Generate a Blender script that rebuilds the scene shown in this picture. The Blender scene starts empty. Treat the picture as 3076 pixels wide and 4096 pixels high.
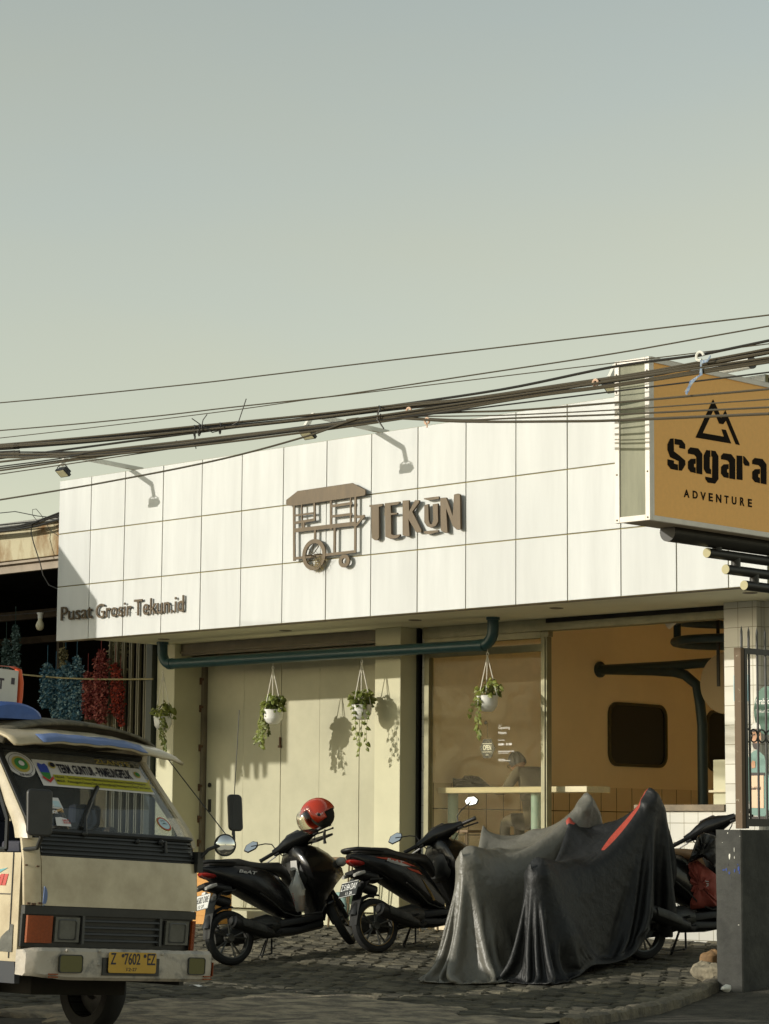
import bpy, bmesh, math, random
import numpy as np
from mathutils import Vector, Matrix
R_ = math.radians
rnd = random.Random(7)
SC = bpy.context.scene
COL = SC.collection
# ------------------------------------------------------------------ camera, sky, sun, exposure
YAW, PITCH, ROLL = -0.7831302285, 0.1288543061, 0.0075082546
CAMP = Vector((13.6125, -18.9424, 1.3574))
FW = Vector((math.sin(YAW)*math.cos(PITCH), math.cos(YAW)*math.cos(PITCH), math.sin(PITCH)))
RT = FW.cross(Vector((0, 0, 1))).normalized()
UP = RT.cross(FW)
RT, UP = RT*math.cos(ROLL)+UP*math.sin(ROLL), -RT*math.sin(ROLL)+UP*math.cos(ROLL)
cd = bpy.data.cameras.new('camera'); cam = bpy.data.objects.new('camera', cd); COL.objects.link(cam)
cd.sensor_fit = 'HORIZONTAL'; cd.sensor_width = 36; cd.lens = 36*9996.77/3076
cd.clip_start = 0.5; cd.clip_end = 3000
m3 = Matrix((RT, UP, -FW)).transposed()
cam.matrix_world = Matrix.Translation(CAMP) @ m3.to_4x4()
SC.camera = cam
SUND = Vector((0.454, 0.846, -0.283)).normalized()      # direction the light travels
w = bpy.data.worlds.new('World'); SC.world = w; w.use_nodes = True
nt = w.node_tree; nt.nodes.clear()
sk = nt.nodes.new('ShaderNodeTexSky'); sk.sky_type = 'NISHITA'; sk.sun_disc = False
sk.sun_elevation = math.asin(-SUND.z); sk.sun_rotation = math.atan2(-SUND.x, -SUND.y) % (2*math.pi)
sk.air_density = 1.2; sk.dust_density = 0.6; sk.ozone_density = 1.0
hs = nt.nodes.new('ShaderNodeHueSaturation'); hs.inputs['Saturation'].default_value = 0.32
mx = nt.nodes.new('ShaderNodeMix'); mx.data_type = 'RGBA'; mx.blend_type = 'MULTIPLY'; mx.inputs[0].default_value = 1
mx.inputs[7].default_value = (1.0, 0.985, 0.88, 1)
bg = nt.nodes.new('ShaderNodeBackground'); bg.inputs[1].default_value = 0.15
wo = nt.nodes.new('ShaderNodeOutputWorld')
nt.links.new(sk.outputs[0], hs.inputs['Color']); nt.links.new(hs.outputs[0], mx.inputs[6])
gtc = nt.nodes.new('ShaderNodeTexCoord'); gsp = nt.nodes.new('ShaderNodeSeparateXYZ'); nt.links.new(gtc.outputs['Generated'], gsp.inputs[0])
grp = nt.nodes.new('ShaderNodeValToRGB'); grp.color_ramp.elements[0].position = .04; grp.color_ramp.elements[0].color = (.87, .82, .68, 1); grp.color_ramp.elements[1].position = .36; grp.color_ramp.elements[1].color = (.68, .735, .75, 1); nt.links.new(gsp.outputs[2], grp.inputs[0])
mx3 = nt.nodes.new('ShaderNodeMix'); mx3.data_type = 'RGBA'; mx3.blend_type = 'MULTIPLY'; mx3.inputs[0].default_value = 1; nt.links.new(mx.outputs[2], mx3.inputs[6]); nt.links.new(grp.outputs[0], mx3.inputs[7]); hs.inputs['Value'].default_value = 1.18
cn = nt.nodes.new('ShaderNodeTexNoise'); cn.inputs['Scale'].default_value = 2.6; cn.inputs['Detail'].default_value = 5; cmp_ = nt.nodes.new('ShaderNodeMapping'); cmp_.inputs['Scale'].default_value = (1, 1, 3.5); nt.links.new(gtc.outputs['Generated'], cmp_.inputs[0]); nt.links.new(cmp_.outputs[0], cn.inputs['Vector'])
cr_ = nt.nodes.new('ShaderNodeValToRGB'); cr_.color_ramp.elements[0].position = .40; cr_.color_ramp.elements[0].color = (.96, .97, .985, 1); cr_.color_ramp.elements[1].position = .68; cr_.color_ramp.elements[1].color = (1.0, .975, .93, 1); nt.links.new(cn.outputs[0], cr_.inputs[0])
mx4 = nt.nodes.new('ShaderNodeMix'); mx4.data_type = 'RGBA'; mx4.blend_type = 'MULTIPLY'; mx4.inputs[0].default_value = 1; nt.links.new(mx3.outputs[2], mx4.inputs[6]); nt.links.new(cr_.outputs[0], mx4.inputs[7])
nt.links.new(mx4.outputs[2], bg.inputs[0]); nt.links.new(bg.outputs[0], wo.inputs[0])
sl = bpy.data.lights.new('sun', 'SUN'); sl.energy = 3.0; sl.angle = R_(0.55); sl.color = (1.0, 0.945, 0.84)
so = bpy.data.objects.new('sun', sl); COL.objects.link(so)
so.rotation_euler = SUND.to_track_quat('-Z', 'Y').to_euler(); so.location = (-10, -20, 20)
SC.cycles.diffuse_bounces = 9; SC.cycles.max_bounces = 14; SC.cycles.transparent_max_bounces = 16
SC.view_settings.view_transform = 'Standard'; SC.view_settings.look = 'None'
SC.view_settings.gamma = 1; SC.view_settings.exposure = 0.30; SC.view_settings.use_curve_mapping = False

# ------------------------------------------------------------------ measuring helpers (photo ray -> point on a real plane)
def ray(x, y): return FW + RT*((x-1538)/9996.77) - UP*((y-2048)/9996.77)
def PY(x, y, Y): d = ray(x, y); return CAMP + d*((Y-CAMP.y)/d.y)
def PX(x, y, X): d = ray(x, y); return CAMP + d*((X-CAMP.x)/d.x)
def PZ(x, y, Z): d = ray(x, y); return CAMP + d*((Z-CAMP.z)/d.z)
def gz(Y): return float(np.interp(Y, [-3, -2.1, -0.8, 1.6], [0, 0.06, 0.20, 0.33]))
def GP(x, y):
    z = 0.0
    for _ in range(60): p = PZ(x, y, z); z = .5*z+.5*gz(p.y)
    return p

# ------------------------------------------------------------------ mesh helpers
class MB:
    def __init__(s): s.v = []; s.f = []; s.m = []; s.cm = 0
    def add(s, vs, fs):
        b = len(s.v); s.v += [tuple(v) for v in vs]
        for f in fs: s.f.append(tuple(b+i for i in f)); s.m.append(s.cm)
        return s
    def box(s, lo, hi, M=None):
        x0, y0, z0 = lo; x1, y1, z1 = hi
        vs = [Vector(p) for p in ((x0,y0,z0),(x1,y0,z0),(x1,y1,z0),(x0,y1,z0),(x0,y0,z1),(x1,y0,z1),(x1,y1,z1),(x0,y1,z1))]
        if M is not None: vs = [M @ v for v in vs]
        return s.add(vs, [(0,3,2,1),(4,5,6,7),(0,1,5,4),(1,2,6,5),(2,3,7,6),(3,0,4,7)])
    def cbox(s, c, d, M=None):
        return s.box([c[i]-d[i]/2 for i in range(3)], [c[i]+d[i]/2 for i in range(3)], M)
    def loft(s, rings, caps=True, closed=True):
        n = len(rings[0]); vs = [p for r in rings for p in r]; fs = []
        for i in range(len(rings)-1):
            for j in range(n if closed else n-1):
                a = i*n+j; b = i*n+(j+1) % n; fs.append((a, b, b+n, a+n))
        if caps and closed: fs.append(tuple(range(n-1, -1, -1))); fs.append(tuple((len(rings)-1)*n+j for j in range(n)))
        return s.add(vs, fs)
    def tube(s, pts, r, n=10, caps=True, flat=None):
        pts = [Vector(p) for p in pts]; rings = []
        rr = r if isinstance(r, (list, tuple)) else [r]*len(pts)
        t0 = (pts[1]-pts[0]).normalized(); a = Vector((0, 0, 1)) if abs(t0.z) < .9 else Vector((1, 0, 0))
        u = t0.cross(a).normalized()
        for i, p in enumerate(pts):
            t = (pts[min(i+1, len(pts)-1)]-pts[max(i-1, 0)]).normalized()
            u = (u - t*u.dot(t)).normalized(); v = t.cross(u)
            rings.append([p+(u*math.cos(k*2*math.pi/n)+v*math.sin(k*2*math.pi/n)*(flat or 1))*rr[i] for k in range(n)])
        return s.loft(rings, caps)
    def prism(s, pts, O, U, V, N, t0, t1):      # polygon pts (u,v) in frame, from t0 to t1 along N
        n = len(pts); vs = [O+U*p[0]+V*p[1]+N*t0 for p in pts]+[O+U*p[0]+V*p[1]+N*t1 for p in pts]
        fs = [tuple(range(n-1, -1, -1)), tuple(range(n, 2*n))]
        fs += [(i, (i+1) % n, n+(i+1) % n, n+i) for i in range(n)]
        return s.add(vs, fs)
    def lathe(s, prof, O, A, n=24, U=None, arc=None):   # prof (r, h) about axis A
        A = Vector(A).normalized()
        if U is None: U = A.orthogonal().normalized()
        U = Vector(U).normalized(); V = A.cross(U); O = Vector(O)
        a0, a1 = arc or (0, 2*math.pi); k = n if not arc else n+1
        rings = [[O+A*h+(U*math.cos(a0+(a1-a0)*j/n)+V*math.sin(a0+(a1-a0)*j/n))*r for j in range(k)] for r, h in prof]
        return s.loft(rings, caps=False, closed=not arc)
    def grid(s, fn, nu, nv):
        vs = [fn(i/nu, j/nv) for j in range(nv+1) for i in range(nu+1)]
        return s.add(vs, [(j*(nu+1)+i, j*(nu+1)+i+1, (j+1)*(nu+1)+i+1, (j+1)*(nu+1)+i) for j in range(nv) for i in range(nu)])
    def ball(s, c, r, n=12, M=None):
        c = Vector(c); r = r if isinstance(r, (tuple, list)) else (r, r, r)
        def fn(u, v):
            th = v*math.pi; ph = u*2*math.pi
            p = Vector((r[0]*math.sin(th)*math.cos(ph), r[1]*math.sin(th)*math.sin(ph), r[2]*math.cos(th)))
            return c+(M @ p if M else p)
        return s.grid(fn, n, max(6, n//2+2))
    def build(s, name, mats, parent=None, smooth=False, bevel=0, seg=2, solid=0, sub=0):
        me = bpy.data.meshes.new(name); me.from_pydata(s.v, [], s.f)
        if not isinstance(mats, (list, tuple)): mats = [mats]
        for m in mats: me.materials.append(m)
        if len(mats) > 1: me.polygons.foreach_set('material_index', s.m)
        bm = bmesh.new(); bm.from_mesh(me); bmesh.ops.remove_doubles(bm, verts=bm.verts, dist=1e-5)
        bmesh.ops.recalc_face_normals(bm, faces=bm.faces); bm.to_mesh(me); bm.free()
        if smooth:
            me.polygons.foreach_set('use_smooth', [True]*len(me.polygons))
        o = bpy.data.objects.new(name, me); COL.objects.link(o)
        if solid: d = o.modifiers.new('s', 'SOLIDIFY'); d.thickness = solid; d.offset = 0
        if bevel:
            d = o.modifiers.new('b', 'BEVEL'); d.width = bevel; d.segments = seg; d.limit_method = 'ANGLE'; d.angle_limit = R_(35)
        if sub: d = o.modifiers.new('u', 'SUBSURF'); d.levels = d.render_levels = sub
        if smooth and not sub:
            me.set_sharp_from_angle(angle=R_(42)) if hasattr(me, 'set_sharp_from_angle') else None
        adopt(o, parent)
        return o
T0 = {}
def adopt(o, parent):
    if parent is not None:
        o.parent = parent
        if parent.name in T0: o.matrix_parent_inverse = Matrix.Translation(T0[parent.name]).inverted()
def thing(name, label, cat, loc=(0, 0, 0), group=None):
    o = bpy.data.objects.new(name, None); COL.objects.link(o); o.location = loc; o.empty_display_size = .1
    o['label'] = label; o['category'] = cat
    if group: o['group'] = group
    T0[o.name] = Vector(loc); return o
def tag(o, label, cat, group=None):
    o['label'] = label; o['category'] = cat
    if group: o['group'] = group
    return o
def struct(o): o['kind'] = 'structure'; return o

def mat(name, col, rough=.6, metal=0., var=None, bump=None, spec=.5, alpha=1, trans=0, coat=0, col2=None, sc=(1, 1, 1), ramp=(.35, .65), detail=6, ior=1.45, emit=None):
    m = bpy.data.materials.new(name); m.use_nodes = True; t = m.node_tree; b = t.nodes['Principled BSDF']
    b.inputs['Base Color'].default_value = (*col, 1); b.inputs['Roughness'].default_value = rough; b.inputs['Metallic'].default_value = metal
    b.inputs['Specular IOR Level'].default_value = spec; b.inputs['Alpha'].default_value = alpha
    b.inputs['Transmission Weight'].default_value = trans; b.inputs['Coat Weight'].default_value = coat; b.inputs['IOR'].default_value = ior
    if emit: b.inputs['Emission Color'].default_value = (*emit[0], 1); b.inputs['Emission Strength'].default_value = emit[1]
    tc = t.nodes.new('ShaderNodeTexCoord'); mp = t.nodes.new('ShaderNodeMapping'); mp.inputs['Scale'].default_value = sc
    t.links.new(tc.outputs['Object'], mp.inputs[0])
    if var:
        n = t.nodes.new('ShaderNodeTexNoise'); n.inputs['Scale'].default_value = var[0]; n.inputs['Detail'].default_value = detail; n.inputs['Roughness'].default_value = .65
        t.links.new(mp.outputs[0], n.inputs['Vector'])
        r = t.nodes.new('ShaderNodeValToRGB'); r.color_ramp.elements[0].position = ramp[0]; r.color_ramp.elements[1].position = ramp[1]
        c2 = col2 if col2 else tuple(c*(1-var[1]) for c in col)
        r.color_ramp.elements[0].color = (*c2, 1); r.color_ramp.elements[1].color = (*col, 1)
        t.links.new(n.outputs[0], r.inputs[0]); t.links.new(r.outputs[0], b.inputs['Base Color'])
    if bump:
        n = t.nodes.new('ShaderNodeTexNoise'); n.inputs['Scale'].default_value = bump[0]; n.inputs['Detail'].default_value = 8
        t.links.new(mp.outputs[0], n.inputs['Vector'])
        bp = t.nodes.new('ShaderNodeBump'); bp.inputs['Strength'].default_value = bump[1]; bp.inputs['Distance'].default_value = bump[2] if len(bump) > 2 else .01
        t.links.new(n.outputs[0], bp.inputs['Height']); t.links.new(bp.outputs[0], b.inputs['Normal'])
    return m
def font_mesh(s, bold=0.0, shear=0.0, space=1.0):
    c = bpy.data.curves.new('t', 'FONT'); c.body = s; c.size = 1; c.offset = bold; c.shear = shear; c.space_character = space; c.resolution_u = 4
    o = bpy.data.objects.new('t', c); COL.objects.link(o)
    bpy.context.view_layer.update()
    me = bpy.data.meshes.new_from_object(o.evaluated_get(bpy.context.evaluated_depsgraph_get()))
    bpy.data.objects.remove(o); bpy.data.curves.remove(c)
    return me
def text(mb, s, O, U, V, w, h, t0=0.001, t1=0.004, bold=0.0, shear=0.0, warp=None, space=1.0):
    """lettering s filling the w x h rectangle whose lower left is O, along U, V; raised from t0 to t1 along the normal"""
    me = font_mesh(s, bold, shear, space); vs = [v.co.copy() for v in me.vertices]
    x0 = min(v.x for v in vs); x1 = max(v.x for v in vs); y0 = min(v.y for v in vs); y1 = max(v.y for v in vs)
    U = Vector(U).normalized(); V = Vector(V).normalized(); N = U.cross(V); O = Vector(O)
    q = [((v.x-x0)/(x1-x0)*w, (v.y-y0)/(y1-y0)*h) for v in vs]
    if warp: q = [warp(*a) for a in q]
    n = len(q); top = [O+U*a+V*b+N*t1 for a, b in q]; fs = [tuple(p.vertices) for p in me.polygons]
    if t1-t0 < .0015: mb.add(top, fs)
    else:
        bot = [O+U*a+V*b+N*t0 for a, b in q]
        cnt = {}
        for f in fs:
            for i in range(len(f)):
                e = (f[i], f[(i+1) % len(f)]); cnt[e] = 1
        side = [(a+n, b+n, b, a) for (a, b) in cnt if (b, a) not in cnt]
        mb.add(top+bot, fs+side)
    bpy.data.meshes.remove(me); return mb
def arc_pts(c, u, v, r, a0, a1, n=8):
    c = Vector(c); return [c+Vector(u)*r*math.cos(R_(a0+(a1-a0)*i/n))+Vector(v)*r*math.sin(R_(a0+(a1-a0)*i/n)) for i in range(n+1)]
X_, Y_, Z_ = Vector((1, 0, 0)), Vector((0, 1, 0)), Vector((0, 0, 1))

# ------------------------------------------------------------------ materials
acp = [mat('white_cladding', (.635+k, .645+k, .63+k), .55, spec=.25, var=(1.6+k*20, .17), sc=(3, 1, .35), ramp=(.3, .75), bump=(1.2, .10, .02)) for k in (-.02, -.035, -.01)]
m_joint = mat('joint_sealant', (.22, .19, .09), .8)
m_return = mat('dirty_return', (.38, .31, .23), .7, var=(3, .3))
m_cream = mat('cream_paint', (.54, .52, .36), .75, var=(1.2, .12), bump=(60, .12, .004))
m_soffit = mat('soffit_paint', (.88, .84, .62), .8, var=(.9, .12))
m_door = mat('cream_metal_door', (.445, .43, .305), .6, spec=.3, var=(1.4, .16), bump=(2.2, .08, .02))
m_rust = mat('rusty_steel', (.16, .09, .05), .8, var=(14, .5), bump=(30, .3))
m_shutter = mat('brown_grey_steel', (.20, .17, .12), .6, var=(4, .25))
m_khaki = mat('bronze_aluminium', (.26, .245, .15), .45, metal=.3, var=(6, .2))
m_black = mat('black_paint', (.012, .012, .011), .45, var=(20, .3))
m_dark = mat('mottled_near_black', (.018, .016, .012), .9, var=(3, .5))  # mottled near-black base colour, shared by several dark parts
m_brownwall = mat('interior_ochre_wall', (.92, .765, .50), .85, var=(.7, .10), bump=(50, .08, .004))
m_teal = mat('teal_pipe_paint', (.024, .072, .082), .35, var=(5, .2))
m_tealight = mat('pale_teal_paint', (.30, .45, .42), .5, var=(5, .15))
m_wire = mat('black_cable_sheath', (.020, .018, .014), .35)
m_wire2 = mat('weathered_cable_sheath', (.06, .05, .032), .38)
m_brass = mat('bronze_lettering', (.085, .058, .028), .45, metal=.25, var=(9, .25), sc=(2, 1, .5))
m_white = mat('white_plastic', (.78, .77, .72), .4)
m_whitemetal = mat('white_painted_steel', (.70, .69, .62), .4, var=(8, .1))
m_floor = mat('interior_floor', (.80, .68, .46), .5, var=(1.5, .2))
def tile_mat(name, tile, grout, w, h, lw, axis='x', z0=0., u0=0., rough=.15):
    m = mat(name, tile, rough); t = m.node_tree; b = t.nodes['Principled BSDF']
    tc = t.nodes['Texture Coordinate']; sp = t.nodes.new('ShaderNodeSeparateXYZ'); t.links.new(tc.outputs['Object'], sp.inputs[0])
    def line(sock, size, off):
        a = t.nodes.new('ShaderNodeMath'); a.operation = 'SUBTRACT'; t.links.new(sock, a.inputs[0]); a.inputs[1].default_value = off-1000*size
        d = t.nodes.new('ShaderNodeMath'); d.operation = 'MODULO'; t.links.new(a.outputs[0], d.inputs[0]); d.inputs[1].default_value = size
        l = t.nodes.new('ShaderNodeMath'); l.operation = 'LESS_THAN'; t.links.new(d.outputs[0], l.inputs[0]); l.inputs[1].default_value = lw
        return l.outputs[0]
    if axis == 'n':     # pick x or y joints from the face normal
        g = t.nodes.new('ShaderNodeNewGeometry'); s2 = t.nodes.new('ShaderNodeSeparateXYZ'); t.links.new(g.outputs['Normal'], s2.inputs[0])
        ab = t.nodes.new('ShaderNodeMath'); ab.operation = 'ABSOLUTE'; t.links.new(s2.outputs[0], ab.inputs[0])
        gt = t.nodes.new('ShaderNodeMath'); gt.operation = 'GREATER_THAN'; t.links.new(ab.outputs[0], gt.inputs[0]); gt.inputs[1].default_value = .5
        mxf = t.nodes.new('ShaderNodeMix'); t.links.new(gt.outputs[0], mxf.inputs[0]); t.links.new(sp.outputs[0], mxf.inputs[2]); t.links.new(sp.outputs[1], mxf.inputs[3])
        us = mxf.outputs[0]
    else: us = sp.outputs[0 if axis == 'x' else 1]
    a = line(us, w, u0); c = line(sp.outputs[2], h, z0)
    mxn = t.nodes.new('ShaderNodeMath'); mxn.operation = 'MAXIMUM'; t.links.new(a, mxn.inputs[0]); t.links.new(c, mxn.inputs[1])
    cm = t.nodes.new('ShaderNodeMix'); cm.data_type = 'RGBA'; t.links.new(mxn.outputs[0], cm.inputs[0]); cm.inputs[6].default_value = (*tile, 1); cm.inputs[7].default_value = (*grout, 1)
    t.links.new(cm.outputs[2], b.inputs['Base Color'])
    bp = t.nodes.new('ShaderNodeBump'); bp.invert = True; bp.inputs['Strength'].default_value = .4; bp.inputs['Distance'].default_value = .004
    t.links.new(mxn.outputs[0], bp.inputs['Height']); t.links.new(bp.outputs[0], b.inputs['Normal'])
    return m
# ================================================================== SETTING: ground
def ground_mesh():
    mb = MB(); ys = [-400, -60, -14, -9, -6, -3, -2.1, -0.8, 1.6, 3, 60, 1500]; xs = [-1500, -60, -20, -12, -6, 0, 4, 12, 60, 1500]
    vs = [(x, y, gz(y)-0.03 if y < 3 else .30) for y in ys for x in xs]; n = len(xs)
    mb.add(vs, [(j*n+i, j*n+i+1, (j+1)*n+i+1, (j+1)*n+i) for j in range(len(ys)-1) for i in range(n-1)])
    return mb
m_asph = mat('street_asphalt', (.085, .074, .052), .92, var=(5, .55), bump=(45, .9, .02), detail=10)
g = ground_mesh().build('ground', m_asph); struct(g)
rd = MB(); rd.box((-200, -60, -.02), (200, -9.3, .012)); rd.box((3.3, -9.3, -.02), (60, -.5, .012)); struct(rd.build('bounce_paving', mat('pale_bounce_concrete', (.52, .48, .38), .9, var=(1, .2), bump=(30, .5, .01))))  # unseen pale paving, added to bounce sunlight up onto the soffit
# kerb line and the ragged edge of the forecourt
KA, KB = Vector((.05, -.62, 0)), Vector((1.42, -4.75, 0))
def patch_edge(x): return -9 if x < -2.35+.1*math.sin(x*9) else -4.15 - .38*math.sin(x*1.3+.6) - .16*math.sin(x*4.1) - .08*math.sin(x*11) 
m_paver = mat('grey_concrete_pavers', (.125, .113, .082), .9, var=(2.2, .55), bump=(40, .8, .01), col2=(.055, .052, .040), spec=.2)
pv = MB(); pr = random.Random(3)
L, Wd = .235, .120; row = 0
th = R_(-8); ct, st = math.cos(th), math.sin(th)
for j in range(-74, 24):
    for i in range(-56, 22):
        cx = i*L + (L/2 if j % 2 else 0); cy = j*Wd
        x, y = cx*ct-cy*st, cx*st+cy*ct-.6
        if y > 1.52 or x < -12.5 or (y < -4.6 and x < -5) or y < patch_edge(x)+.05: continue
        if x > KA.x+(KB.x-KA.x)*(y-KA.y)/(KB.y-KA.y)-.16 or (y > -.6 and x > -.25): continue
        z = gz(y)+pr.uniform(-.008, .008); sy = gz(y+.05)-gz(y-.05); tz = (pr.uniform(-.05, .05), pr.uniform(-.06, .06)+sy/.1)
        a, b = L/2-.009+pr.uniform(-.003, .002), Wd/2-.009+pr.uniform(-.003, .002); c = .014; zz = .04
        r1 = [(-a, -b), (0, -b-.008), (a, -b), (a+.008, 0), (a, b), (0, b-.008+.002), (-a, b), (-a+.008, 0)]
        def q(u, v, h): return (x+u*ct-v*st, y+u*st+v*ct, z+h+u*tz[0]+v*tz[1])
        vs = [q(u, v, -zz) for u, v in r1]+[q(u, v, -.010) for u, v in r1]+[q(u*(1-c/a), v*(1-c/b), 0) for u, v in r1]
        fs = [(k, (k+1) % 8, 8+(k+1) % 8, 8+k) for k in range(8)]+[(8+k, 8+(k+1) % 8, 16+(k+1) % 8, 16+k) for k in range(8)]+[tuple(range(16, 24))]
        pv.cm = pr.choice((0, 0, 1, 2)); pv.add(vs, fs)
struct(pv.build('forecourt_pavers', [m_paver, mat('worn_paver', (.155, .14, .10), .9, var=(3, .5), bump=(40, .8, .01), spec=.2), mat('dark_paver', (.085, .080, .062), .9, var=(3, .5), bump=(40, .8, .01), spec=.2)]))
# worn cement patch at the street edge
m_cem = mat('worn_cement', (.36, .30, .20), .9, var=(3.2, .5), bump=(28, 1.0, .02), col2=(.13, .11, .08), ramp=(.42, .6))
pt = MB(); N = 150
def pf(u, v):
    x = -2.5+4.3*u; e = -4.15 - .38*math.sin(x*1.3+.6) - .16*math.sin(x*4.1) - .08*math.sin(x*11)+.06+.04*math.sin(37*u)+.02*math.sin(91*u)
    y = e-3.6*v; x += .10*math.sin(y*5)*(1-u)+.04*math.sin(y*19)*(1-u)
    kx = KA.x+(KB.x-KA.x)*(y-KA.y)/(KB.y-KA.y)-.12; x = min(x, kx)
    ed = min(1, v*30, u*40, (1-v)*30)
    return (x, y, gz(y)-.03+.034*math.sin(ed*1.57)+.006*math.sin(x*9+y*5)+.004*math.sin(x*23-y*17))
pt.grid(pf, N, 70)
struct(pt.build('cement_patch', m_cem, smooth=True))
# kerb strip running out from the gate pillar
m_kerb = mat('old_kerb_concrete', (.20, .17, .115), .9, var=(6, .6), bump=(30, 1.0, .03), col2=(.09, .08, .06))
kb = MB(); d = (KB-KA); dl = d.length; d.normalize(); nn = Vector((-d.y, d.x, 0)); kr = random.Random(5)
rings = []
for i in range(60):
    s_ = i/59*dl; p = KA+d*s_; wv = .075+kr.uniform(-.012, .012); hz = .065*(1-.3*s_/dl)+kr.uniform(-.012, .012); z = gz(p.y)
    rings.append([p+nn*a+Z_*(z+b) for a, b in ((-wv, -.04), (-wv*.95, hz*.75), (-wv*.6, hz), (wv*.5, hz*1.02), (wv*.9, hz*.7), (wv, -.04))])
kb.loft(rings); kbo = kb.build('kerb', m_kerb, smooth=True); struct(kbo)
# loose stones by the pillar
m_stone = mat('rough_stone', (.30, .26, .18), .9, var=(7, .5), bump=(14, 1, .03))
m_log = mat('weathered_wood', (.34, .20, .09), .8, var=(9, .5), bump=(20, .8))
def stone(name, p, r, seed, m, label, cat='stone', grp='stones lying at the foot of the gate pillar'):
    q = random.Random(seed); ph = [q.uniform(0, 6) for _ in range(6)]
    mb = MB()
    def fn(u, v):
        t_ = v*math.pi; a = u*2*math.pi
        k = 1+.13*math.sin(2*a+ph[0])*math.sin(t_)+.10*math.sin(3*t_+ph[1]+a)+.07*math.sin(5*a+ph[2])*math.sin(t_)+.05*math.sin(7*t_+ph[3])
        return Vector(p)+Vector((r[0]*k*math.sin(t_)*math.cos(a), r[1]*k*math.sin(t_)*math.sin(a), r[2]*k*math.cos(t_)))
    mb.grid(fn, 20, 14); o = mb.build(name, m, smooth=True); tag(o, label, cat, grp); return o
_p = GP(2770, 3925)
stone('stone', GP(2800, 3905)+Z_*.06+Vector((.1, -.1, 0)), (.095, .08, .075), 1, m_stone, 'grey rough stone sitting on the near end of the kerb by the pillar')
stone('stone', GP(2850, 3890)+Z_*.11, (.10, .09, .085), 2, m_log, 'round tan stone propped against the pillar foot behind the grey stone')
stone('stone', GP(2895, 3915)+Z_*.05+Vector((.02, -.2, 0)), (.16, .11, .085), 4, m_stone, 'broken concrete lump right at the base of the gate pillar')
stone('stone', GP(2905, 3968)+Z_*.03, (.045, .04, .03), 6, m_whitemetal, 'small pale pebble in front of the pillar foot')
# a paper scrap on the pavers
ps = MB(); c = GP(790, 3948); ps.grid(lambda u, v: c+Vector((.10*(u-.5)+.02*v, .05*(v-.5)+.06*(u-.5), .012+.008*math.sin(6*u))), 6, 3)
tag(ps.build('paper_scrap', m_white, solid=.002), 'small scrap of white paper lying on the pavers near the van bumper', 'litter')

# ================================================================== SHOP BUILDING
FX = [-10.94, -10.307, -9.654, -8.947, -8.249, -7.552, -6.854, -6.150, -5.449, -4.748, -4.047, -3.346, -2.652, -1.962, -1.273, -.654, -.20]
FZ = [3.70, 4.373, 5.031, 5.70]
SOF = 3.755
B = thing('shop_building', 'single storey shop with a deep panelled fascia over cream walls and open café', 'building', (-5.5, 1.6, .3))
f = MB(); g_ = .0065
for i in range(len(FX)-1):
    for j in range(3):
        dd = rnd.uniform(-.0015, .0015); f.cm = rnd.randrange(3)
        f.box((FX[i]+g_, dd, FZ[j]+g_), (FX[i+1]-g_, .03, FZ[j+1]-g_))
fascia = f.build('fascia', acp, B, bevel=.0025)
f = MB(); f.box((FX[0]+.004, .012, 3.702), (FX[-1]-.004, .05, 5.698)); f.build('panel_joint', m_joint, fascia)
f = MB()
for i in range(len(FX)-1): f.box((FX[i]+.004, .03, 3.700), (FX[i+1]-.004, .13, 3.712))
f.box((FX[0], .05, 3.715), (FX[0]+.02, .13, 5.69)); f.box((FX[0], .05, 5.67), (FX[-1], .6, 5.698))
f.build('fascia_return', m_return, fascia)
f = MB(); f.box((FX[0]+.02, .13, SOF), (FX[-1], 2.2, SOF+.06)); f.box((FX[0]+.02, .13, 3.712), (FX[-1], .14, SOF))
sof = f.build('soffit', m_soffit, B)
for (x, y) in [(655, 2556), (1142, 2522), (1660, 2480), (2226, 2432), (3000, 2371)]:
    p = PZ(x, y, SOF); d_ = MB(); d_.lathe([(.075, -.004), (.075, .001), (.062, .004), (.055, -.0)], (p.x, p.y, SOF-.003), (0, 0, -1), 20)
    d_.lathe([(.055, 0), (.0001, -.0)], (p.x, p.y, SOF-.0045), (0, 0, -1), 20)
    d_.build('downlight', m_shutter, B)
f = MB()
f.box((-10.93, 1.62, .2), (-10.586, 2.3, SOF)); f.box((-6.995, 1.62, .2), (-6.577, 2.3, SOF))        # piers
f.box((-6.577, 1.93, .2), (-6.52, 2.3, SOF))
f.box((-10.93, 2.3, .2), (-6.52, 2.4, SOF)); f.box((-10.93, .15, 3.82), (-10.86, 8.9, 5.5)); f.box((-10.93, 2.3, .2), (-10.8, 8.9, 3.8))
f.box((-10.586, 1.70, .2), (-6.995, 2.3, .44))                     # plinth under the door
f.build('wall', m_cream, B, bevel=.008)
f = MB(); f.box((-10.9, .7, 5.35), (-.2, 9, 5.45)); f.box((-10.9, 8.9, .2), (-.2, 9.0, 5.4)); f.box((-.22, 2.3, .2), (-.2+.1, 8.9, 5.4)); f.build('roof', m_cream, B)
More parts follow.
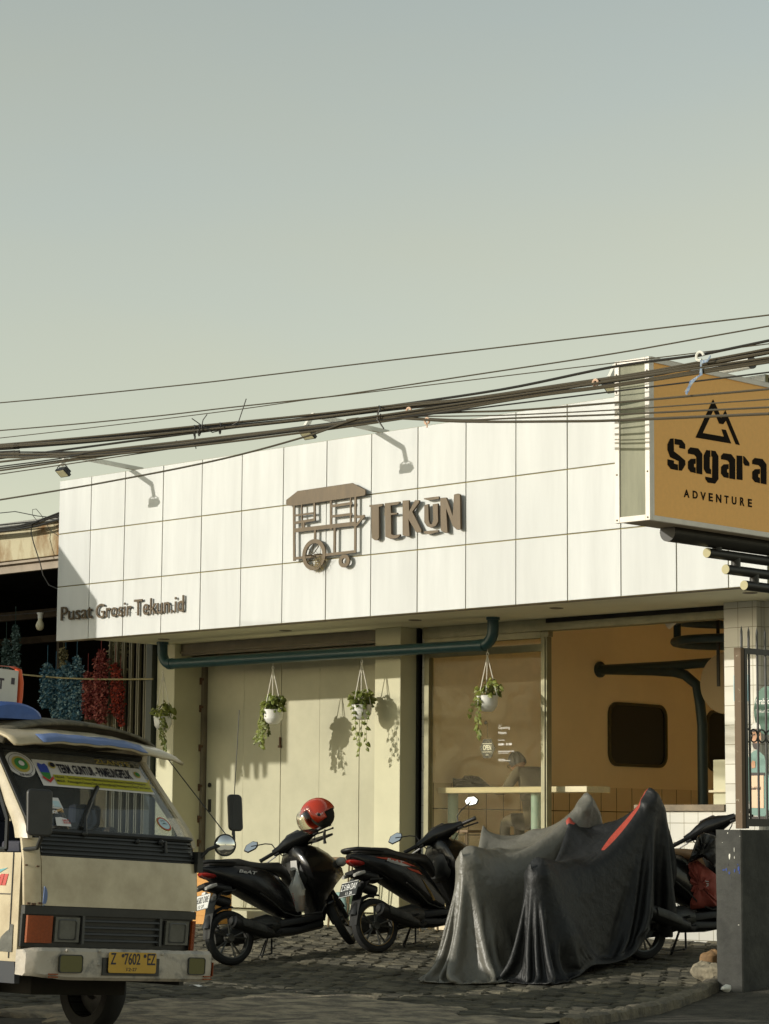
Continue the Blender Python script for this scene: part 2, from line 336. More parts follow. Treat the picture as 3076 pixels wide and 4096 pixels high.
# rolling door box, sheet door with seams, hinges, lock
f = MB(); bx0, bx1 = -10.60, -6.996
f.box((bx0-.03, 1.72, SOF-.10), (bx1, 2.13, SOF-.002)); f.box((bx0-.03, 1.70, SOF-.125), (bx1, 1.73, SOF-.10)); f.box((bx0-.03, 1.73, SOF-.155), (bx1, 1.76, SOF-.125)); f.box((bx0, 1.9, SOF-.26), (bx1, 2.1, SOF-.155))
f.build('shutter_box', m_shutter, B, bevel=.004)
seams = [-10.52, -9.817, -9.13, -8.44, -7.75, -6.995]
dr = MB()
for i in range(5): dr.box((seams[i]+.003, 2.12-.004*(i % 2), .46), (seams[i+1]-.003, 2.16, 3.50))
door = dr.build('metal_door', m_door, B, bevel=.003)
dk = MB(); dk.box((-10.59, 2.165, .45), (-6.995, 2.2, 3.6)); dk.build('door_backing', m_joint, door)
dk = MB(); dk.box((-10.592, 2.07, .45), (-10.53, 2.13, 3.6)); 
dk.build('door_post', m_shutter, door)
for z in (3.30, 2.95, 2.45, 1.95, 1.55, 1.25): dk = MB(); dk.cbox((-10.60, 2.06, z), (.05, .04, .09)); dk.cbox((-10.57, 2.05, z+.02), (.09, .02, .03)); dk.build('hinge', m_rust, door)
dk = MB(); p = PY(1124, 2970, 2.12); dk.cbox((p.x, 2.105, p.z), (.022, .02, .13)); dk.cbox((p.x, 2.10, p.z-.05), (.04, .03, .03)); dk.build('latch', m_rust, door)
dk = MB(); dk.cbox((-10.44, 2.115, 1.72), (.05, .012, .16)); dk.build('lock', m_black, door); dk = MB(); dk.lathe([(.03, 0), (.03, .008), (0.0001, .008)], (-10.44, 2.112, 1.98), (0, -1, 0), 14); dk.build('keyhole', m_black, door)
# tiled pier and low tiled wall of the open front
m_tile = tile_mat('white_wall_tiles', (.57, .56, .51), (.20, .18, .12), .182, .198, .006, 'n', 1.706, -1.945)
m_tilei = tile_mat('interior_wall_tiles', (.72, .58, .36), (.02, .018, .012), .30, .30, .010, 'n', 1.97, 2.3)
f = MB(); f.box((-1.940, 1.62, .2), (-1.525, 1.95, SOF)); f.box((-1.525, 1.75, .2), (-.22, 1.95, SOF)); f.build('tiled_pier', m_tile, B, bevel=.004)
f = MB(); f.box((-3.10, 1.64, .2), (-1.942, 1.86, 1.63)); lw = f.build('low_tiled_wall', m_tile, B, bevel=.003)
m_sill = mat('stone_sill', (.20, .15, .09), .3, var=(7, .5))
f = MB(); f.box((-3.12, 1.60, 1.632), (-1.943, 1.92, 1.70)); f.build('sill', m_sill, lw, bevel=.004)
f = MB(); f.box((-6.575, 1.93, .2), (-6.44, 2.0, SOF)); f.build('tiled_strip', m_tile, B)
# window frame and glass
WY = 1.90; fr = MB(); a0, a1 = -6.44, -4.56
z1 = 3.62; zt = PY(1900, 2607, WY).z
def bar(x0, x1, z0, z1_, y0=WY-.03, y1=WY+.05): fr.box((x0, y0, z0), (x1, y1, z1_))
bar(a0, a0+.075, .45, z1); bar(a1-.09, a1, .45, z1-.065); bar(a0+.075, a1-.09, z1-.075, z1); bar(a0+.075, a1-.09, zt-.04, zt+.04, WY-.025, WY+.045); bar(a0+.075, a1-.09, .45, .53, WY-.025)
fr.box((a0-.02, WY-.04, z1), (-1.94, WY+.1, SOF-.002)); fr.box((a1-.09, WY-.028, z1-.065), (a1+.02, WY+.05, z1-.004))
fr.box((a1-.055, WY-.045, .45), (a1-.02, WY-.031, z1-.07))
wf = fr.build('window_frame', m_khaki, B, bevel=.004)
f = MB(); f.box((-6.60, 1.88, .3), (-6.555, 1.925, SOF)); f.build('black_gap_strip', m_black, B)  # solid black strip drawn in for the gap beside the window frame
# dusty glass
gm = bpy.data.materials.new('dusty_window_glass'); gm.use_nodes = True; t = gm.node_tree; t.nodes.clear()
o_ = t.nodes.new('ShaderNodeOutputMaterial'); tr = t.nodes.new('ShaderNodeBsdfTransparent'); tr.inputs[0].default_value = (.93, .92, .86, 1)
gl = t.nodes.new('ShaderNodeBsdfGlossy'); gl.inputs['Roughness'].default_value = .03
df = t.nodes.new('ShaderNodeBsdfDiffuse'); df.inputs[0].default_value = (.55, .50, .34, 1)
fz0 = t.nodes.new('ShaderNodeLayerWeight'); fz0.inputs[0].default_value = .5; pw = t.nodes.new('ShaderNodeMath'); pw.operation = 'POWER'; t.links.new(fz0.outputs['Facing'], pw.inputs[0]); pw.inputs[1].default_value = 4; fz = t.nodes.new('ShaderNodeMath'); fz.operation = 'MULTIPLY_ADD'; t.links.new(pw.outputs[0], fz.inputs[0]); fz.inputs[1].default_value = .2; fz.inputs[2].default_value = .0035; m1 = t.nodes.new('ShaderNodeMixShader'); m2 = t.nodes.new('ShaderNodeMixShader')
tc = t.nodes.new('ShaderNodeTexCoord'); mp = t.nodes.new('ShaderNodeMapping'); mp.inputs['Scale'].default_value = (1.2, 1, 1.2); mp.inputs['Rotation'].default_value = (0, .6, 0)
n1 = t.nodes.new('ShaderNodeTexNoise'); n1.inputs['Scale'].default_value = 2.2; n1.inputs['Detail'].default_value = 9; n1.inputs['Distortion'].default_value = 2.2
rp = t.nodes.new('ShaderNodeMapRange'); rp.inputs[1].default_value = .35; rp.inputs[2].default_value = .75; rp.inputs[3].default_value = .008; rp.inputs[4].default_value = .06
t.links.new(tc.outputs['Object'], mp.inputs[0]); t.links.new(mp.outputs[0], n1.inputs['Vector']); t.links.new(n1.outputs[0], rp.inputs[0])
t.links.new(fz.outputs[0], m1.inputs[0]); t.links.new(tr.outputs[0], m1.inputs[1]); t.links.new(gl.outputs[0], m1.inputs[2])
t.links.new(rp.outputs[0], m2.inputs[0]); t.links.new(m1.outputs[0], m2.inputs[1]); t.links.new(df.outputs[0], m2.inputs[2]); t.links.new(m2.outputs[0], o_.inputs[0])
f = MB(); f.box((a0+.07, WY+.008, .52), (a1-.085, WY+.014, zt-.035)); f.build('pane', gm, wf)
f = MB(); f.box((a0+.07, WY+.008, zt+.035), (a1-.085, WY+.014, z1-.07)); f.build('pane', gm, wf)
# window lettering: opening hours and the open tag
m_vinyl = mat('white_vinyl_lettering', (.82, .82, .78), .5)
lt = MB(); YV = WY+.004
for s_, x, y, wpx, hpx, bd in (('Store', 1994, 2903, 14, 6, 0), ('Opening', 1994, 2920, 46, 15, .02), ('Hours', 1994, 2937, 32, 12, .02), ('Everyday', 1994, 2965, 25, 7, 0), ('10:00 - 21:00', 1994, 2982, 53, 9, .02), ('break every prayer time', 1994, 3010, 62, 8, .01), ('wait for a few minutes', 1994, 3015, 40, 5, 0), ('#belidaritekun', 1994, 3040, 26, 5, .01), ('www.tekunsme.id', 1994, 3045, 47, 5, .01)):
    a = PY(x, y, YV); b = PY(x+wpx, y, YV); c_ = PY(x, y-hpx, YV)
    text(lt, s_, a, X_, Z_, (b-a).length, c_.z-a.z, 0, .0012, bold=bd)
# U x V must point to -Y
lt.build('window_lettering', m_vinyl, wf)
O_ = thing('open_sign', 'dark hexagonal sign reading OPEN hung behind the café window', 'sign', tuple(PY(1950, 3000, WY+.05)))
ch = PY(1950, 2994, WY+.05); hx = [(.115*math.cos(R_(60*k+30+30))*1.0, .125*math.sin(R_(60*k+30+30))*1.0) for k in range(6)]
f = MB(); f.prism(hx, ch, X_, Z_, -Y_, -.005, .005); f.build('board', m_black, O_)
f = MB(); text(f, 'OPEN', ch+Vector((-.062, -.006, -.02)), X_, Z_, .124, .062, 0, .002, bold=.03); f.box((ch.x-.07, ch.y-.008, ch.z+.052), (ch.x+.07, ch.y-.006, ch.z+.058)); f.box((ch.x-.07, ch.y-.008, ch.z-.042), (ch.x+.07, ch.y-.006, ch.z-.036)); text(f, 'HERE', ch+Vector((-.02, -.006, -.08)), X_, Z_, .04, .018, 0, .002); f.build('lettering', m_vinyl, O_)
f = MB(); f.tube([ch+Z_*.12, ch+Z_*.29], .002, 6); f.lathe([(.02, 0), (.017, .012), (.0001, .015)], ch+Z_*.29+Y_*-.036, (0, 1, 0), 12); f.build('cord', m_black, O_)
# ------------------------------------------------- interior
IW = -6.43; FL = 1.0
f = MB(); f.box((-6.52, 2.3, .3), (IW, 8.9, 4.75)); f.box((IW, 2.01, FL), (IW+.0, 2.3, 3.6))
f = MB(); f.box((-6.52, 1.96, .3), (IW, 8.9, 4.75)); f.build('interior_wall', m_brownwall, B)
f = MB(); f.box((IW, 1.97, FL), (IW+.02, 8.6, 1.97)); f.build('wainscot', m_tilei, B)
f = MB(); f.box((IW, 8.6, FL), (-.3, 8.8, 4.75)); f.box((-.35, 2.0, FL), (-.25, 8.6, 4.75)); f.build('back_wall', mat('cafe_side_wall', (.86, .76, .54), .8), B)
f = MB(); f.box((-6.43, 2.0, .3), (-.3, 8.6, FL)); f.build('floor', m_floor, B)
f = MB(); f.box((-4.55, 1.64, .3), (-3.1, 1.99, FL-.15)); f.build('doorstep', m_tile, B)
f = MB(); f.box((IW, 2.2, 4.45), (-.3, 8.6, 4.55)); f.build('ceiling', mat('cafe_ceiling', (.80, .68, .44), .9), B)
f = MB(); f.box((-6.5, 1.99, SOF), (-.3, 2.2, 4.55)); f.box((-4.55, 1.84, SOF-.05), (-1.95, 1.87, SOF-.003)); f.box((-4.5, 1.95, SOF-.13), (-2.6, 1.99, SOF-.09)); f.build('lintel', m_dark, B)
m_iw = mat('dark_tinted_glass', (.010, .011, .012), .12)
m_iwf = mat('olive_window_rubber', (.055, .050, .022), .5)
def rrect(w_, h_, r, n=6):
    out = []
    for sx, sy, a0_ in ((1, 1, 0), (-1, 1, 90), (-1, -1, 180), (1, -1, 270)):
        for k in range(n+1): a = R_(a0_+90*k/n); out.append((sx*(w_/2-r)+r*math.cos(a), sy*(h_/2-r)+r*math.sin(a)))
    return out
for c, wv in (((5.74, 2.64), 1.16), ((7.75, 2.62), 1.20)):
    outr = rrect(wv, .80, .16); inn = rrect(wv-.07, .73, .13)
    f = MB(); rings = [[Vector((IW, c[0]+p[0], c[1]+p[1])) for p in outr], [Vector((IW+.03, c[0]+p[0], c[1]+p[1])) for p in outr], [Vector((IW+.03, c[0]+p[0], c[1]+p[1])) for p in inn], [Vector((IW+.006, c[0]+p[0], c[1]+p[1])) for p in inn]]
    f.loft(rings, caps=False); iw = f.build('interior_window', m_iwf, B)
    f = MB(); f.prism(inn, Vector((IW, c[0], c[1])), Y_, Z_, X_, .004, .008); f.build('pane', m_iw, iw)

# ================================================================== things inside and at the café front
# counter behind the glass
m_wood = mat('pale_wood_top', (.62, .55, .36), .45, var=(3, .2), sc=(1, 8, 8))
T = thing('window_counter', 'long pale counter on thick teal tube legs behind the café window', 'table', (-5.6, 2.2, FL))
tz = PY(1800, 3161, 2.1).z
f = MB(); f.box((-6.40, 2.06, tz-.035), (-4.15, 2.46, tz+.03)); f.build('counter_top', m_wood, T, bevel=.006)
for px in (1812, 2146):
    p = PY(px, 3200, 2.22); f = MB(); f.tube([(p.x, 2.22, FL), (p.x, 2.22, tz-.035)], .062, 16); f.build('leg', m_tealight, T, smooth=True)
# tube sculpture: flange, arm, bent column, rings, round plate
S_ = thing('tube_light_fixture', 'dark teal tube frame bending from the ochre wall to a post, two hoops above', 'light fixture', (-4.8, 5, FL))
m_dteal = mat('dark_teal_tube', (.022, .045, .055), .4)
f = MB(); q0 = Vector((IW, 5.0, 3.43)); f.lathe([(.001, 0), (.10, 0), (.10, .03), (.06, .05)], q0, X_, 16)
cx0 = PY(2740, 2705, 5); cb = PY(2812, 3205, 5)
f.tube([q0, Vector((-5.6, 5, 3.385)), Vector((cx0.x-.15, 5, 3.35)), Vector((cx0.x, 5, 3.31)), Vector((cx0.x+.18, 5, 3.18)), Vector((cb.x-.03, 5, 2.95)), Vector((cb.x, 5, 2.7)), Vector((cb.x, 5, FL))], .062, 14)
f.tube([q0, Vector((-5.3, 5.0, 3.43)), PY(2845, 2650, 5)], .058, 14)
f.build('arm', m_dteal, S_, smooth=True)
for zc, px in ((2480, 2915), (2568, 2915)):
    c = PY(px, zc, 4.2); f = MB(); f.tube([c+Vector((.62*math.cos(R_(k*10)), .62*math.sin(R_(k*10)), 0)) for k in range(37)], .05, 12, caps=False); f.build('hoop', m_dteal, S_, smooth=True)
c = PY(2915, 2568, 4.2); c2 = PY(2915, 2480, 4.2)
for a in (200, 320, 80):
    e = Vector((.62*math.cos(R_(a)), .62*math.sin(R_(a)), 0)); f = MB(); f.tube([c+e, c2+e], .045, 10); f.tube([c2+e, c2+e+Z_*1.0], .012, 6); f.build('hoop_link', m_dteal, S_)
D_ = thing('round_wall_sign', 'large round blank plate hanging behind the tiled pier', 'sign', tuple(PY(2885, 2732, 4.0)))
c = PY(2905, 2732, 4.0); m_plate = mat('tan_plate', (.40, .30, .17), .6)
f = MB(); dn = Vector((.1, -1, 0)).normalized(); f.lathe([(.0001, 0), (.345, 0), (.355, .012), (.355, .03), (.0001, .035)], c, -dn, 40); f.build('disc', m_plate, D_, smooth=True)
f = MB(); c1 = PY(2874, 2735, 3.9); f.cbox((c1.x, 3.9, c1.z+.42), (.035, .02, .9)); f.build('hanger', m_black, D_)
K = thing('spot_lamp', 'small white track spot lamp under the café ceiling', 'lamp', tuple(PY(2700, 2475, 3)))
c = PY(2700, 2485, 3.0); f = MB(); f.lathe([(.0001, 0), (.035, 0), (.05, .14), (.045, .14), (.03, .02)], c+Vector((.03, 0, .03)), Vector((-.8, -.2, -.5)), 16); f.build('shade', m_white, K, smooth=True)
f = MB(); f.tube([c+Vector((.02, 0, .02)), c+Vector((.02, 0, .9))], .012, 8); f.build('stem', m_white, K)
C_ = thing('service_counter', 'cream till counter block behind the tiled pier', 'counter', (-2.0, 3.0, FL))
p = PY(2874, 3040, 3.0); f = MB(); f.box((p.x, 2.9, FL), (p.x+.7, 3.4, p.z)); f.build('cabinet', m_cream, C_, bevel=.01)
f = MB(); p2_ = PY(2874, 3165, 2.88); f.box((p.x-.03, 2.86, p2_.z-.012), (p.x+.72, 3.42, p2_.z+.012)); f.build('shelf', m_wood, C_)
# fixed pieces on the fascia : lettering
SGN = thing('cart_sign', 'brown metal cut-out sign of a roofed two-wheeled food cart on the white fascia', 'sign', tuple(PY(1310, 2100, 0)))
def fp(x, y): p = PY(x, y, 0); return (p.x, p.z)
Of = Vector((0, 0, 0))
def flat(mb, px, t0=.045, t1=.062): mb.prism([fp(*p) for p in px], Of, X_, Z_, -Y_, t0, t1)
s = 1/1.8456
def zz(x, y): return (1100+x*s, 1850+y*s)
f = MB(); flat(f, [zz(*p) for p in ((112, 280), (196, 214), (600, 155), (697, 205), (697, 240), (685, 250), (170, 325), (118, 322), (110, 310))]); f.build('cart_roof', m_brass, SGN, bevel=.003)
f = MB()
def strip(pts, wd):     # thick line in zoom px
    for (xa, ya), (xb, yb) in zip(pts[:-1], pts[1:]):
        a = Vector(fp(*zz(xa, ya))); b = Vector(fp(*zz(xb, yb))); dv = (b-a).normalized(); nv = Vector((-dv.y, dv.x))*wd/2; e = dv*wd*.45
        tt = .0453+rnd.random()*.003; f.prism([a-e+nv, a-e-nv, b+e-nv, b+e+nv], Of, X_, Z_, -Y_, tt, tt+.014)
W1 = .030
strip([(168, 320), (170, 720)], .032); strip([(225, 315), (228, 480)], .018); strip([(318, 300), (320, 425), (175, 450)], W1); strip([(175, 395), (305, 378)], .022)
strip([(240, 445), (240, 490)], .030); strip([(175, 505), (615, 455)], .045); strip([(440, 285), (440, 490)], .030); strip([(450, 325), (590, 305)], .030); strip([(450, 402), (590, 385)], .028)
strip([(586, 265), (586, 445)], .020); strip([(622, 260), (620, 660), (170, 712)], .030); strip([(625, 405), (682, 402), (625, 470)], .030); strip([(468, 485), (466, 680)], .034); strip([(323, 505), (322, 575)], .030)
f.build('cart_frame', m_brass, SGN)
def ring(mb, c, rx, ry, hx_, hy_, n=36, t0=.044, t1=.064):
    cx_, cz_ = fp(*zz(*c)); ex = abs(fp(*zz(c[0]+1, c[1]))[0]-cx_); ez = abs(fp(*zz(c[0], c[1]+1))[1]-cz_)
    R1 = [(cx_+rx*ex*math.cos(2*math.pi*k/n), cz_+ry*ez*math.sin(2*math.pi*k/n)) for k in range(n)]; R2 = [(cx_+hx_*ex*math.cos(2*math.pi*k/n), cz_+hy_*ez*math.sin(2*math.pi*k/n)) for k in range(n)]
    mb.loft([[Vector((p[0], -t, p[1])) for p in Rr] for Rr, t in ((R1, t0), (R1, t1), (R2, t1), (R2, t0), (R1, t0))], caps=False); return cx_, cz_, ex, ez
f = MB(); cx_, cz_, ex, ez = ring(f, (317, 684), 86, 115, 62, 84)
for k in range(8):
    a = R_(45*k+22+68); f.tube([(cx_+.012*math.cos(a), -.075, cz_+.012*math.sin(a)), (cx_+60*ex*math.cos(a), -.075, cz_+82*ez*math.sin(a))], .005, 6)
f.build('wheel', m_brass, SGN)
f = MB(); ring(f, (540, 730), 40, 48, 16, 20); f.build('wheel', m_brass, SGN)
nst = MB()
for k in range(70):
    c = Vector((cx_+.02+rnd.gauss(.06, .04), -.04-rnd.random()*.03, cz_-.10+rnd.gauss(0, .035))); dv = Vector((rnd.gauss(0, 1), rnd.gauss(0, .3), rnd.gauss(-.3, .8))).normalized()*.06
    nst.tube([c-dv, c+dv], .0018, 4)
tag(nst.build('bird_nest', mat('dry_straw', (.32, .25, .12), .9)), 'scrap of dry nest straw stuck behind the cart sign wheel', 'nest')
TK = thing('shop_name_sign', 'brown raised letters TEKUN with bars above and below the U on the white fascia', 'sign', tuple(PY(1680, 2060, 0)))
LET = {
 'T': [(725, 318), (822, 308), (822, 326), (795, 332), (796, 560), (783, 577), (764, 577), (742, 560), (738, 332), (725, 332)],
 'E': [(838, 305), (948, 292), (948, 304), (930, 316), (882, 322), (884, 376), (930, 374), (930, 386), (884, 392), (886, 532), (906, 540), (950, 533), (950, 545), (930, 562), (880, 568), (842, 552), (840, 400), (833, 385), (838, 372)],
 'K': [(970, 285), (1016, 282), (1018, 365), (1062, 281), (1092, 282), (1092, 298), (1042, 368), (1108, 500), (1108, 520), (1070, 520), (1014, 425), (1022, 545), (1000, 552), (970, 540)],
 'U': [(1130, 318), (1160, 310), (1163, 430), (1172, 458), (1186, 458), (1196, 430), (1192, 312), (1230, 306), (1233, 440), (1215, 472), (1180, 486), (1150, 475), (1130, 445)],
 'N': [(1248, 266), (1292, 262), (1340, 395), (1350, 240), (1378, 233), (1394, 240), (1398, 498), (1370, 500), (1338, 470), (1292, 345), (1302, 522), (1282, 524), (1252, 505)]}
for k_, pl in LET.items(): f = MB(); flat(f, [zz(*p) for p in pl], .035, .060); f.build('letter', m_brass, TK, bevel=.002)['label'] = 'letter '+k_
f = MB(); flat(f, [zz(*p) for p in ((1125, 268), (1195, 258), (1236, 254), (1236, 272), (1160, 284), (1128, 276))], .035, .056); f.build('bar', m_brass, TK)
f = MB(); flat(f, [zz(*p) for p in ((1125, 512), (1175, 506), (1232, 502), (1232, 516), (1165, 534), (1128, 526))], .035, .056); f.build('bar', m_brass, TK)
PG = thing('small_lettering_sign', 'small raised brown letters Pusat Grosir Tekun.id low on the left end of the fascia', 'sign', tuple(PY(500, 2440, 0)))
a = PY(250, 2486, 0); b = PY(737, 2449, 0); s2 = .165
for wd_, xa, xb, hh in (('Pusat', 250, 376, .17), ('Grosir', 391, 533, .175), ('Tekun.id', 543, 742, .195)):
    A = PY(xa, 0, 0) if 0 else PY(xa, np.interp(xa, [250, 742], [2484, 2452]), 0); Bx = PY(xb, 2470, 0).x
    f = MB(); text(f, wd_, (A.x, 0, A.z), X_, Z_, Bx-A.x, hh, .020, .034, bold=.004); f.build('lettering', m_brass, PG)
    f = MB()
    for k in range(5): xx = A.x+.04+k*(Bx-A.x-.08)/4; f.tube([(xx, 0, A.z+.04), (xx, -.04, A.z+.04)], .003, 5); f.tube([(xx+.03, 0, A.z+.09), (xx+.03, -.04, A.z+.09)], .003, 5)
    f.build('stud', m_black, PG)
# floodlights on arms above the fascia
def floodlight(ax, label, loc=None):
    L_ = thing('floodlight', label, 'lamp', (ax, 0, 5.70), 'floodlights on arms over the fascia')
    f = MB()
    for a, b in (((ax, .25, 5.74), (ax, -.90, 5.79)), ((ax, -.90, 5.79), (ax, -.985, 5.66))):
        a = Vector(a); b = Vector(b); dv = (b-a).normalized(); nv = dv.cross(X_).normalized()*.025
        f.loft([[p+X_*sx*.02+nv*sz for sx, sz in ((-1, -1), (1, -1), (1, 1), (-1, 1))] for p in (a, b)])
    f.build('arm', m_whitemetal, L_, bevel=.003)
    M_ = Matrix.Translation((ax+.01, -.965, 5.575)) @ Matrix.Rotation(R_(-38), 4, 'X')
    f = MB(); f.box((-.085, -.06, -.02), (.085, .06, .015), M_); f.box((-.07, -.045, .015), (.07, .045, .04), M_)
    for k in range(6): f.box((-.07+.026*k, -.045, .04), (-.062+.026*k, .045, .055), M_)
    hd = f.build('lamp_head', m_black, L_, bevel=.003)
    f = MB(); f.box((-.07, -.048, -.024), (.07, .048, -.0205), M_); f.build('glass', mat('lamp_glass', (.5, .47, .3), .15), hd)
    f = MB()
    for sx in (-1, 1): f.tube([Vector((ax, -.97, 5.68)), Vector((ax+sx*.09, -.975, 5.64)), M_ @ Vector((sx*.09, .0, 0))], .006, 6)
    f.build('bracket', m_black, L_)
floodlight(-9.64, 'leftmost floodlight on a white arm at the left end of the fascia')
floodlight(-5.446, 'middle floodlight on a white arm, behind the cable bundle')
floodlight(-1.273, 'right floodlight on a white arm half hidden by the orange lightbox')
# teal drain pipe under the soffit
PYY = 1.36; pz = PY(1940, 2580, PYY).z; plz = PY(690, 2655, PYY).z
xl = PY(650, 2600, PYY).x; xr = PY(1972, 2520, PYY).x; rr_ = .064; bend = .16
pts = [Vector((xl, PYY, SOF))]+arc_pts((xl+bend, PYY, plz+bend), X_, Z_, bend, 180, 270, 6)+arc_pts((xr-bend, PYY, pz+bend), X_, Z_, bend, 270, 360, 6)+[Vector((xr, PYY, SOF))]
DP = thing('drain_pipe', 'long dark teal pipe bending down from the soffit and running along the shop front', 'pipe', (xl, PYY, plz))
f = MB(); f.tube(pts, rr_, 20); f.build('tube', m_teal, DP, smooth=True)
for p_, ax_ in ((pts[7], X_), (pts[8], X_)): f = MB(); f.tube([p_-ax_*.035, p_+ax_*.035], rr_+.006, 20); f.build('coupling', m_teal, DP, smooth=True)
for p_ in (pts[0]-Z_*.03, pts[-1]-Z_*.03): f = MB(); f.tube([p_-Z_*.0, p_+Z_*.03], rr_+.012, 20); f.build('coupling', m_teal, DP, smooth=True)
# hanging planters
m_pot = mat('white_plastic_pot', (.74, .74, .70), .35); m_rope = mat('white_cord', (.68, .66, .58), .8)
m_leaf = mat('pothos_leaf', (.19, .21, .035), .5, var=(3, .6), col2=(.085, .115, .02)); m_stem = mat('pothos_stem', (.13, .12, .035), .6)
LEAF = [(0, 0), (.30, .22), (.46, .02), (.34, -.5), (0, -1.0), (-.34, -.5), (-.46, .02), (-.30, .22)]
def leaf(mb, p, size, nrm, down):
    nrm = nrm.normalized(); u = down.cross(nrm).normalized(); v = -down.normalized()
    c = mb.add([p+(u*a+v*b+nrm*(-.22*abs(a)+.12*math.sin(b*2)))*size for a, b in LEAF]+[p+v*(-.45)*size+nrm*.06*size], [(i, (i+1) % 8, 8) for i in range(8)])
def planter(px, hook_y, pot_y, seed, label, trails, dens, potr=.118, back=0):
    q = random.Random(seed); c = PY(px, pot_y, PYY-.0); top = PY(px, hook_y, PYY); h = .16
    P_ = thing('hanging_planter', label, 'plant pot', (c.x, c.y, c.z), 'hanging planters under the teal pipe')
    f = MB(); pr_ = [(.0001, -.085), (.05, -.085), (.075, -.07), (potr*.88, -.03)]+[(potr*(.90+.012*k)+(.003 if k % 2 else 0), -.025+.014*k) for k in range(7)]+[(potr*1.02, .078), (potr*1.02, .088), (potr*.95, .088), (potr*.9, .05), (.0001, .045)]
    f.lathe(pr_, c, Z_, 28); f.build('pot', m_pot, P_, smooth=True)
    f = MB(); f.tube([top+Z_*.10, top+Z_*.02], .0025, 5); f.tube(arc_pts(top, X_, Z_, .018, 0, 360, 12), .004, 6)
    for a in (20, 140, 260):
        e = c+Vector((potr*math.cos(R_(a)), potr*math.sin(R_(a)), .085)); n = 8
        f.tube([top-Z_*.015+(e-top)*k/n for k in range(n+1)], [.0055+.001*(k % 2) for k in range(n+1)], 6)
    f.build('cord', m_rope, P_)
    f = MB(); st = MB()
    for k in range(dens):
        a = q.uniform(0, 6.28); r_ = potr*math.sqrt(q.random())*1.15; z = q.uniform(.05, .24)*(1.1-r_/potr*.35)
        p = c+Vector((r_*math.cos(a), r_*math.sin(a), .04+z)); dn = Vector((math.cos(a)*.7+q.gauss(0, .3), math.sin(a)*.7+q.gauss(0, .3), -.6+q.gauss(0, .35))).normalized()
        leaf(f, p, q.uniform(.045, .075), Vector((q.gauss(0, .5)+.2, -1+q.gauss(0, .4), q.uniform(.2, 1.0))), dn)
        if k % 3 == 0: st.tube([c+Vector((0, 0, .05)), c+Vector((r_*.6*math.cos(a), r_*.6*math.sin(a), .05+z*.8)), p], .0025, 4)
    for (dx, dy, ln, drift, ld) in trails:
        p = c+Vector((dx, dy, .09)); line = [c+Vector((dx*.3, dy*.3, .07)), p+Z_*.02]; n = int(ln/.03)
        for i in range(n):
            p = p+Vector((drift*.03/max(ln, .1)+q.gauss(0, .005), q.gauss(0, .005)+dy*.02, -.03)); line.append(p.copy())
            for _ in range(ld if i % 2 == 0 or ld > 1 else 0):
                sd = q.choice((-1, 1)); leaf(f, p+Vector((sd*.012, -.01, 0)), q.uniform(.035, .06), Vector((q.gauss(0, .5), -1, q.gauss(.2, .4))), Vector((sd*.8+q.gauss(0, .3), q.gauss(0, .3), -.8)))
        st.tube(line, .003, 5)
    f.build('foliage', m_leaf, P_); st.build('stem', m_stem, P_)
planter(652, 2690, 2895, 1, 'planter at the far left end of the pipe, in shade beside the dark post', [(.10, -.05, .42, .10, 2), (.08, -.08, .34, .06, 2), (.05, -.1, .2, .02, 1)], 60)
planter(1092, 2672, 2868, 2, 'planter with a dense curtain of leaves trailing down its left side, hung before the door', [(-.13, -.03, .45, -.06, 2), (-.11, -.06, .40, -.10, 2), (-.09, -.08, .36, .02, 2), (-.12, .02, .3, -.04, 2), (-.06, -.1, .5, .08, 1)], 130)
planter(1447, 2648, 2850, 3, 'planter with long sparse trailing vines, hung at the right edge of the door', [(.13, -.04, .55, .04, 1), (.10, -.07, .60, -.02, 1), (-.03, -.12, .50, .14, 1), (-.02, -.1, .3, .03, 1)], 90)
planter(1950, 2617, 2815, 4, 'planter with broad pointed leaves hung in front of the café window', [(-.10, -.06, .26, -.10, 1), (-.02, -.12, .45, -.03, 2), (-.08, -.07, .2, -.12, 1), (.02, -.12, .12, -.05, 1)], 48)
# ================================================================== NEIGHBOURING STALL (left)
NB = thing('neighbour_shop', 'open dark shop with a rust stained concrete beam beside the white fascia', 'building', (-12, 1.2, .3))
m_beam = mat('stained_concrete', (.50, .45, .30), .9, var=(2.6, .5), col2=(.24, .14, .06), sc=(1, 1, .45), ramp=(.36, .56), bump=(25, .5))
NY = 1.0
bt0, bt1 = PY(0, 2118, NY).z, PY(233, 2085, NY).z; bb = (PY(0, 2262, NY).z+PY(231, 2205, NY).z)/2
f = MB(); f.box((-19, NY, bb), (-10.96, NY+.2, bt1)); f.build('beam', m_beam, NB, bevel=.01)
f = MB(); f.box((-19, NY+.04, bb-.16), (-10.96, NY+.12, bb-.002)); f.box((-19, NY-.02, bb-.05), (-10.96, NY+.04, bb-.02)); f.build('lintel', m_return, NB)
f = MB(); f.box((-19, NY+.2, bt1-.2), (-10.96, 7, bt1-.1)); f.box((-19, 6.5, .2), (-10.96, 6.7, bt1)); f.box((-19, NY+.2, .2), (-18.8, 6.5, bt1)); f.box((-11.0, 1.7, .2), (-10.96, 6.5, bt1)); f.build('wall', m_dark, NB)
m_roofs = mat('grey_roof_sheet', (.30, .30, .27), .7, var=(4, .3))
f = MB(); f.box((-19, NY-.1, bt1+.002), (-10.97, 7, bt1+.05)); f.build('roof', m_roofs, NB)
m_post = mat('dark_green_post', (.03, .04, .032), .5)
f = MB(); f.box((-11.06, 1.55, .2), (-10.95, 1.69, 4.2)); f.build('post', m_post, NB)
m_gate = mat('folding_gate_steel', (.17, .155, .10), .6)
f = MB()
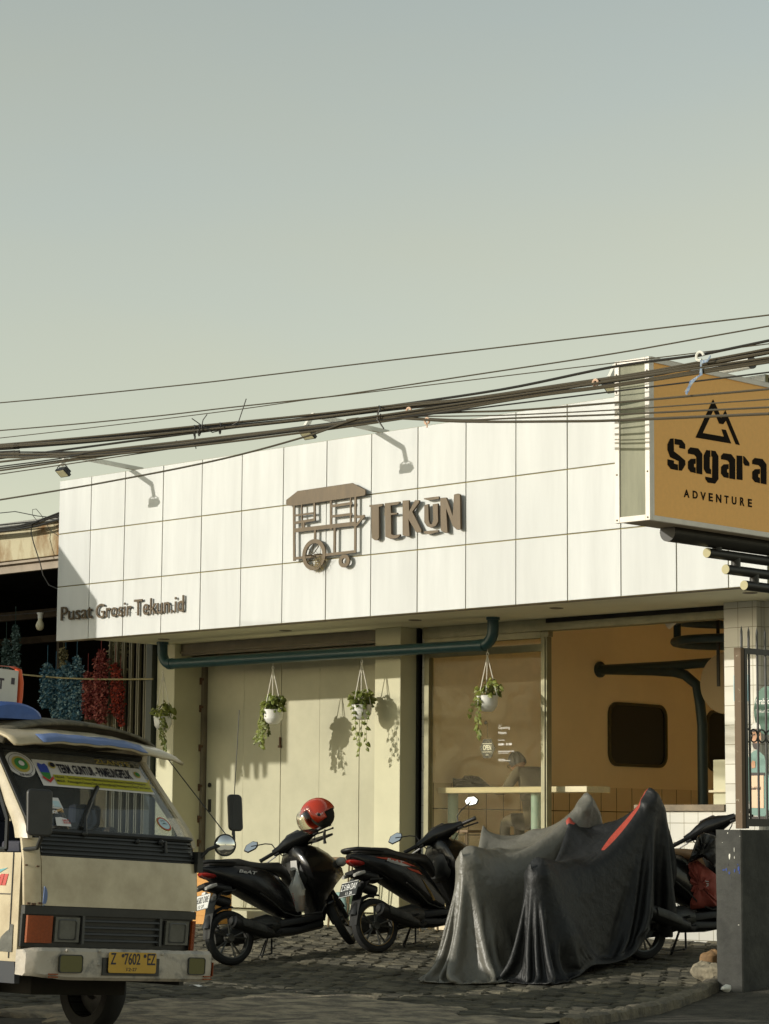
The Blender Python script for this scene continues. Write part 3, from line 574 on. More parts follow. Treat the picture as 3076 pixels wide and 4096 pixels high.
for k in range(11): x = -11.12-k*.075; f.box((x-.016, 1.60+.03*(k % 2), .3), (x+.004, 1.64+.03*(k % 2), 4.0))
f.build('folding_gate', m_gate, NB)
f = MB(); f.box((-19, 2.4, 4.35), (-11, 2.5, 4.47)); f.box((-19, 3.6, 4.15), (-11, 3.7, 4.25)); f.box((-13.9, 2.3, 3.5), (-13.85, 2.4, 5.0)); f.build('rafter', mat('old_timber', (.07, .05, .03), .8, var=(8, .4)), NB)
# light bulb on its wire
bp_ = PY(160, 2500, 1.35)
LB = thing('light_bulb', 'unlit white bulb hanging on a wire under the neighbour lintel', 'lamp', tuple(bp_))
f = MB(); f.lathe([(.0001, -.075), (.03, -.07), (.052, -.04), (.058, -.01), (.05, .025), (.03, .055), (.027, .085)], bp_, Z_, 20); f.build('bulb', mat('frosted_bulb', (.66, .60, .42), .3), LB, smooth=True)
f = MB(); f.lathe([(.03, .085), (.033, .10), (.033, .135), (.045, .15), (.045, .165), (.0001, .165)], bp_, Z_, 16); f.build('socket', m_white, LB, smooth=True)
f = MB(); f.tube([(-14.5, 1.35, bp_.z+.18), (bp_.x, 1.35, bp_.z+.165), (-11.0, 1.35, bp_.z+.24)], .006, 6); f.build('wire', m_wire, LB)
# rope and garlands
ra, rb = PY(-60, 2680, 1.45), PY(612, 2716, 1.45)
RP = []
for i in range(13): k = i/12; p = ra.lerp(rb, k); p.z -= .05*math.sin(math.pi*k); RP.append(p)
f = MB(); f.tube(RP, .011, 8); tag(f.build('rope', mat('straw_rope', (.28, .24, .12), .9)), 'thin straw coloured rope strung across the neighbour shop opening', 'rope')
def garland(px, y0, y1, wpx, col, col2, seed, label, Y=1.6, n=None, size=.036):
    q = random.Random(seed); a = PY(px, y0, Y); b = PY(px+q.uniform(-4, 4), y1, Y); wv = wpx/9996*29/.71*1.25
    n = n or int((a.z-b.z)*wv*6500)
    mb = MB(); mb.cm = 0
    for i in range(n):
        k = q.random(); c = a.lerp(b, k); rad = wv*(.55 if k < .12 else 1)*(1 if k < .8 else 1.25-.55*(k-.8)*5)
        ang = q.uniform(0, 6.28); rr = rad*math.sqrt(q.random())*.5; c = c+Vector((rr*math.cos(ang), rr*math.sin(ang)*.7, 0))
        d1 = Vector((q.gauss(0, 1), q.gauss(0, 1), q.gauss(-.3, 1))).normalized(); d2 = d1.orthogonal().normalized(); s_ = size*q.uniform(.6, 1.2)
        mb.cm = 0 if q.random() < .6 else 1
        mb.add([c, c+d1*s_*.6+d2*s_*.42, c+d1*s_*1.15, c+d1*s_*.6-d2*s_*.42], [(0, 1, 2, 3)])
    mb.cm = 0; mb.tube([a+Z_*.25, a, b], .006, 5)
    return tag(mb.build('flower_garland', [col, col2]), label, 'garland', 'flower garlands hanging in the neighbour shop')
def pm(n, c): return mat(n, c, .7)
cb1, cb2 = pm('blue_petal', (.035, .11, .165)), pm('pale_blue_petal', (.20, .31, .33)); cr1, cr2 = pm('red_petal', (.17, .025, .022)), pm('pink_petal', (.33, .10, .075)); cd1, cd2 = pm('dark_red_petal', (.13, .02, .012)), pm('scarlet_petal', (.36, .045, .02)); cg1, cg2 = pm('green_tinsel', (.02, .05, .04)), pm('silver_tinsel', (.12, .18, .17)); cy1, cy2 = pm('olive_petal', (.09, .08, .03)), pm('dull_cream_petal', (.30, .26, .14))
for px, y0, y1, wp, a_, b_, lb in ((190, 2655, 2830, 44, cb1, cb2, 'leftmost blue flower garland, shorter than its neighbours'), (224, 2680, 2862, 36, cb1, cb2, 'blue flower garland, second from the left of the four'), (262, 2645, 2895, 48, cb1, cb2, 'longest blue flower garland, hanging third from the left'), (308, 2630, 2885, 46, cb1, cb2, 'blue flower garland on the right, next to the pink ones'),
        (352, 2690, 2872, 38, cr1, cr2, 'red and pink garland directly right of the blue ones'), (405, 2600, 2888, 44, cr1, cr2, 'long pale pink garland between red ones'), (378, 2700, 2865, 24, cr1, cd2, 'narrow red garland behind the long pink one'), (462, 2655, 2860, 30, cd1, cd2, 'dark red garland beside the folding gate'), (482, 2700, 2900, 20, cd1, cd2, 'thin scarlet garland against the folding gate'),
        (470, 2560, 2700, 60, cy1, cy2, 'faded greenish garland high up near the white fascia'), (25, 2560, 2760, 34, cg1, cg2, 'dark green tinsel strand at the far left'), (62, 2500, 2740, 26, cg1, cg2, 'dark green tinsel strand right of the far left one'), (255, 2590, 2660, 26, cy1, cy2, 'short olive coloured garland above the blue ones')):
    garland(px, y0, y1, wp, a_, b_, px, lb, Y=1.5+.02*(px % 5)+(.5 if 'behind' in lb or 'faded' in lb else 0))
m_sack = mat('jute_sack', (.13, .10, .05), .9, var=(9, .3), bump=(60, .5))
for px, wv, hh, lb in ((375, .20, 1.35, 'brown jute bundle standing under the red garlands'), (440, .22, 1.20, 'brown jute bundle standing beside the folding gate')):
    p = PY(px, 2905, 1.9); f = MB(); f.loft([[Vector((p.x+wv*k_*math.cos(R_(a)), 1.9+.12*k_*math.sin(R_(a)), z)) for a in range(0, 360, 30)] for z, k_ in ((.33, .9), (1.2, 1.05), (2.0, 1.0), (p.z+.1, .85), (p.z+.2, .4))]); tag(f.build('cloth_bundle', m_sack, smooth=True), lb, 'bundle', 'bundles in the neighbour shop')
# ================================================================== CABLES
CY = -5.6
RN = random.Random(11); cabn = 0
def cable(pts, r, m, label, Y=CY, jit=0., grp='overhead cables across the street front'):
    P_ = [PY(x, y, Y) for x, y in pts]
    # run on past the frame at both ends
    d0 = (P_[0]-P_[1]).normalized(); d1 = (P_[-1]-P_[-2]).normalized()
    P_ = [P_[0]+d0*6+Z_*.05]+P_+[P_[-1]+d1*6]
    out = []
    for i in range(len(P_)-1):
        p0, p1, p2, p3 = P_[max(i-1, 0)], P_[i], P_[i+1], P_[min(i+2, len(P_)-1)]
        for k in range(6):
            t = k/6; v = .5*((2*p1)+(-p0+p2)*t+(2*p0-5*p1+4*p2-p3)*t*t+(-p0+3*p1-3*p2+p3)*t**3)
            v = v+Vector((0, jit*math.sin(i*2.1+t*3+len(out)), jit*math.sin(len(out)*.7+Y*40)))
            out.append(v)
    out.append(P_[-1]); f = MB(); f.tube(out, r, 7); o = f.build('cable', m, smooth=True); tag(o, label, 'cable', grp); return o
ordn = ['topmost', 'second from the top', 'third from the top', 'fourth from the top']
cable([(0, 1611), (700, 1543), (1069, 1500), (1400, 1460), (2237, 1361), (3076, 1260)], .0055, m_wire2, 'topmost thin cable, alone against the sky')
cable([(0, 1722), (578, 1669), (900, 1632), (1233, 1596), (1400, 1575), (1884, 1501), (2449, 1415), (3076, 1304)], .0055, m_wire2, 'second cable from the top, crossing the sky above the bundle')
cable([(0, 1752), (828, 1654), (1233, 1598), (1400, 1578), (2025, 1503), (2742, 1417), (3076, 1375)], .004, m_wire2, 'third and thinnest cable from the top')
cable([(1250, 1668), (1500, 1632), (2005, 1558), (2454, 1467), (2812, 1417), (3076, 1362)], .010, m_wire, 'black cable running just above the thick bundle towards the right')
A0 = [(-40, 1792), (0, 1789), (385, 1760), (790, 1721), (1252, 1673), (1600, 1630), (1864, 1604), (2237, 1548), (2590, 1498), (3076, 1409)]
nm = ['upper edge', 'top inner', 'middle', 'lower inner', 'lower edge', 'front', 'back', 'underside']
for k in range(8):
    off = [-13, -9, -5, -1, 3, 7, -3, 5][k]; q = random.Random(40+k); ph = q.uniform(0, 6)
    pts = [(x, y+off*(1-.15*math.sin(x/500+ph))+3*math.sin(x/380+ph)) for x, y in A0]
    cable(pts, [.008, .006, .010, .007, .010, .006, .009, .008][k], m_wire if k % 3 else m_wire2, 'strand of the thick cable bundle, at its %s' % nm[k], CY+.02*(k % 3)-.02)
B0 = [(-40, 1818), (0, 1815), (366, 1810), (722, 1776), (1156, 1722), (1600, 1662), (2106, 1582), (2449, 1540), (3076, 1440)]
for k in range(4):
    pts = [(x, y+[-7, 0, 8, 15][k]*(1-.5*max(0, min(1, (x-1000)/1400)))+2*math.sin(x/300+k)) for x, y in B0]
    cable(pts, [.007, .010, .007, .009][k], m_wire2 if k % 2 else m_wire, 'strand %s of the loose lower bundle under the thick one' % ['at the top', 'just below the top', 'just above the bottom', 'at the bottom'][k], CY-.05)
J = (1513, 1670)
cable([(1300, 1702), J, (1804, 1650), (2066, 1641), (2500, 1607), (3076, 1556)], .008, m_wire2, 'uppermost of the four cables crossing the orange sign', CY-.03)
cable([(1300, 1704), J, (1850, 1664), (2066, 1659), (2500, 1637), (3076, 1597)], .005, m_wire2, 'thin faint cable, second of the four across the orange sign', CY-.03)
cable([(1250, 1708), J, (1850, 1680), (2066, 1672), (2500, 1656), (3076, 1629)], .007, m_wire2, 'third of the four cables across the orange sign', CY-.03)
cable([(1200, 1712), (J[0], 1673), (1850, 1686), (2271, 1685), (2500, 1680), (3076, 1655)], .010, m_wire2, 'lowest of the four cables, crossing the tip of the mountain emblem', CY-.05)
cable([(0, 1999), (501, 1914), (900, 1833), (1233, 1743), (1426, 1676), (1600, 1650)], .008, m_wire2, 'cable sagging low across the left half of the fascia', CY-.07)
cable([(0, 1866), (270, 1828), (385, 1806), (700, 1782), (1000, 1745)], .006, m_wire, 'cable leaving the left edge below the bundle', CY-.06)
for k, (ya, yb) in enumerate(((2112, 2052), (2098, 2066), (2118, 2060), (2050, 2072), (2124, 2078))):
    f = MB(); f.tube([PY(-100, ya+12, .8), PY(60, ya-4, .8), PY(150, (ya+yb)/2+3, .8), PY(236, yb, .8), PY(300, yb-12, .75)], [.014, .010, .012, .006, .016][k], 7)
    tag(f.build('cable', m_wire, smooth=True), 'black cable over the neighbour roof, %s of five' % ['top', 'second', 'third', 'thinnest', 'lowest and thickest'][k], 'cable', 'cables over the neighbour roof')
f = MB(); f.tube([PY(*p, .78) for p in ((150, 2085), (128, 2095), (124, 2130), (135, 2175), (160, 2250), (172, 2300), (195, 2340), (240, 2360))], .008, 6); f.tube([PY(*p, .78) for p in ((152, 2088), (130, 2060), (130, 2038), (145, 2036), (165, 2060), (200, 2120), (236, 2145))], .004, 6)
tag(f.build('loose_wire', m_wire, smooth=True), 'slack black wire looping down over the stained concrete beam', 'wire')
# ties, clamps and tangled ends
tm = MB()
for pts in (((768, 1674), (812, 1705), (850, 1730), (880, 1722)), ((828, 1658), (812, 1680), (806, 1712), (790, 1722)), ((985, 1595), (970, 1640), (955, 1685), (930, 1700)), ((705, 1763), (740, 1785), (765, 1785), (780, 1765), (782, 1742)), ((778, 1725), (778, 1760), (784, 1795)), ((800, 1712), (790, 1730), (800, 1740), (806, 1722))):
    tm.tube([PY(*p, CY-.05) for p in pts], .0045, 5)
for px in (778, 796, 880): tm.tube([PY(px+3*math.cos(a*.5), 1722-.095*(px-790)+22*math.sin(a*.5), CY-.03-.03*math.cos(a*.5)) for a in range(13)], .006, 5)
tag(tm.build('cable_tie', m_wire), 'tangle of black tie wire and loose ends on the cable bundle left of centre', 'wire')
tm = MB(); tm.tube([PY(*p, CY-.06) for p in ((1520, 1635), (1512, 1655), (1510, 1680), (1518, 1690), (1535, 1715))], .006, 5); tm.tube([PY(1516+6*math.cos(a*.6), 1655+32*math.sin(a*.6), CY-.03-.05*math.cos(a*.6)) for a in range(11)], .005, 5)
tag(tm.build('cable_tie', m_wire), 'black tie wire knotting both cable bundles in the middle', 'wire')
m_clamp = mat('pale_pink_clamp', (.62, .42, .30), .5)
for px, py, lb in ((1635, 1643, 'small pink clamp on the thick bundle above the fascia'), (1708, 1684, 'pink ring clamp dangling where the four thin cables split'), (2382, 1531, 'pink clamp on the bundle just left of the orange sign')):
    f = MB(); c = PY(px, py, CY-.04); f.tube(arc_pts(c, X_, Z_, .022, -60, 260, 12), .009, 6); f.tube([c-Z_*.02, c-Z_*.05], .006, 5); tag(f.build('cable_clamp', m_clamp), lb, 'clamp', 'clamps on the overhead cables')
f = MB(); c = PY(2800, 1425, CY-.05); f.tube(arc_pts(c, X_, Z_, .03, 0, 300, 12), .010, 6); tag(f.build('cable_clamp', m_whitemetal), 'white ring clamp above the blue twine', 'clamp', 'clamps on the overhead cables')
tw = MB(); m_tw = mat('blue_twine', (.10, .20, .42), .8, var=(40, .7), col2=(.5, .55, .55)); q = random.Random(9)
for k in range(9):
    j = lambda s_: q.uniform(-s_, s_)
    tw.tube([PY(2806+j(4), 1440, CY-.07), PY(2805+j(6), 1500, CY-.07), PY(2790+j(4), 1508+j(3), CY-.07), PY(2768+j(8), 1530+j(6), CY-.07), PY(2745+j(10), 1572+j(8), CY-.07)], .0035, 4)
for k in range(3): tw.tube([PY(2806, 1445+4*k, CY-.07), PY(2830, 1440+3*k, CY-.07), PY(2842, 1422+3*k, CY-.07)], .004, 4)
tag(tw.build('twine', m_tw), 'frayed blue plastic twine knotted on the cables before the orange sign', 'twine')
# ================================================================== ORANGE LIGHTBOX SIGN
LB_ = thing('lightbox_sign', 'orange lightbox sign in a white metal frame, Sagara Adventure under a mountain emblem', 'sign', (2.3, -4.2, 3.2))
SY = -5.15; SX = PY(2596, 1425, SY).x; sx0 = PY(2457, 1445, SY).x; st_ = PY(2594, 1425, SY).z; sb = PY(2600, 2079, SY).z; SE = SY+2.25
tn = Matrix.Translation((SX, SY, sb)) @ Matrix.Rotation(R_(.0), 4, 'Z') @ Matrix.Translation((-SX, -SY, -sb))
m_orange = mat('orange_sign_film', (.90, .475, .125), .55, var=(30, .06)); m_sideg = mat('grimy_green_side', (.27, .27, .19), .75, var=(2, .28), sc=(4, 4, .5)); m_frame = mat('white_sign_frame', (.68, .63, .56), .4, var=(7, .12))
f = MB(); f.box((sx0+.03, SY+.012, sb+.03), (SX-.03, SY+.03, st_-.03)); f.build('side_panel', m_sideg, LB_)
f = MB(); f.box((SX-.022, SY+.03, sb+.03), (SX-.010, SE-.03, st_-.03)); pn = f.build('face_panel', m_orange, LB_)
f = MB(); f.box((sx0+.02, SY+.04, sb+.006), (SX-.03, SE, sb+.02)); f.box((sx0+.01, SY+.04, sb+.02), (sx0+.02, SE, st_)); f.box((sx0+.02, SY+.04, st_-.02), (SX-.03, SE, st_-.008)); f.build('casing', m_return, LB_)
f = MB(); w_ = .042
for (lo, hi) in (((sx0, SY, sb), (sx0+w_, SY+.03, st_)), ((SX-w_, SY, sb), (SX, SY+.03, st_)), ((sx0+w_, SY+.001, sb), (SX-w_, SY+.028, sb+w_)), ((sx0+w_, SY+.001, st_-w_), (SX-w_, SY+.028, st_)),
        ((SX-.03, SY+.03, sb), (SX, SE, sb+.038)), ((SX-.03, SY+.03, st_-.038), (SX, SE, st_)), ((SX-.03, SY+.03, sb+.038), (SX-.001, SY+.055, st_-.038)), ((SX-.03, SE-.04, sb+.038), (SX-.001, SE, st_-.038))): f.box(lo, hi)
f.build('frame', m_frame, LB_, bevel=.003)
f = MB()
for z in (sb+.02, sb+.35, sb+.95, st_-.1, st_-.02):
    for x in (sx0+.02, SX-.02): f.ball((x, SY-.001, z), .007, 8)
f.build('rivet', m_shutter, LB_)
m_ink = mat('dark_brown_ink', (.012, .008, .005), .8, spec=.1)
def sp(x, y): p = PX(x, y, SX-.008); return (p.y, p.z)
zs = 1/2.4571
def za(x, y): return sp(2400+x*zs, 1350+y*zs)
lg = MB()
def spoly(mb, pl, t=.003): mb.prism(pl, Vector((SX-.010, 0, 0)), Y_, Z_, X_, .0005, t)
emb = MB()
spoly(emb, [za(*p) for p in ((1112, 608), (1162, 715), (1190, 795), (1232, 715), (1375, 1057), (1335, 1050), (1238, 815), (1212, 852), (1172, 845), (1116, 712), (1010, 938), (1220, 975), (1195, 902), (1236, 907), (1290, 1042), (940, 983))])
emb.build('emblem', m_ink, pn)
wb = MB(); z2 = 1/1.8438
def zb(x, y): return sp(2250+x*z2, 1300+y*z2)
# blocky stencil word Sagara traced as slabs
BL = {
 'S': [[(775, 880), (795, 838), (820, 836), (822, 932), (862, 962), (905, 1000), (907, 1030), (880, 1075), (858, 1072), (858, 1004), (795, 975), (775, 920)], [(828, 838), (880, 848), (905, 880), (905, 915), (862, 906), (862, 884), (828, 880)], [(775, 990), (822, 1000), (822, 1022), (852, 1030), (852, 1072), (800, 1062), (775, 1030)]],
 'a': [[(0, 20), (18, 0), (75, 8), (105, 48), (105, 200), (62, 192), (62, 72), (48, 55), (0, 46)], [(0, 105), (20, 85), (56, 84), (56, 120), (44, 124), (44, 145), (56, 150), (56, 190), (20, 182), (0, 155)]],
 'g': [[(0, 40), (20, 0), (48, 3), (48, 50), (44, 52), (44, 135), (54, 145), (54, 178), (20, 172), (0, 140)], [(56, 3), (86, 8), (108, 45), (108, 215), (84, 248), (30, 240), (12, 212), (12, 196), (62, 206), (64, 50), (56, 46)]],
 'r': [[(0, 0), (42, 4), (44, 182), (0, 176)], [(50, 4), (60, 10), (95, 55), (95, 78), (62, 74), (50, 52)]]}
def place_letter(ch, x0, y0, sxx, syy, sh=.15):
    for pl in BL[ch]:
        if ch == 'S': q_ = pl
        else: q_ = [(x0+a*sxx, y0+b*syy) for a, b in pl]
        spoly(wb, [zb(*p) for p in q_])
place_letter('S', 0, 0, 1, 1); place_letter('a', 926, 902, 1.0, 1.0); place_letter('g', 1042, 922, 1.0, 1.0); place_letter('a', 1170, 945, .99, .97); place_letter('r', 1285, 962, .98, 1.0); place_letter('a', 1400, 980, 1.0, .98)
wb.build('name_lettering', m_ink, pn)
ad = MB(); a = Vector((SX-.010, *zb(896, 1270))); 
p0 = za(825, 100); p1 = za(1495, 193); pth = za(835, 15)
word = 'ADVENTURE'; xs_ = [(825, 880), (912, 962), (988, 1042), (1070, 1110), (1142, 1194), (1225, 1265), (1297, 1342), (1378, 1421), (1456, 1494)]; yb_ = [(98, 15), (110, 28), (125, 40), (136, 50), (148, 62), (158, 75), (168, 85), (180, 92), (192, 108)]
for ch, (xa, xb), (yy, yt) in zip(word, xs_, yb_):
    ad = MB(); A = za(xa, yy+1474.3); Bq = za(xb, yy+1474.3); Tt = za(xa, yt+1474.3); text(ad, ch, (SX-.0095, A[0], (A[1]+za(xb, yy+1474.3)[1])/2), Y_, Z_, Bq[0]-A[0], Tt[1]-A[1]-.004, 0, .002, bold=.03); ad.build('letter', m_ink, pn)
# pole and stepped tubes carrying the lightbox
m_pole = mat('dark_sign_steel', (.016, .015, .012), .5, var=(10, .3)); m_cap = mat('tube_end_cap', (.42, .38, .22), .7)
SP = thing('sign_post', 'dark steel tube bracket of stepped pipes under the orange lightbox', 'post', (2.3, -2.8, 0))
XT = SX-.21
for (x, y, r, r2) in ((2670, 2127, .072, 0), (2828, 2211, .037, 0), (2903, 2277, .037, 0), (2977, 2341, .037, 0)):
    p = PX(x, y, XT); f = MB(); f.tube([p, Vector((XT, SE+.5, p.z))], r, 18); tb = f.build('tube', m_pole, SP, smooth=True)
    if r < .05: f = MB(); f.lathe([(.0001, .004), (r*.97, .004), (r*.97, -.002)], p, (0, -1, 0), 18); f.build('end_cap', m_cap, tb)
for xa, ya, yb in ((2868, 2160, 2205), (2943, 2232, 2272), (3017, 2296, 2336)):
    a = PX(xa, ya, XT); b = PX(xa, yb, XT); f = MB(); f.tube([a, Vector((XT, a.y, b.z))], .036, 14); f.build('spacer', m_pole, SP, smooth=True)
yp_ = PX(3076, 2341, XT).y+.30; f = MB(); f.tube([(XT, yp_, 0), (XT, yp_, sb-.02)], .09, 18); f.tube([(XT, SY+.6, sb-.03), (XT, SE+.1, sb-.03)], .03, 10); f.build('pole', m_pole, SP, smooth=True)
f = MB(); f.tube([PX(3008, 2186, XT), PX(3020, 2198, XT), PX(3068, 2200, XT)], .007, 6); f.tube([PX(3040, 2212, XT-.03), PX(3075, 2205, XT-.03)], .03, 6, flat=.3); f.build('wire', m_wire, SP)
p = PY(2880, 1490, -.3); f = MB(); f.tube([PY(2850, 1482, -.25), PY(3003, 1452, -.25)], .055, 14); wp = f.build('white_pipe', m_whitemetal, smooth=True); tag(wp, 'short white pipe lying above the fascia behind the orange lightbox', 'pipe')
f = MB(); f.tube([PY(3003, 1452, -.25), PY(3012, 1450, -.25)], .057, 14); f.build('pipe_end', m_black, wp)
# ================================================================== GATE PILLAR AND GATE
m_pil = mat('grey_painted_pillar', (.050, .050, .042), .75, var=(5, .5), bump=(14, .7, .01))
PC = Vector((.735, -1.70, .09))
pb = PX(2863, 3400, 0)  # unused
GPl = thing('gate_pillar', 'dark grey painted masonry pillar with chipped edges at the forecourt corner', 'pillar', (PC.x, PC.y, 0))
lx = PY(2866, 3600, PC.y).x; ptz = PY(2973, 3319, PC.y).z
f = MB(); q = random.Random(2)
nz = 26
def pring(z, k=0):
    c = lambda a: a+q.uniform(-.004, .004)
    return [Vector((c(lx), PC.y, z)), Vector((lx+.02, PC.y-.0, z)), Vector((PC.x-.01, PC.y, z)), Vector((PC.x, PC.y+.01, z)), Vector((PC.x, -.25, z)), Vector((lx, -.25, z))]
f.loft([pring(-.1+(ptz+.1)*i/nz) for i in range(nz+1)])
pil = f.build('shaft', m_pil, GPl)
f = MB(); m_chip = mat('white_chip', (.7, .68, .6), .8); m_bluep = mat('blue_paint_mark', (.02, .05, .22), .7); qq = random.Random(8)
def splat(mb, px, py, w_, h_, n=9):
    c = PY(px, py, PC.y); mb.prism([(w_*math.cos(2*math.pi*k/n)*qq.uniform(.6, 1.2), h_*math.sin(2*math.pi*k/n)*qq.uniform(.6, 1.2)) for k in range(n)], Vector((c.x, PC.y, c.z)), X_, Z_, -Y_, .001, .0025)
for a in ((2919, 3425, .010, .03), (2938, 3430, .004, .012), (2937, 3398, .003, .02), (2911, 3332, .006, .006), (2890, 3370, .003, .003), (2960, 3345, .004, .003), (2955, 3700, .008, .003)): splat(f, *a)
f.build('chipped_paint', m_chip, pil)
f = MB()
for a in ((2895, 3480, .016, .008), (2906, 3478, .010, .014), (2918, 3492, .010, .012), (2939, 3483, .007, .016), (2955, 3475, .010, .022), (2958, 3490, .006, .012), (2952, 3458, .005, .006)): splat(f, *a)
f.build('paint_mark', m_bluep, pil)
f = MB()
for a in ((2913, 3457, .006, .015), (2922, 3512, .010, .012), (2924, 3538, .005, .012), (2915, 3585, .003, .004)): splat(f, *a)
f.build('tar_mark', m_black, pil)
GT = thing('iron_gate', 'black iron gate of spiked bars with a row of rings above the grey pillar', 'gate', (PC.x, PC.y, ptz))
GX = .60; gy0 = PX(2962, 3000, GX).y
zt_ = PX(2962, 2590, GX).z; zb_ = ptz+.01; gy1 = gy0+2.0
m_gpost = mat('chipped_brown_gate_post', (.115, .075, .04), .7, var=(18, .7), col2=(.4, .36, .26), ramp=(.30, .36))
f = MB(); xg0 = PY(2950, 3000, gy0).x; f.box((GX-.03-.03, gy0, zb_), (GX+.012, gy0+.05, zt_)); f.build('post', m_gpost, GT, bevel=.002)
f = MB(); f.box((GX-.012, gy0+.052, zb_+.002), (GX+.016, gy0+.09, zt_-.002)); f.box((GX-.010, gy0+.091, zt_-.05), (GX+.014, gy1, zt_)); f.box((GX-.010, gy0+.091, zb_+.02), (GX+.014, gy1, zb_+.085)); f.build('frame', m_black, GT)
ys_ = [PX(x, 3000, GX).y for x in (2999, 3032, 3065)]; dy = (ys_[2]-ys_[0])/2; ys_ = [ys_[0]+dy*k for k in range(-1, 16)]
for k, y in enumerate(ys_):
    if k == 0: y = gy0+.03
    f = MB(); top = zt_+.19
    if k: f.box((GX-.004, y-.009, zb_+.085), (GX+.008, y+.009, zt_))
    f.loft([[Vector((GX+a*.006*s_, y+b*.010*s_, z)) for a, b in ((-1, -1), (1, -1), (1, 1), (-1, 1))] for z, s_ in ((zt_, 1), (top-.05, 1), (top, .05))]); f.build('bar', m_black, GT)
zr = PX(2980, 2941, GX).z
for k in range(0, 16):
    c = Vector((GX, (ys_[k]+ys_[k+1])/2, zr)); 
    if k == 0: c.y = (gy0+.09+ys_[1])/2
    f = MB(); f.tube(arc_pts(c, Y_, Z_, dy*.46, 0, 360, 20), .007, 6, caps=False); f.build('ring', m_black, GT)
# delivery poster and small notice on the tiled pier
def pp(x, y, Y=1.618): p = PY(x, y, Y); return (p.x, p.z)
def poly(mb, pts, Y, t0=.001, t1=.0025): mb.prism([pp(2800+x/2.4565, 2500+y/2.4565, Y) for x, y in pts], Vector((0, Y, 0)), X_, Z_, -Y_, t0, t1)
NT = thing('paper_notice', 'faded white notice with a blue outline and band stuck on the tiled pier', 'notice', (-1.75, 1.62, 2.6))
m_np = mat('faded_paper', (.74, .74, .68), .7); m_nb = mat('pale_blue_print', (.22, .42, .47), .7)
f = MB(); poly(f, [(330, 492), (478, 488), (478, 748), (330, 750)], 1.618); f.build('paper', m_np, NT)
f = MB(); poly(f, [(333, 672), (477, 670), (477, 746), (333, 748)], 1.616)
for q_ in ([(332, 494), (340, 494), (340, 672), (332, 672)], [(470, 490), (477, 490), (477, 670), (470, 670)], [(340, 494), (470, 490), (470, 497), (340, 501)]): poly(f, q_, 1.616)
f.build('print', m_nb, NT)
# the standee stands on the ground on the far side of the gate
PO = thing('delivery_poster', 'cut-out poster of a delivery rider in teal jacket holding a bag behind the gate', 'poster', (-1.2, .9, .3))
QY = .95
m_pg = mat('poster_green', (.10, .19, .14), .6); m_pj = mat('poster_jacket', (.16, .27, .23), .6); m_ps = mat('poster_skin', (.50, .27, .15), .6); m_pk = mat('poster_dark', (.04, .03, .025), .6); m_pbag = mat('poster_bag', (.72, .50, .33), .6); m_pw = mat('poster_white', (.78, .78, .72), .6)
def pq(mb, pts, lay): mb.prism([pp(2800+x/2.4565, 2500+y/2.4565, QY) for x, y in pts], Vector((0, QY, 0)), X_, Z_, -Y_, -.01 if lay == 0 else .002*lay, .002*lay+.0015)
def ell(cx, cy, rx, ry, n=24, a0=0, a1=360): return [(cx+rx*math.cos(R_(a0+(a1-a0)*k/n)), cy+ry*math.sin(R_(a0+(a1-a0)*k/n))) for k in range(n)]
f = MB(); pq(f, ell(660, 840, 130, 240, 32), 0); f.build('speech_balloon', m_pg, PO)
f = MB()
pq(f, [(520, 1245), (560, 1225), (600, 1255), (635, 1290), (660, 1400), (690, 1560), (690, 1800), (640, 1880), (500, 1870), (480, 1700), (470, 1540), (438, 1530), (440, 1420), (470, 1310), (500, 1270)], 1); f.build('jacket', m_pj, PO)
f = MB(); pq(f, ell(553, 1010, 46, 50, 20, 180, 360)+[(600, 1020), (508, 1020)], 2); f.build('helmet', m_pw, PO)
f = MB(); pq(f, ell(556, 1100, 46, 92), 1.5); pq(f, [(520, 1330), (545, 1340), (548, 1400), (515, 1410), (505, 1360)], 3); f.build('face', m_ps, PO)
f = MB(); pq(f, ell(556, 1150, 40, 75, 20, 20, 160)+[(520, 1160), (590, 1160)], 3); pq(f, [(525, 1075), (545, 1070), (545, 1082), (525, 1086)], 3); pq(f, [(565, 1070), (590, 1075), (590, 1088), (565, 1082)], 3); pq(f, [(505, 1880), (635, 1885), (632, 1975), (500, 1975)], 2); pq(f, [(510, 1450), (640, 1450), (640, 1480), (500, 1482)], 3)
pq(f, ell(553, 1050, 46, 26, 16, 180, 360), 2.7); f.build('dark_print', m_pk, PO)
f = MB(); pq(f, [(500, 1482), (630, 1478), (632, 1800), (500, 1795)], 4); f.build('paper_bag', m_pbag, PO)
f = MB()
def ptx(mb, s_, x, y, wpx, hpx, lay, bd=.02):
    a = pp(2800+x/2.4565, 2500+y/2.4565, QY); b = pp(2800+(x+wpx)/2.4565, 2500+y/2.4565, QY); c = pp(2800+x/2.4565, 2500+(y-hpx)/2.4565, QY)
    text(mb, s_, (a[0], QY-.002*lay, a[1]), X_, Z_, b[0]-a[0], c[1]-a[1], 0, .0012, bold=bd)
ptx(f, 'GrabFood', 548, 782, 190, 60, 1); ptx(f, 'Tekun Cafe', 548, 865, 180, 34, 1, .01); f.build('lettering', m_pw, PO)
f = MB(); ptx(f, 'GrabFood', 500, 1620, 104, 32, 5.5); f.build('bag_lettering', m_pk, PO)

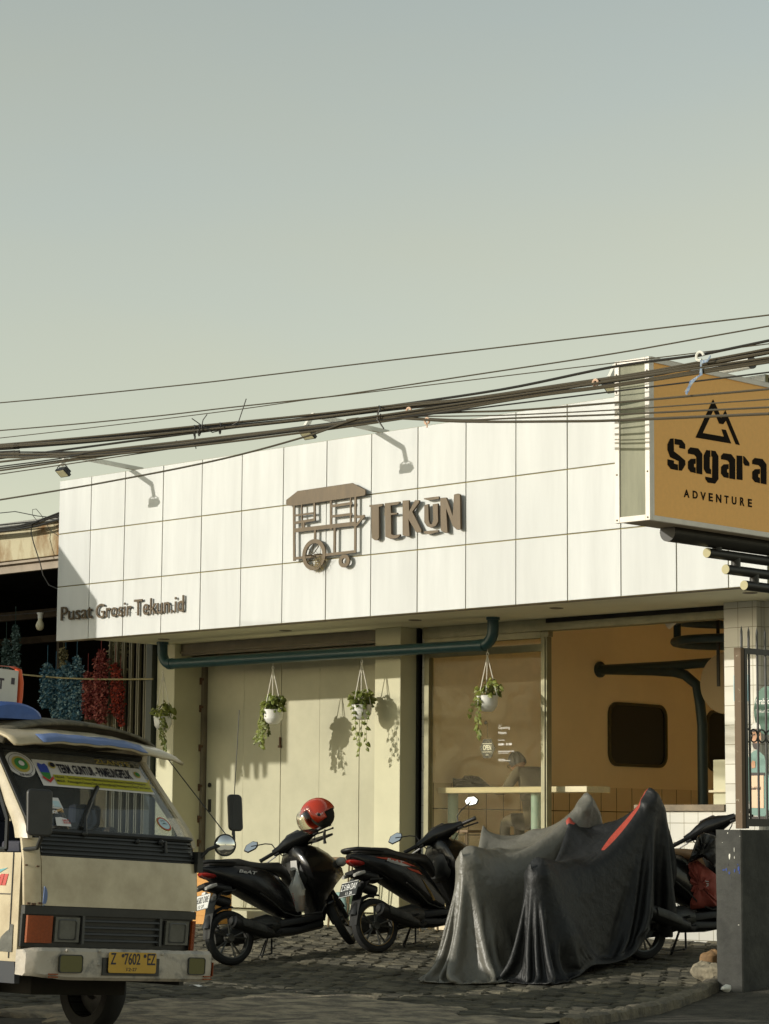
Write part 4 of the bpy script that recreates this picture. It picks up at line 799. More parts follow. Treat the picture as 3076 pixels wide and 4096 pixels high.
# unseen canopy added left of the frame, shaped to throw the fringed shadow
AW = thing('shadow_canopy', 'unseen fringed canopy on two posts, added left of the neighbour shop to cast its shadow', 'awning', (-14.5, -3.5, 0))
m_canvas = mat('canvas', (.35, .16, .10), .9)
f = MB(); yv = -3.5; f.prism([(-22, 4.12), (-12.03, 4.12), (-12.03, 5.33), (-12.85, 6.10), (-22, 6.05)], Vector((0, yv, 0)), X_, Z_, Y_, -.012, .012)
x = -21.9; q = random.Random(4)
while x < -12.35: w_ = q.uniform(.10, .17); f.prism([(x, 4.125), (x+w_, 4.125), (x+w_*.9, 3.93+q.uniform(-.05, .05)), (x+w_*.2, 3.90+q.uniform(-.05, .05))], Vector((0, yv, 0)), X_, Z_, Y_, -.010, .010); x += w_+q.uniform(.03, .07)
f.build('valance', m_canvas, AW)
for x in (-21.5, -13.2): f = MB(); f.tube([(x, yv+.05, 0), (x, yv+.05, 6.0)], .03, 10); f.build('post', m_shutter, AW)
# ================================================================== MINIBUS (local: x forward, y to its left, z up)
def make_van():
    m_vw = mat('grubby_white_van_paint', (.50, .43, .29), .38, var=(2.6, .45), coat=.25, col2=(.31, .25, .155), bump=(3, .12, .02), ramp=(.3, .62))
    m_vblue = mat('peeling_blue_paint', (.10, .15, .30), .5, var=(3.0, .4), col2=(.40, .38, .30), ramp=(.38, .42), sc=(1, .6, 2))
    m_roof = mat('grimy_van_roof', (.16, .14, .095), .8, var=(4, .5), sc=(.4, 5, 1), bump=(12, .4), col2=(.06, .055, .04))
    m_trim = mat('black_van_trim', (.022, .023, .022), .42, var=(10, .3)); m_grille = mat('dark_grey_grille', (.045, .046, .045), .45)
    m_rubber = mat('tyre_rubber', (.012, .012, .011), .8, bump=(30, .3)); m_amber = mat('amber_lens', (.24, .045, .006), .25, var=(90, .25), sc=(1, 1, 1))
    m_lens = mat('old_headlight_glass', (.10, .10, .085), .12, spec=.8, var=(14, .3)); m_fog = mat('dull_yellow_fog_lens', (.10, .095, .03), .2)
    m_bump = mat('chipped_white_bumper', (.40, .36, .30), .5, var=(7, .4), col2=(.20, .19, .17), bump=(9, .7, .02), ramp=(.36, .5))
    m_plate = mat('yellow_plate', (.50, .30, .035), .5, var=(9, .12)); m_int = mat('van_interior', (.035, .035, .05), .8); m_seat = mat('dark_blue_seat', (.012, .016, .035), .8)
    m_dash = mat('dash_clutter', (.12, .075, .03), .8, var=(9, .6)); m_chrome = mat('convex_mirror', (.75, .76, .75), .04, metal=1)
    m_vint = mat('plain_white_sticker', (.62, .60, .58), .5); m_yel = mat('yellow_green_band', (.42, .40, .04), .5); m_txt = mat('sticker_black', (.015, .015, .03), .5)
    m_sblue = mat('sticker_blue', (.04, .07, .35), .5); m_sgreen = mat('sticker_green', (.05, .22, .06), .5); m_sred = mat('sticker_red', (.45, .05, .04), .5); m_sgold = mat('sticker_gold', (.45, .36, .09), .5); m_spale = mat('sticker_pale_blue', (.42, .55, .58), .5)
    wg = bpy.data.materials.new('windscreen_glass'); wg.use_nodes = True; t = wg.node_tree; t.nodes.clear()
    o_ = t.nodes.new('ShaderNodeOutputMaterial'); tr = t.nodes.new('ShaderNodeBsdfTransparent'); tr.inputs[0].default_value = (.62, .66, .68, 1); gl = t.nodes.new('ShaderNodeBsdfGlossy'); gl.inputs['Roughness'].default_value = .02; lw = t.nodes.new('ShaderNodeLayerWeight'); lw.inputs[0].default_value = .5; pw = t.nodes.new('ShaderNodeMath'); pw.operation = 'POWER'; t.links.new(lw.outputs['Facing'], pw.inputs[0]); pw.inputs[1].default_value = 4; ad_ = t.nodes.new('ShaderNodeMath'); ad_.operation = 'MULTIPLY_ADD'; t.links.new(pw.outputs[0], ad_.inputs[0]); ad_.inputs[1].default_value = .8; ad_.inputs[2].default_value = .04
    m1 = t.nodes.new('ShaderNodeMixShader'); t.links.new(ad_.outputs[0], m1.inputs[0]); t.links.new(tr.outputs[0], m1.inputs[1]); t.links.new(gl.outputs[0], m1.inputs[2]); dd_ = t.nodes.new('ShaderNodeBsdfDiffuse'); dd_.inputs[0].default_value = (.35, .36, .36, 1); md_ = t.nodes.new('ShaderNodeMixShader'); nn_ = t.nodes.new('ShaderNodeTexNoise'); nn_.inputs['Scale'].default_value = 3; nn_.inputs['Detail'].default_value = 8; nm_ = t.nodes.new('ShaderNodeMapRange'); nm_.inputs[3].default_value = .03; nm_.inputs[4].default_value = .16; t.links.new(nn_.outputs[0], nm_.inputs[0]); t.links.new(nm_.outputs[0], md_.inputs[0]); t.links.new(m1.outputs[0], md_.inputs[1]); t.links.new(dd_.outputs[0], md_.inputs[2]); t.links.new(md_.outputs[0], o_.inputs[0])
    V = thing('minibus', 'battered white public minibus with peeling blue roof visor and yellow plate, parked at the left', 'van')
    HW = .79
    def frx(z): return float(np.interp(z, [.3, .62, .86, 1.17, 1.33, 1.40, 1.90, 2.0], [-.02, -.01, 0, -.03, -.085, -.12, -.60, -.66]))
    def hw(z): return float(np.interp(z, [.3, .5, 1.2, 1.35, 1.95, 2.05], [.715, .735, .745, .735, .665, .62]))
    def FP(u, z, off=0.):    # u in -1..1 across, on the front skin
        y = u*hw(z); a = abs(u); return Vector((frx(z)-.035*a*a-.13*max(0, a-.86)**1.5*7.0+off, y, z))
    def patch(name, u0, u1, z0, z1, m, par, off=0., th=.02, nu=14, nz=6, bev=.004, smooth=True):
        f = MB(); fr_ = [[FP(u0+(u1-u0)*i/nu, z0+(z1-z0)*j/nz, off) for i in range(nu+1)] for j in range(nz+1)]
        n = nu+1; vs = [p for r in fr_ for p in r]+[p-X_*th for r in fr_ for p in r]; b = (nz+1)*n
        fs = [(j*n+i, j*n+i+1, (j+1)*n+i+1, (j+1)*n+i) for j in range(nz) for i in range(nu)]; fs += [tuple(b+k for k in reversed(q)) for q in fs]
        for i in range(nu): fs += [(i+1, i, b+i, b+i+1), (nz*n+i, nz*n+i+1, b+nz*n+i+1, b+nz*n+i)]
        for j in range(nz): fs += [(j*n, (j+1)*n, b+(j+1)*n, b+j*n), ((j+1)*n+nu, j*n+nu, b+j*n+nu, b+(j+1)*n+nu)]
        f.add(vs, fs); return f.build(name, m, par, smooth=smooth)
    # body: corner panels, hood panel, pillars, sides, roof
    hood = patch('front_panel', -.865, .965, .865, 1.185, m_vw, V, .008)
    cp = patch('corner_panel', -1.0, -.872, .865, 1.30, m_vw, V, .006, nu=8); f = MB()
    for u, z in ((-.985, 1.12), (-.90, 1.115)): p = FP(u, z, .009); f.cbox(p, (.006, .022, .010))
    for u, z, a in ((-.97, .875, .03), (-.93, .872, .05), (-.885, .878, .03)): p = FP(u, z, .009); f.cbox(p, (.006, a, .014))
    f.build('rust_patch', m_rust, cp)
    patch('corner_panel', .972, 1.0, .865, 1.30, m_vw, V, .004, nu=4)
    f = MB(); p = FP(-.862, .925, .0); f.prism([(0, -.06)]+[(.035*math.cos(R_(a)), .065*math.sin(R_(a))) for a in range(-80, 91, 20)], Vector((p.x+.012, p.y, p.z)), Y_, Z_, X_, 0, .006); f.build('blue_dent', m_vblue, hood)
    # ventilation band
    vent = patch('vent_band', -.90, .985, 1.188, 1.345, m_trim, V, 0)
    f = MB()
    for k in range(5):
        z = 1.205+.028*k
        f.loft([[FP(-.86+1.80*i/20, z, .0)+Vector((dx, 0, dz)) for dx, dz in ((0, 0), (.016, -.002), (.012, .009), (0, .011))] for i in range(21)])
    f.build('louvre', m_trim, vent, smooth=False)
    # lower grey face
    lf = patch('lower_face', -.985, .985, .60, .862, m_trim, V, -.03)
    patch('trim_strip', -.99, .99, .808, .862, m_trim, V, .0, th=.03, nz=2)
    f = MB()
    for k in range(4):
        z = .645+.042*k
        f.loft([[FP(-.40+.90*i/16, z, -.03)+Vector((dx, 0, dz)) for dx, dz in ((0, 0), (.030, .0), (.022, .012), (0, .016))] for i in range(17)])
    for u in (-.40, .50): f.cbox(FP(u, .72, -.015), (.03, .02, .19))
    f.build('grille', m_grille, V)
    for u0, u1, lab in ((-.70, -.44, ''), (.57, .86, '')):
        hl = patch('headlight', u0, u1, .635, .795, m_lens, V, -.004, nu=6, nz=4)
        f = MB(); n = 6; R1 = [FP((u0+u1)/2+(u1-u0)*.38*c, .715+.068*s_, .0) for c, s_ in rrc(5)]; R2 = [FP((u0+u1)/2+(u1-u0)*.34*c, .715+.060*s_, .003) for c, s_ in rrc(5)]
        f.loft([R1, R2], caps=False); f.build('lens_rim', m_grille, hl)
    patch('turn_signal', -.965, -.735, .625, .80, m_amber, V, .002, nu=6); patch('turn_signal', .90, .985, .60, .80, m_amber, V, .006, nu=4)
    # windscreen surround, glass
    wz0, wz1 = 1.345, 1.915
    f = MB()
    def bar3(pts, wd, th): 
        f.tube(pts, wd, 8, flat=th)
    gl_in = lambda u, z: FP(u, z, .004)
    bar3([gl_in(-.93, wz0+(wz1-wz0)*i/8) for i in range(9)], .030, .8); bar3([gl_in(.965, wz0+(wz1-wz0)*i/8) for i in range(9)], .022, .8)
    bar3([gl_in(-.93+1.895*i/20, wz0+.004) for i in range(21)], .026, .8); bar3([gl_in(-.93+1.895*i/20, wz1) for i in range(21)], .03, .8)
    sr = f.build('windscreen_surround', m_trim, V, smooth=True)
    ws = patch('windscreen', -.93, .965, wz0, wz1, wg, V, -.004, th=.004, nu=16, nz=8)
    for sgn, ui in ((-1, -1.0), (1, 1.0)):      # white A pillars outside the rubber
        f = MB(); f.loft([[Vector((frx(z)-.06+dx, sgn*(hw(z)-.0)+sgn*dy, z)) for dx, dy in ((.03, -.05), (.03, -.012), (-.02, .0), (-.09, .0), (-.09, -.05))] for z in [wz0-.05+i*.07 for i in range(10)]])
        f.build('windscreen_pillar', m_vw, V, smooth=True)
    # roof shell with rain gutter and drooping visor
    f = MB(); xs = [-.50, -.62, -.85, -1.3, -2.2, -3.3, -4.1, -4.25]
    def roofring(x, dz):
        return [Vector((x, .68*math.sin(R_(a))*1.0, 1.955+dz+.19*math.cos(R_(a))**.8)) for a in range(-88, 89, 11)]
    f.loft([roofring(x, {-.50: -.045, -.62: -.02, -.85: 0}.get(x, 0.02)) for x in xs], caps=False, closed=False)
    roof = f.build('roof', m_roof, V, smooth=True, solid=.02)
    f = MB()
    def vis(i, row):    # visor: row 0 rear edge .. 4 front lip
        u = -1.0+2.0*i/28; y = u*.735; sag = -.045*u; wave = .002*math.sin(9*u)+.002*math.sin(23*u+1)
        X__ = [-.66, -.56, -.46, -.33, -.24][row]-.06*u*u+.002*math.sin(15*u+row); Z__ = [2.010, 2.045, 2.035, 1.995, 1.945][row]+sag*.35-.05*u*u+wave*(row+1)/3
        return Vector((X__, y, Z__))
    f.add([vis(i, r) for r in range(5) for i in range(29)], [(r*29+i, r*29+i+1, (r+1)*29+i+1, (r+1)*29+i) for r in range(4) for i in range(28)])
    vz = f.build('sun_visor', [m_vw], V, smooth=True, solid=.018)
    f = MB(); nn = 29
    f.add([vis(i, 3)+Vector((.006, 0, .014)) for i in range(4, 22)]+[vis(i, 4)+Vector((.012, 0, .008)) for i in range(4, 22)], [(i, i+1, 18+i+1, 18+i) for i in range(17)]); f.build('blue_edge', m_vblue, vz, smooth=True, solid=.004)
    # sides with door, window opening, sill
    for sgn in (-1, 1):
        f = MB(); X0, X1 = -.135, -4.2
        # lower side
        f.loft([[Vector((x, sgn*hw(z), z)) for z in (.50, .7, .95, 1.2)]+[Vector((x, sgn*(hw(z)-.03), z)) for z in (1.2, .95, .7, .50)] for x in (X0, -1.15, -2.2, -3.2, X1)])
        if sgn > 0: f.loft([[Vector((x, sgn*hw(z), z)) for z in (1.2, 1.4, 1.6, 1.95)]+[Vector((x, sgn*(hw(z)-.03), z)) for z in (1.95, 1.6, 1.4, 1.2)] for x in (-3.2, X1)])
        else: f.loft([[Vector((x, sgn*hw(z), z)) for z in (1.2, 1.4, 1.6, 1.95)]+[Vector((x, sgn*(hw(z)-.03), z)) for z in (1.95, 1.6, 1.4, 1.2)] for x in (-3.2, X1)])
        sd = f.build('side_panel', m_vw, V, smooth=True)
        f = MB()
        for xb in (-1.30, -2.25): f.loft([[Vector((xb+dx, sgn*(hw(z)+.002), z)) for dx in (-.05, .05)]+[Vector((xb+dx, sgn*(hw(z)-.03), z)) for dx in (.05, -.05)] for z in (1.2, 1.4, 1.6, 1.8, 1.95)])
        for z in (1.93,): f.loft([[Vector((x, sgn*(hw(z)+.0), z-.05)), Vector((x, sgn*(hw(z)+.006), z+.05)), Vector((x, sgn*(hw(z)-.04), z+.05)), Vector((x, sgn*(hw(z)-.04), z-.05))] for x in (-.62, -2, X1)])
        f.build('side_pillar', m_vw, V)
        f = MB()   # door window frame with chrome-less grey lip
        W_ = [(-.30, 1.22), (-.33, 1.42), (-.66, 1.86), (-.74, 1.90), (-1.22, 1.90), (-1.25, 1.85), (-1.25, 1.22)]
        f.tube([Vector((x, sgn*(hw(z)+.004), z)) for x, z in W_+[W_[0]]], .016, 6); f.build('window_lip', m_trim, sd)
        f = MB(); f.tube([Vector((-.215, sgn*(hw(z)+.001), z)) for z in (.52, .8, 1.0, 1.2)], .006, 5); f.tube([Vector((x, sgn*(hw(.93)+.0), .93)) for x in (-.23, -1.3)], .005, 5); f.build('door_gap', m_trim, sd)
        f = MB(); f.loft([[Vector((x, sgn*.72, .36)), Vector((x, sgn*.73, .50)), Vector((x, sgn*.68, .50)), Vector((x, sgn*.68, .36))] for x in (-.16, X1)]); f.build('sill', mat('dark_blue_sill', (.03, .035, .045), .4) if sgn < 0 else m_trim, V)
        if sgn < 0:
            f = MB(); q = random.Random(3); f.prism([(-.18, .56), (-.18, .735), (-.205, .74), (-.225, .70), (-.25, .69), (-.30, .655), (-.33, .61), (-.36, .56)], Vector((0, -.7405, 0)), X_, Z_, -Y_, 0, .003); f.build('primer_patch', mat('grey_primer', (.13, .13, .11), .8, var=(12, .4)), sd)
            f = MB(); 
            text(f, 'AMI', (-.60, -.7435, .985), X_, Z_, .34, .075, 0, .003, bold=.05, shear=.2); f.build('door_lettering', m_sred, sd)
            f = MB(); f.prism([(-.62, 1.07), (-.50, 1.095), (-.38, 1.085), (-.27, 1.10), (-.36, 1.065), (-.5, 1.06)], Vector((0, -.7445, 0)), X_, Z_, -Y_, 0, .003); f.build('door_stripe', mat('turquoise_stripe', (.10, .32, .35), .5), sd)
    f = MB(); f.box((X1, -.70, .45), (X1+.03, .70, 2.0)); f.build('rear_panel', m_vw, V)
    f = MB(); f.box((-4.15, -.69, .42), (-.16, .69, .50)); f.box((-3.9, -.4, .28), (-.4, .4, .42)); f.build('underbody', m_dark, V)
    # cabin
    f = MB(); f.box((-.62, -.68, .9), (-.17, .68, 1.20)); f.box((-.48, -.66, 1.18), (-.24, .66, 1.28)); db = f.build('dashboard', m_int, V, bevel=.02)
    f = MB(); q = random.Random(6)
    for k in range(22):
        c = Vector((-.30+q.uniform(-.08, .05), -.30+q.gauss(.12, .17), 1.31+abs(q.gauss(.03, .03)))); f.ball(c, (q.uniform(.03, .06), q.uniform(.04, .09), q.uniform(.02, .05)), 8)
    f.build('dash_clutter', m_dash, db)
    f = MB()
    f.tube([Vector((-.22, -.47, 1.33)), Vector((-.20, -.50, 1.46)), Vector((-.22, -.38, 1.50)), Vector((-.24, -.25, 1.34))], .012, 6); f.build('cloth_flag', mat('tan_cloth_edge', (.45, .30, .15), .8), db)
    for y in (-.42, .40):
        f = MB(); f.cbox((-.98, y, 1.12), (.14, .46, .62)); f.cbox((-.95, y, 1.50), (.10, .24, .16)); f.cbox((-.75, y, .88), (.5, .48, .12)); f.build('seat', m_seat, V, bevel=.03)
    f = MB(); f.tube(arc_pts((-.62, .38, 1.18), Vector((.5, 0, -.86)).normalized(), Y_, .19, 0, 360, 24), .014, 8, caps=False); f.tube([(-.62, .38, 1.18), (-.35, .38, 1.0)], .02, 8); f.build('steering_wheel', m_trim, V)
    f = MB(); f.box((-2.2, -.68, .5), (-2.15, .68, 1.25)); f.build('partition', m_seat, V)
    # bumper with dented left end
    f = MB(); q = random.Random(12); rings = []
    for i in range(41):
        y = -.79+1.58*i/40; a = abs(y)/.79; x = .12-.04*a*a-(.05*max(0, a-.93)*14 if a > .93 else 0); dent = .03*math.exp(-((y+.70)/.10)**2)
        zt = .595-(.025 if y < -.7 else 0)*((-.7-y)/.13)+.003*q.random(); zb_ = .395+(.0 if y > -.6 else .015*math.sin((y+.6)*20))+dent
        rings.append([Vector((x-.10, y, zt)), Vector((x-.02, y, zt+.004)), Vector((x+.006, y, zt-.018)), Vector((x+.010-dent*.4, y, (zt+zb_)/2)), Vector((x+.004, y, zb_+.02)), Vector((x-.02, y, zb_)), Vector((x-.10, y, zb_+.005))])
    f.loft(rings); bmp = f.build('bumper', m_bump, V, smooth=True)
    bx = lambda y: .12-.04*(abs(y)/.79)**2+.012
    for y0, y1 in ((-.58, -.40), (.52, .66)):
        c = (y0+y1)/2; xx = bx(c)
        f = MB(); f.prism([(a+0, b) for a, b in rrect(y1-y0, .105, .018)], Vector((xx+.009, c, .500)), Y_, Z_, X_, -.02, .001); fo = f.build('fog_lamp', m_fog, bmp)
        f = MB(); o1 = rrect(y1-y0+.012, .117, .022); o2 = rrect(y1-y0, .105, .018); f.loft([[Vector((xx+.009+dx, c+p[0], .500+p[1])) for p in oo] for oo, dx in ((o1, -.01), (o1, .004), (o2, .004), (o2, -.006))], caps=False); f.build('lamp_rim', m_trim, fo)
    for y in (-.62, .70):
        f = MB(); xx = bx(y)
        for z in (.432, .414): f.box((xx-.002, y-.035, z-.004), (xx+.012, y+.035, z+.004))
        f.build('reflector', m_amber, bmp)
    f = MB(); f.cbox((bx(.78)-.06, .792, .48), (.05, .006, .09)); f.build('reflector', m_amber, bmp)
    f = MB(); f.box((bx(0)-.006, -.235, .430), (bx(0)+.004, .245, .545)); f.build('plate_recess', m_trim, bmp)
    for y, z in ((-.26, .585), (-.265, .50), (.275, .575), (-.52, .585)): f = MB(); f.ball((bx(y)+.001, y, z), .011, 8); f.build('bolt', m_chrome if 0 else m_bump, bmp)
    px_ = bx(0)+.012; f = MB(); f.prism(rrect(.405, .135, .014), Vector((px_, .005, .515)), Y_, Z_, X_, 0, .006); lp = f.build('license_plate', m_plate, V, bevel=.002)
    f = MB()
    for s_, ya, wd_ in (('Z', -.183, .045), ('7602', -.068, .135), ('EZ', .128, .070)): text(f, s_, (px_+.006, ya, .502), Y_, Z_, wd_, .075, 0, .002, bold=.012)
    for ya in (-.082, .106): f.lathe([(.0001, .002), (.012, .002), (.012, 0)], (px_+.0062, ya, .56), X_, 12)
    text(f, '12', (px_+.006, -.045, .461), Y_, Z_, .035, .022, 0, .002); text(f, '27', (px_+.006, .005, .461), Y_, Z_, .035, .022, 0, .002); f.ball((px_+.008, -.002, .47), .003, 6)
    f.build('plate_lettering', m_txt, lp)
    # banner and stickers on the glass; F2: frame on the windscreen plane
    def WS(u, z): return FP(u, z, .004)
    def on_ws(mb, pts, lay): 
        n = len(pts); vs = [WS(u, z)+(X_*.0035+Z_*.003)*lay for u, z in pts]; mb.add(vs, [tuple(range(n))])
    def wtext(mb, s_, u0, u1, z0, z1, lay, bold=.0):
        me = font_mesh(s_, bold); vs = [v.co for v in me.vertices]; xa = min(v.x for v in vs); xb = max(v.x for v in vs); ya = min(v.y for v in vs); yb = max(v.y for v in vs)
        mb.add([WS(u0+(v.x-xa)/(xb-xa)*(u1-u0), z0+(v.y-ya)/(yb-ya)*(z1-z0))+(X_*.0035+Z_*.003)*lay for v in vs], [tuple(p.vertices) for p in me.polygons]); bpy.data.meshes.remove(me)
    def strip_ws(mb, u0, u1, z0, z1, lay, n=14): 
        for i in range(n): a = u0+(u1-u0)*i/n; b = u0+(u1-u0)*(i+1)/n; on_ws(mb, [(a, z0), (b, z0), (b, z1), (a, z1)], lay)
    zB, zT, zM = 1.655, 1.835, 1.735
    f = MB(); strip_ws(f, -.60, .80, zB, zT, 1); bn = f.build('route_banner', m_vint, V)
    f = MB(); strip_ws(f, -.43, .79, zB+.012, zM, 2); f.build('banner_band', m_yel, bn)
    f = MB(); wtext(f, 'TERM. GUNTUR - PAMEUNGPEUK', -.33, .62, zM+.014, zT-.022, 2, .035)
    wtext(f, 'KELUAR  : Term Guntur-Jl Guntur-Jl Merdeka-Bundaran-Suherman-Jl Otista-Jl Pembangunan', -.42, .74, zM-.030, zM-.010, 3, .01); wtext(f, 'MASUK  : Pameungpeuk-Cikajang-Cisurupan-Bayongbong-Jl Pembangunan-Jl Otista-Term Guntur', -.42, .77, zB+.022, zB+.044, 3, .01); f.build('banner_lettering', m_txt, bn)
    f = MB(); on_ws(f, [(-.57, 1.79), (-.55, 1.81), (-.51, 1.80), (-.47, 1.81), (-.45, 1.79), (-.455, 1.745), (-.565, 1.745)], 2); f.build('crest', m_sblue, bn)
    f = MB(); on_ws(f, [(-.565, 1.745), (-.455, 1.745), (-.47, 1.71), (-.51, 1.695), (-.55, 1.71)], 2); f.build('crest', m_sgreen, bn)
    f = MB(); on_ws(f, [(-.575, 1.72), (-.51, 1.69), (-.445, 1.72), (-.445, 1.703), (-.51, 1.672), (-.575, 1.703)], 3); f.build('crest_ribbon', m_sred, bn)
    def disc(u, z, r, m, lay, par, nm='emblem', r0=0, k=28):
        f = MB(); hwz = hw(z); A = [(u+r*math.cos(2*math.pi*i/k)/hwz, z+r*.80*math.sin(2*math.pi*i/k)) for i in range(k)]
        if r0: 
            Bq = [(u+r0*math.cos(2*math.pi*i/k)/hwz, z+r0*.80*math.sin(2*math.pi*i/k)) for i in range(k)]
            for i in range(k): on_ws(f, [A[i], A[(i+1) % k], Bq[(i+1) % k], Bq[i]], lay)
        else: on_ws(f, A, lay)
        return f.build(nm, m, par)
    disc(-.385, 1.80, .028, m_sgold, 2, bn); disc(-.385, 1.80, .020, m_txt, 3, bn); disc(.71, 1.785, .028, m_sgold, 2, bn); disc(.71, 1.785, .019, m_sgreen, 3, bn)
    e1 = disc(-.76, 1.79, .108, m_vint, 1, V, 'round_emblem'); disc(-.76, 1.79, .090, m_txt, 2, e1, 'emblem_ring', .087); disc(-.76, 1.79, .068, m_sgold, 2, e1, 'emblem_core'); disc(-.76, 1.79, .05, m_sgreen, 3, e1, 'emblem_core'); disc(-.76, 1.79, .022, m_vint, 4, e1, 'emblem_core')
    f = MB(); wtext(f, 'KAB. GARUT', -.83, -.69, 1.706, 1.722, 3, .02); f.build('emblem_lettering', m_txt, e1)
    e2 = disc(.66, 1.445, .060, m_sgold, 1, V, 'round_sticker'); disc(.66, 1.445, .055, m_sred, 2, e2, 'sticker_ring', .047); disc(.66, 1.445, .044, m_spale, 2, e2, 'sticker_core')
    f = MB(); wtext(f, 'GARUT', .63, .69, 1.458, 1.468, 3, .01); on_ws(f, [(.62, 1.438), (.66, 1.45), (.70, 1.438), (.66, 1.443)], 3); f.build('sticker_lettering', m_txt, e2)
    f = MB(); strip_ws(f, -.66, -.50, 1.50, 1.575, 1, 3); s3 = f.build('square_sticker', m_vint, V); f = MB(); strip_ws(f, -.64, -.52, 1.51, 1.55, 2, 3); f.build('sticker_print', m_spale, s3)
    f = MB(); wtext(f, '24H', -.66, -.60, 1.50, 1.53, 3, .05); wtext(f, 'BCH', -.66, -.60, 1.46, 1.485, 3, .05); f.build('glass_lettering', m_vint, V)
    f = MB(); on_ws(f, [(-.66, 1.405), (-.64, 1.44), (-.58, 1.445), (-.52, 1.435), (-.50, 1.40), (-.50, 1.385), (-.66, 1.385)], 1); s4 = f.build('bus_sticker', m_vint, V)
    f = MB(); wtext(f, 'GARUT', -.58, -.51, 1.415, 1.428, 2, .03); wtext(f, 'SELATAN', -.58, -.505, 1.400, 1.412, 2, .03); f.build('sticker_lettering', m_sred, s4)
    f = MB(); wtext(f, 'ZLANTE', .22, .70, 1.845, 1.875, 1, .01); wtext(f, 'K', .80, .86, 1.70, 1.76, 1, .03); f.build('glass_lettering', m_sgold, V)
    # wipers
    f = MB(); f.tube([FP(-.38, 1.36, .03), FP(-.33, 1.45, .035), FP(-.14, 1.57, .03)], .014, 6); f.tube([FP(-.40, 1.38, .018), FP(-.15, 1.56, .018), FP(.05, 1.675, .018)], .017, 6); f.ball(FP(-.39, 1.345, .03), .022, 8); f.build('wiper', m_trim, V, smooth=True)
    f = MB(); f.ball(FP(.50, 1.32, .03), .020, 8); f.tube([FP(.50, 1.32, .03), FP(.55, 1.325, .035), FP(.545, 1.25, .02)], .012, 6); f.build('washer_jet', m_trim, V); f = MB(); f.ball(FP(.22, 1.315, .02), .018, 8); f.build('washer_jet', m_trim, V)
    # mirrors
    f = MB(); f.prism(rrect(.165, .30, .03), Vector((.10, -.80, 1.455)), Vector((.5, .86, 0)).normalized(), Vector((-.06, -.02, 1)).normalized(), Vector((.86, -.5, 0)).normalized(), -.03, .03); mm = f.build('mirror', m_trim, V, bevel=.012, seg=3)
    f = MB(); f.tube([Vector((-.13, -.73, 1.22)), Vector((.02, -.74, 1.23)), Vector((.09, -.76, 1.31))], .014, 8); f.build('mirror_arm', m_trim, mm, smooth=True)
    f = MB(); f.tube([Vector((-.06, .72, 1.22)), Vector((.0, .745, 1.29)), Vector((.05, .78, 1.315)), Vector((.07, .82, 1.32))], .013, 8, ); f.tube([Vector((.04, .83, 1.32)), Vector((.03, .93, 1.34)), Vector((.02, .96, 1.37)), Vector((.01, .96, 1.44))], .010, 8); f.cbox((-.07, .715, 1.20), (.06, .05, .14)); mm2 = f.build('mirror_arm', m_trim, V, smooth=True)
    f = MB(); f.prism(rrect(.10, .255, .03), Vector((.0, .975, 1.555)), Vector((.5, .86, 0)).normalized(), Vector((-.10, -.03, 1)).normalized(), Vector((.86, -.5, 0)).normalized(), -.025, .025); f.build('mirror', m_trim, V, bevel=.01, seg=3)
    f = MB(); c = Vector((.07, .835, 1.325)); ax_ = Vector((.80, -.60, .05)).normalized(); U0 = Z_
    f.lathe([(.070*math.sin(R_(a)), .030*math.cos(R_(a))) for a in range(2, 91, 8)], c, ax_, 28, U=U0); cm = f.build('round_mirror', m_chrome, V, smooth=True)
    f = MB(); f.lathe([(.070, .002), (.076, .004), (.078, -.006), (.05, -.03), (.0001, -.035)], c, ax_, 28, U=U0); f.build('mirror_rim', m_trim, cm, smooth=True)
    f = MB(); f.tube([c+Vector((.0, 0, .075)), c+Vector((-.60, -.12, .66))], .004, 5); f.tube([c+Vector((.0, .06, .07)), c+Vector((-.10, .16, .95))], .003, 5); f.build('stay_wire', m_trim, V)
    # wheels
    def wheel(x, y):
        f = MB(); f.lathe([(.20, -.075), (.27, -.085), (.295, -.06), (.30, 0), (.295, .06), (.27, .085), (.20, .075), (.20, -.075)], (x, y, .30), Y_, 36); ty = f.build('wheel', m_rubber, V, smooth=True)
        s_ = 1 if y > 0 else -1; f = MB(); f.lathe([(.0001, .03*s_), (.06, .035*s_), (.08, .0), (.17, .02*s_), (.20, .06*s_), (.20, -.06*s_)], (x, y, .30), Y_, 28); f.build('rim', m_grille, ty, smooth=True)
    wheel(-1.02, -.62); wheel(-1.02, .62); wheel(-3.35, -.62); wheel(-3.35, .62)
    return V
def rrc(n):
    out = []
    for sx, sy, a0_ in ((1, 1, 0), (-1, 1, 90), (-1, -1, 180), (1, -1, 270)):
        for k in range(n+1): a = R_(a0_+90*k/n); out.append((sx*.75+.25*math.cos(a), sy*.75+.25*math.sin(a)))
    return out
VAN = make_van()
VM = Matrix.Translation((.5, -8.27, 0)) @ Matrix.Rotation(R_(-2.6), 4, 'X')
VAN.matrix_basis = VM
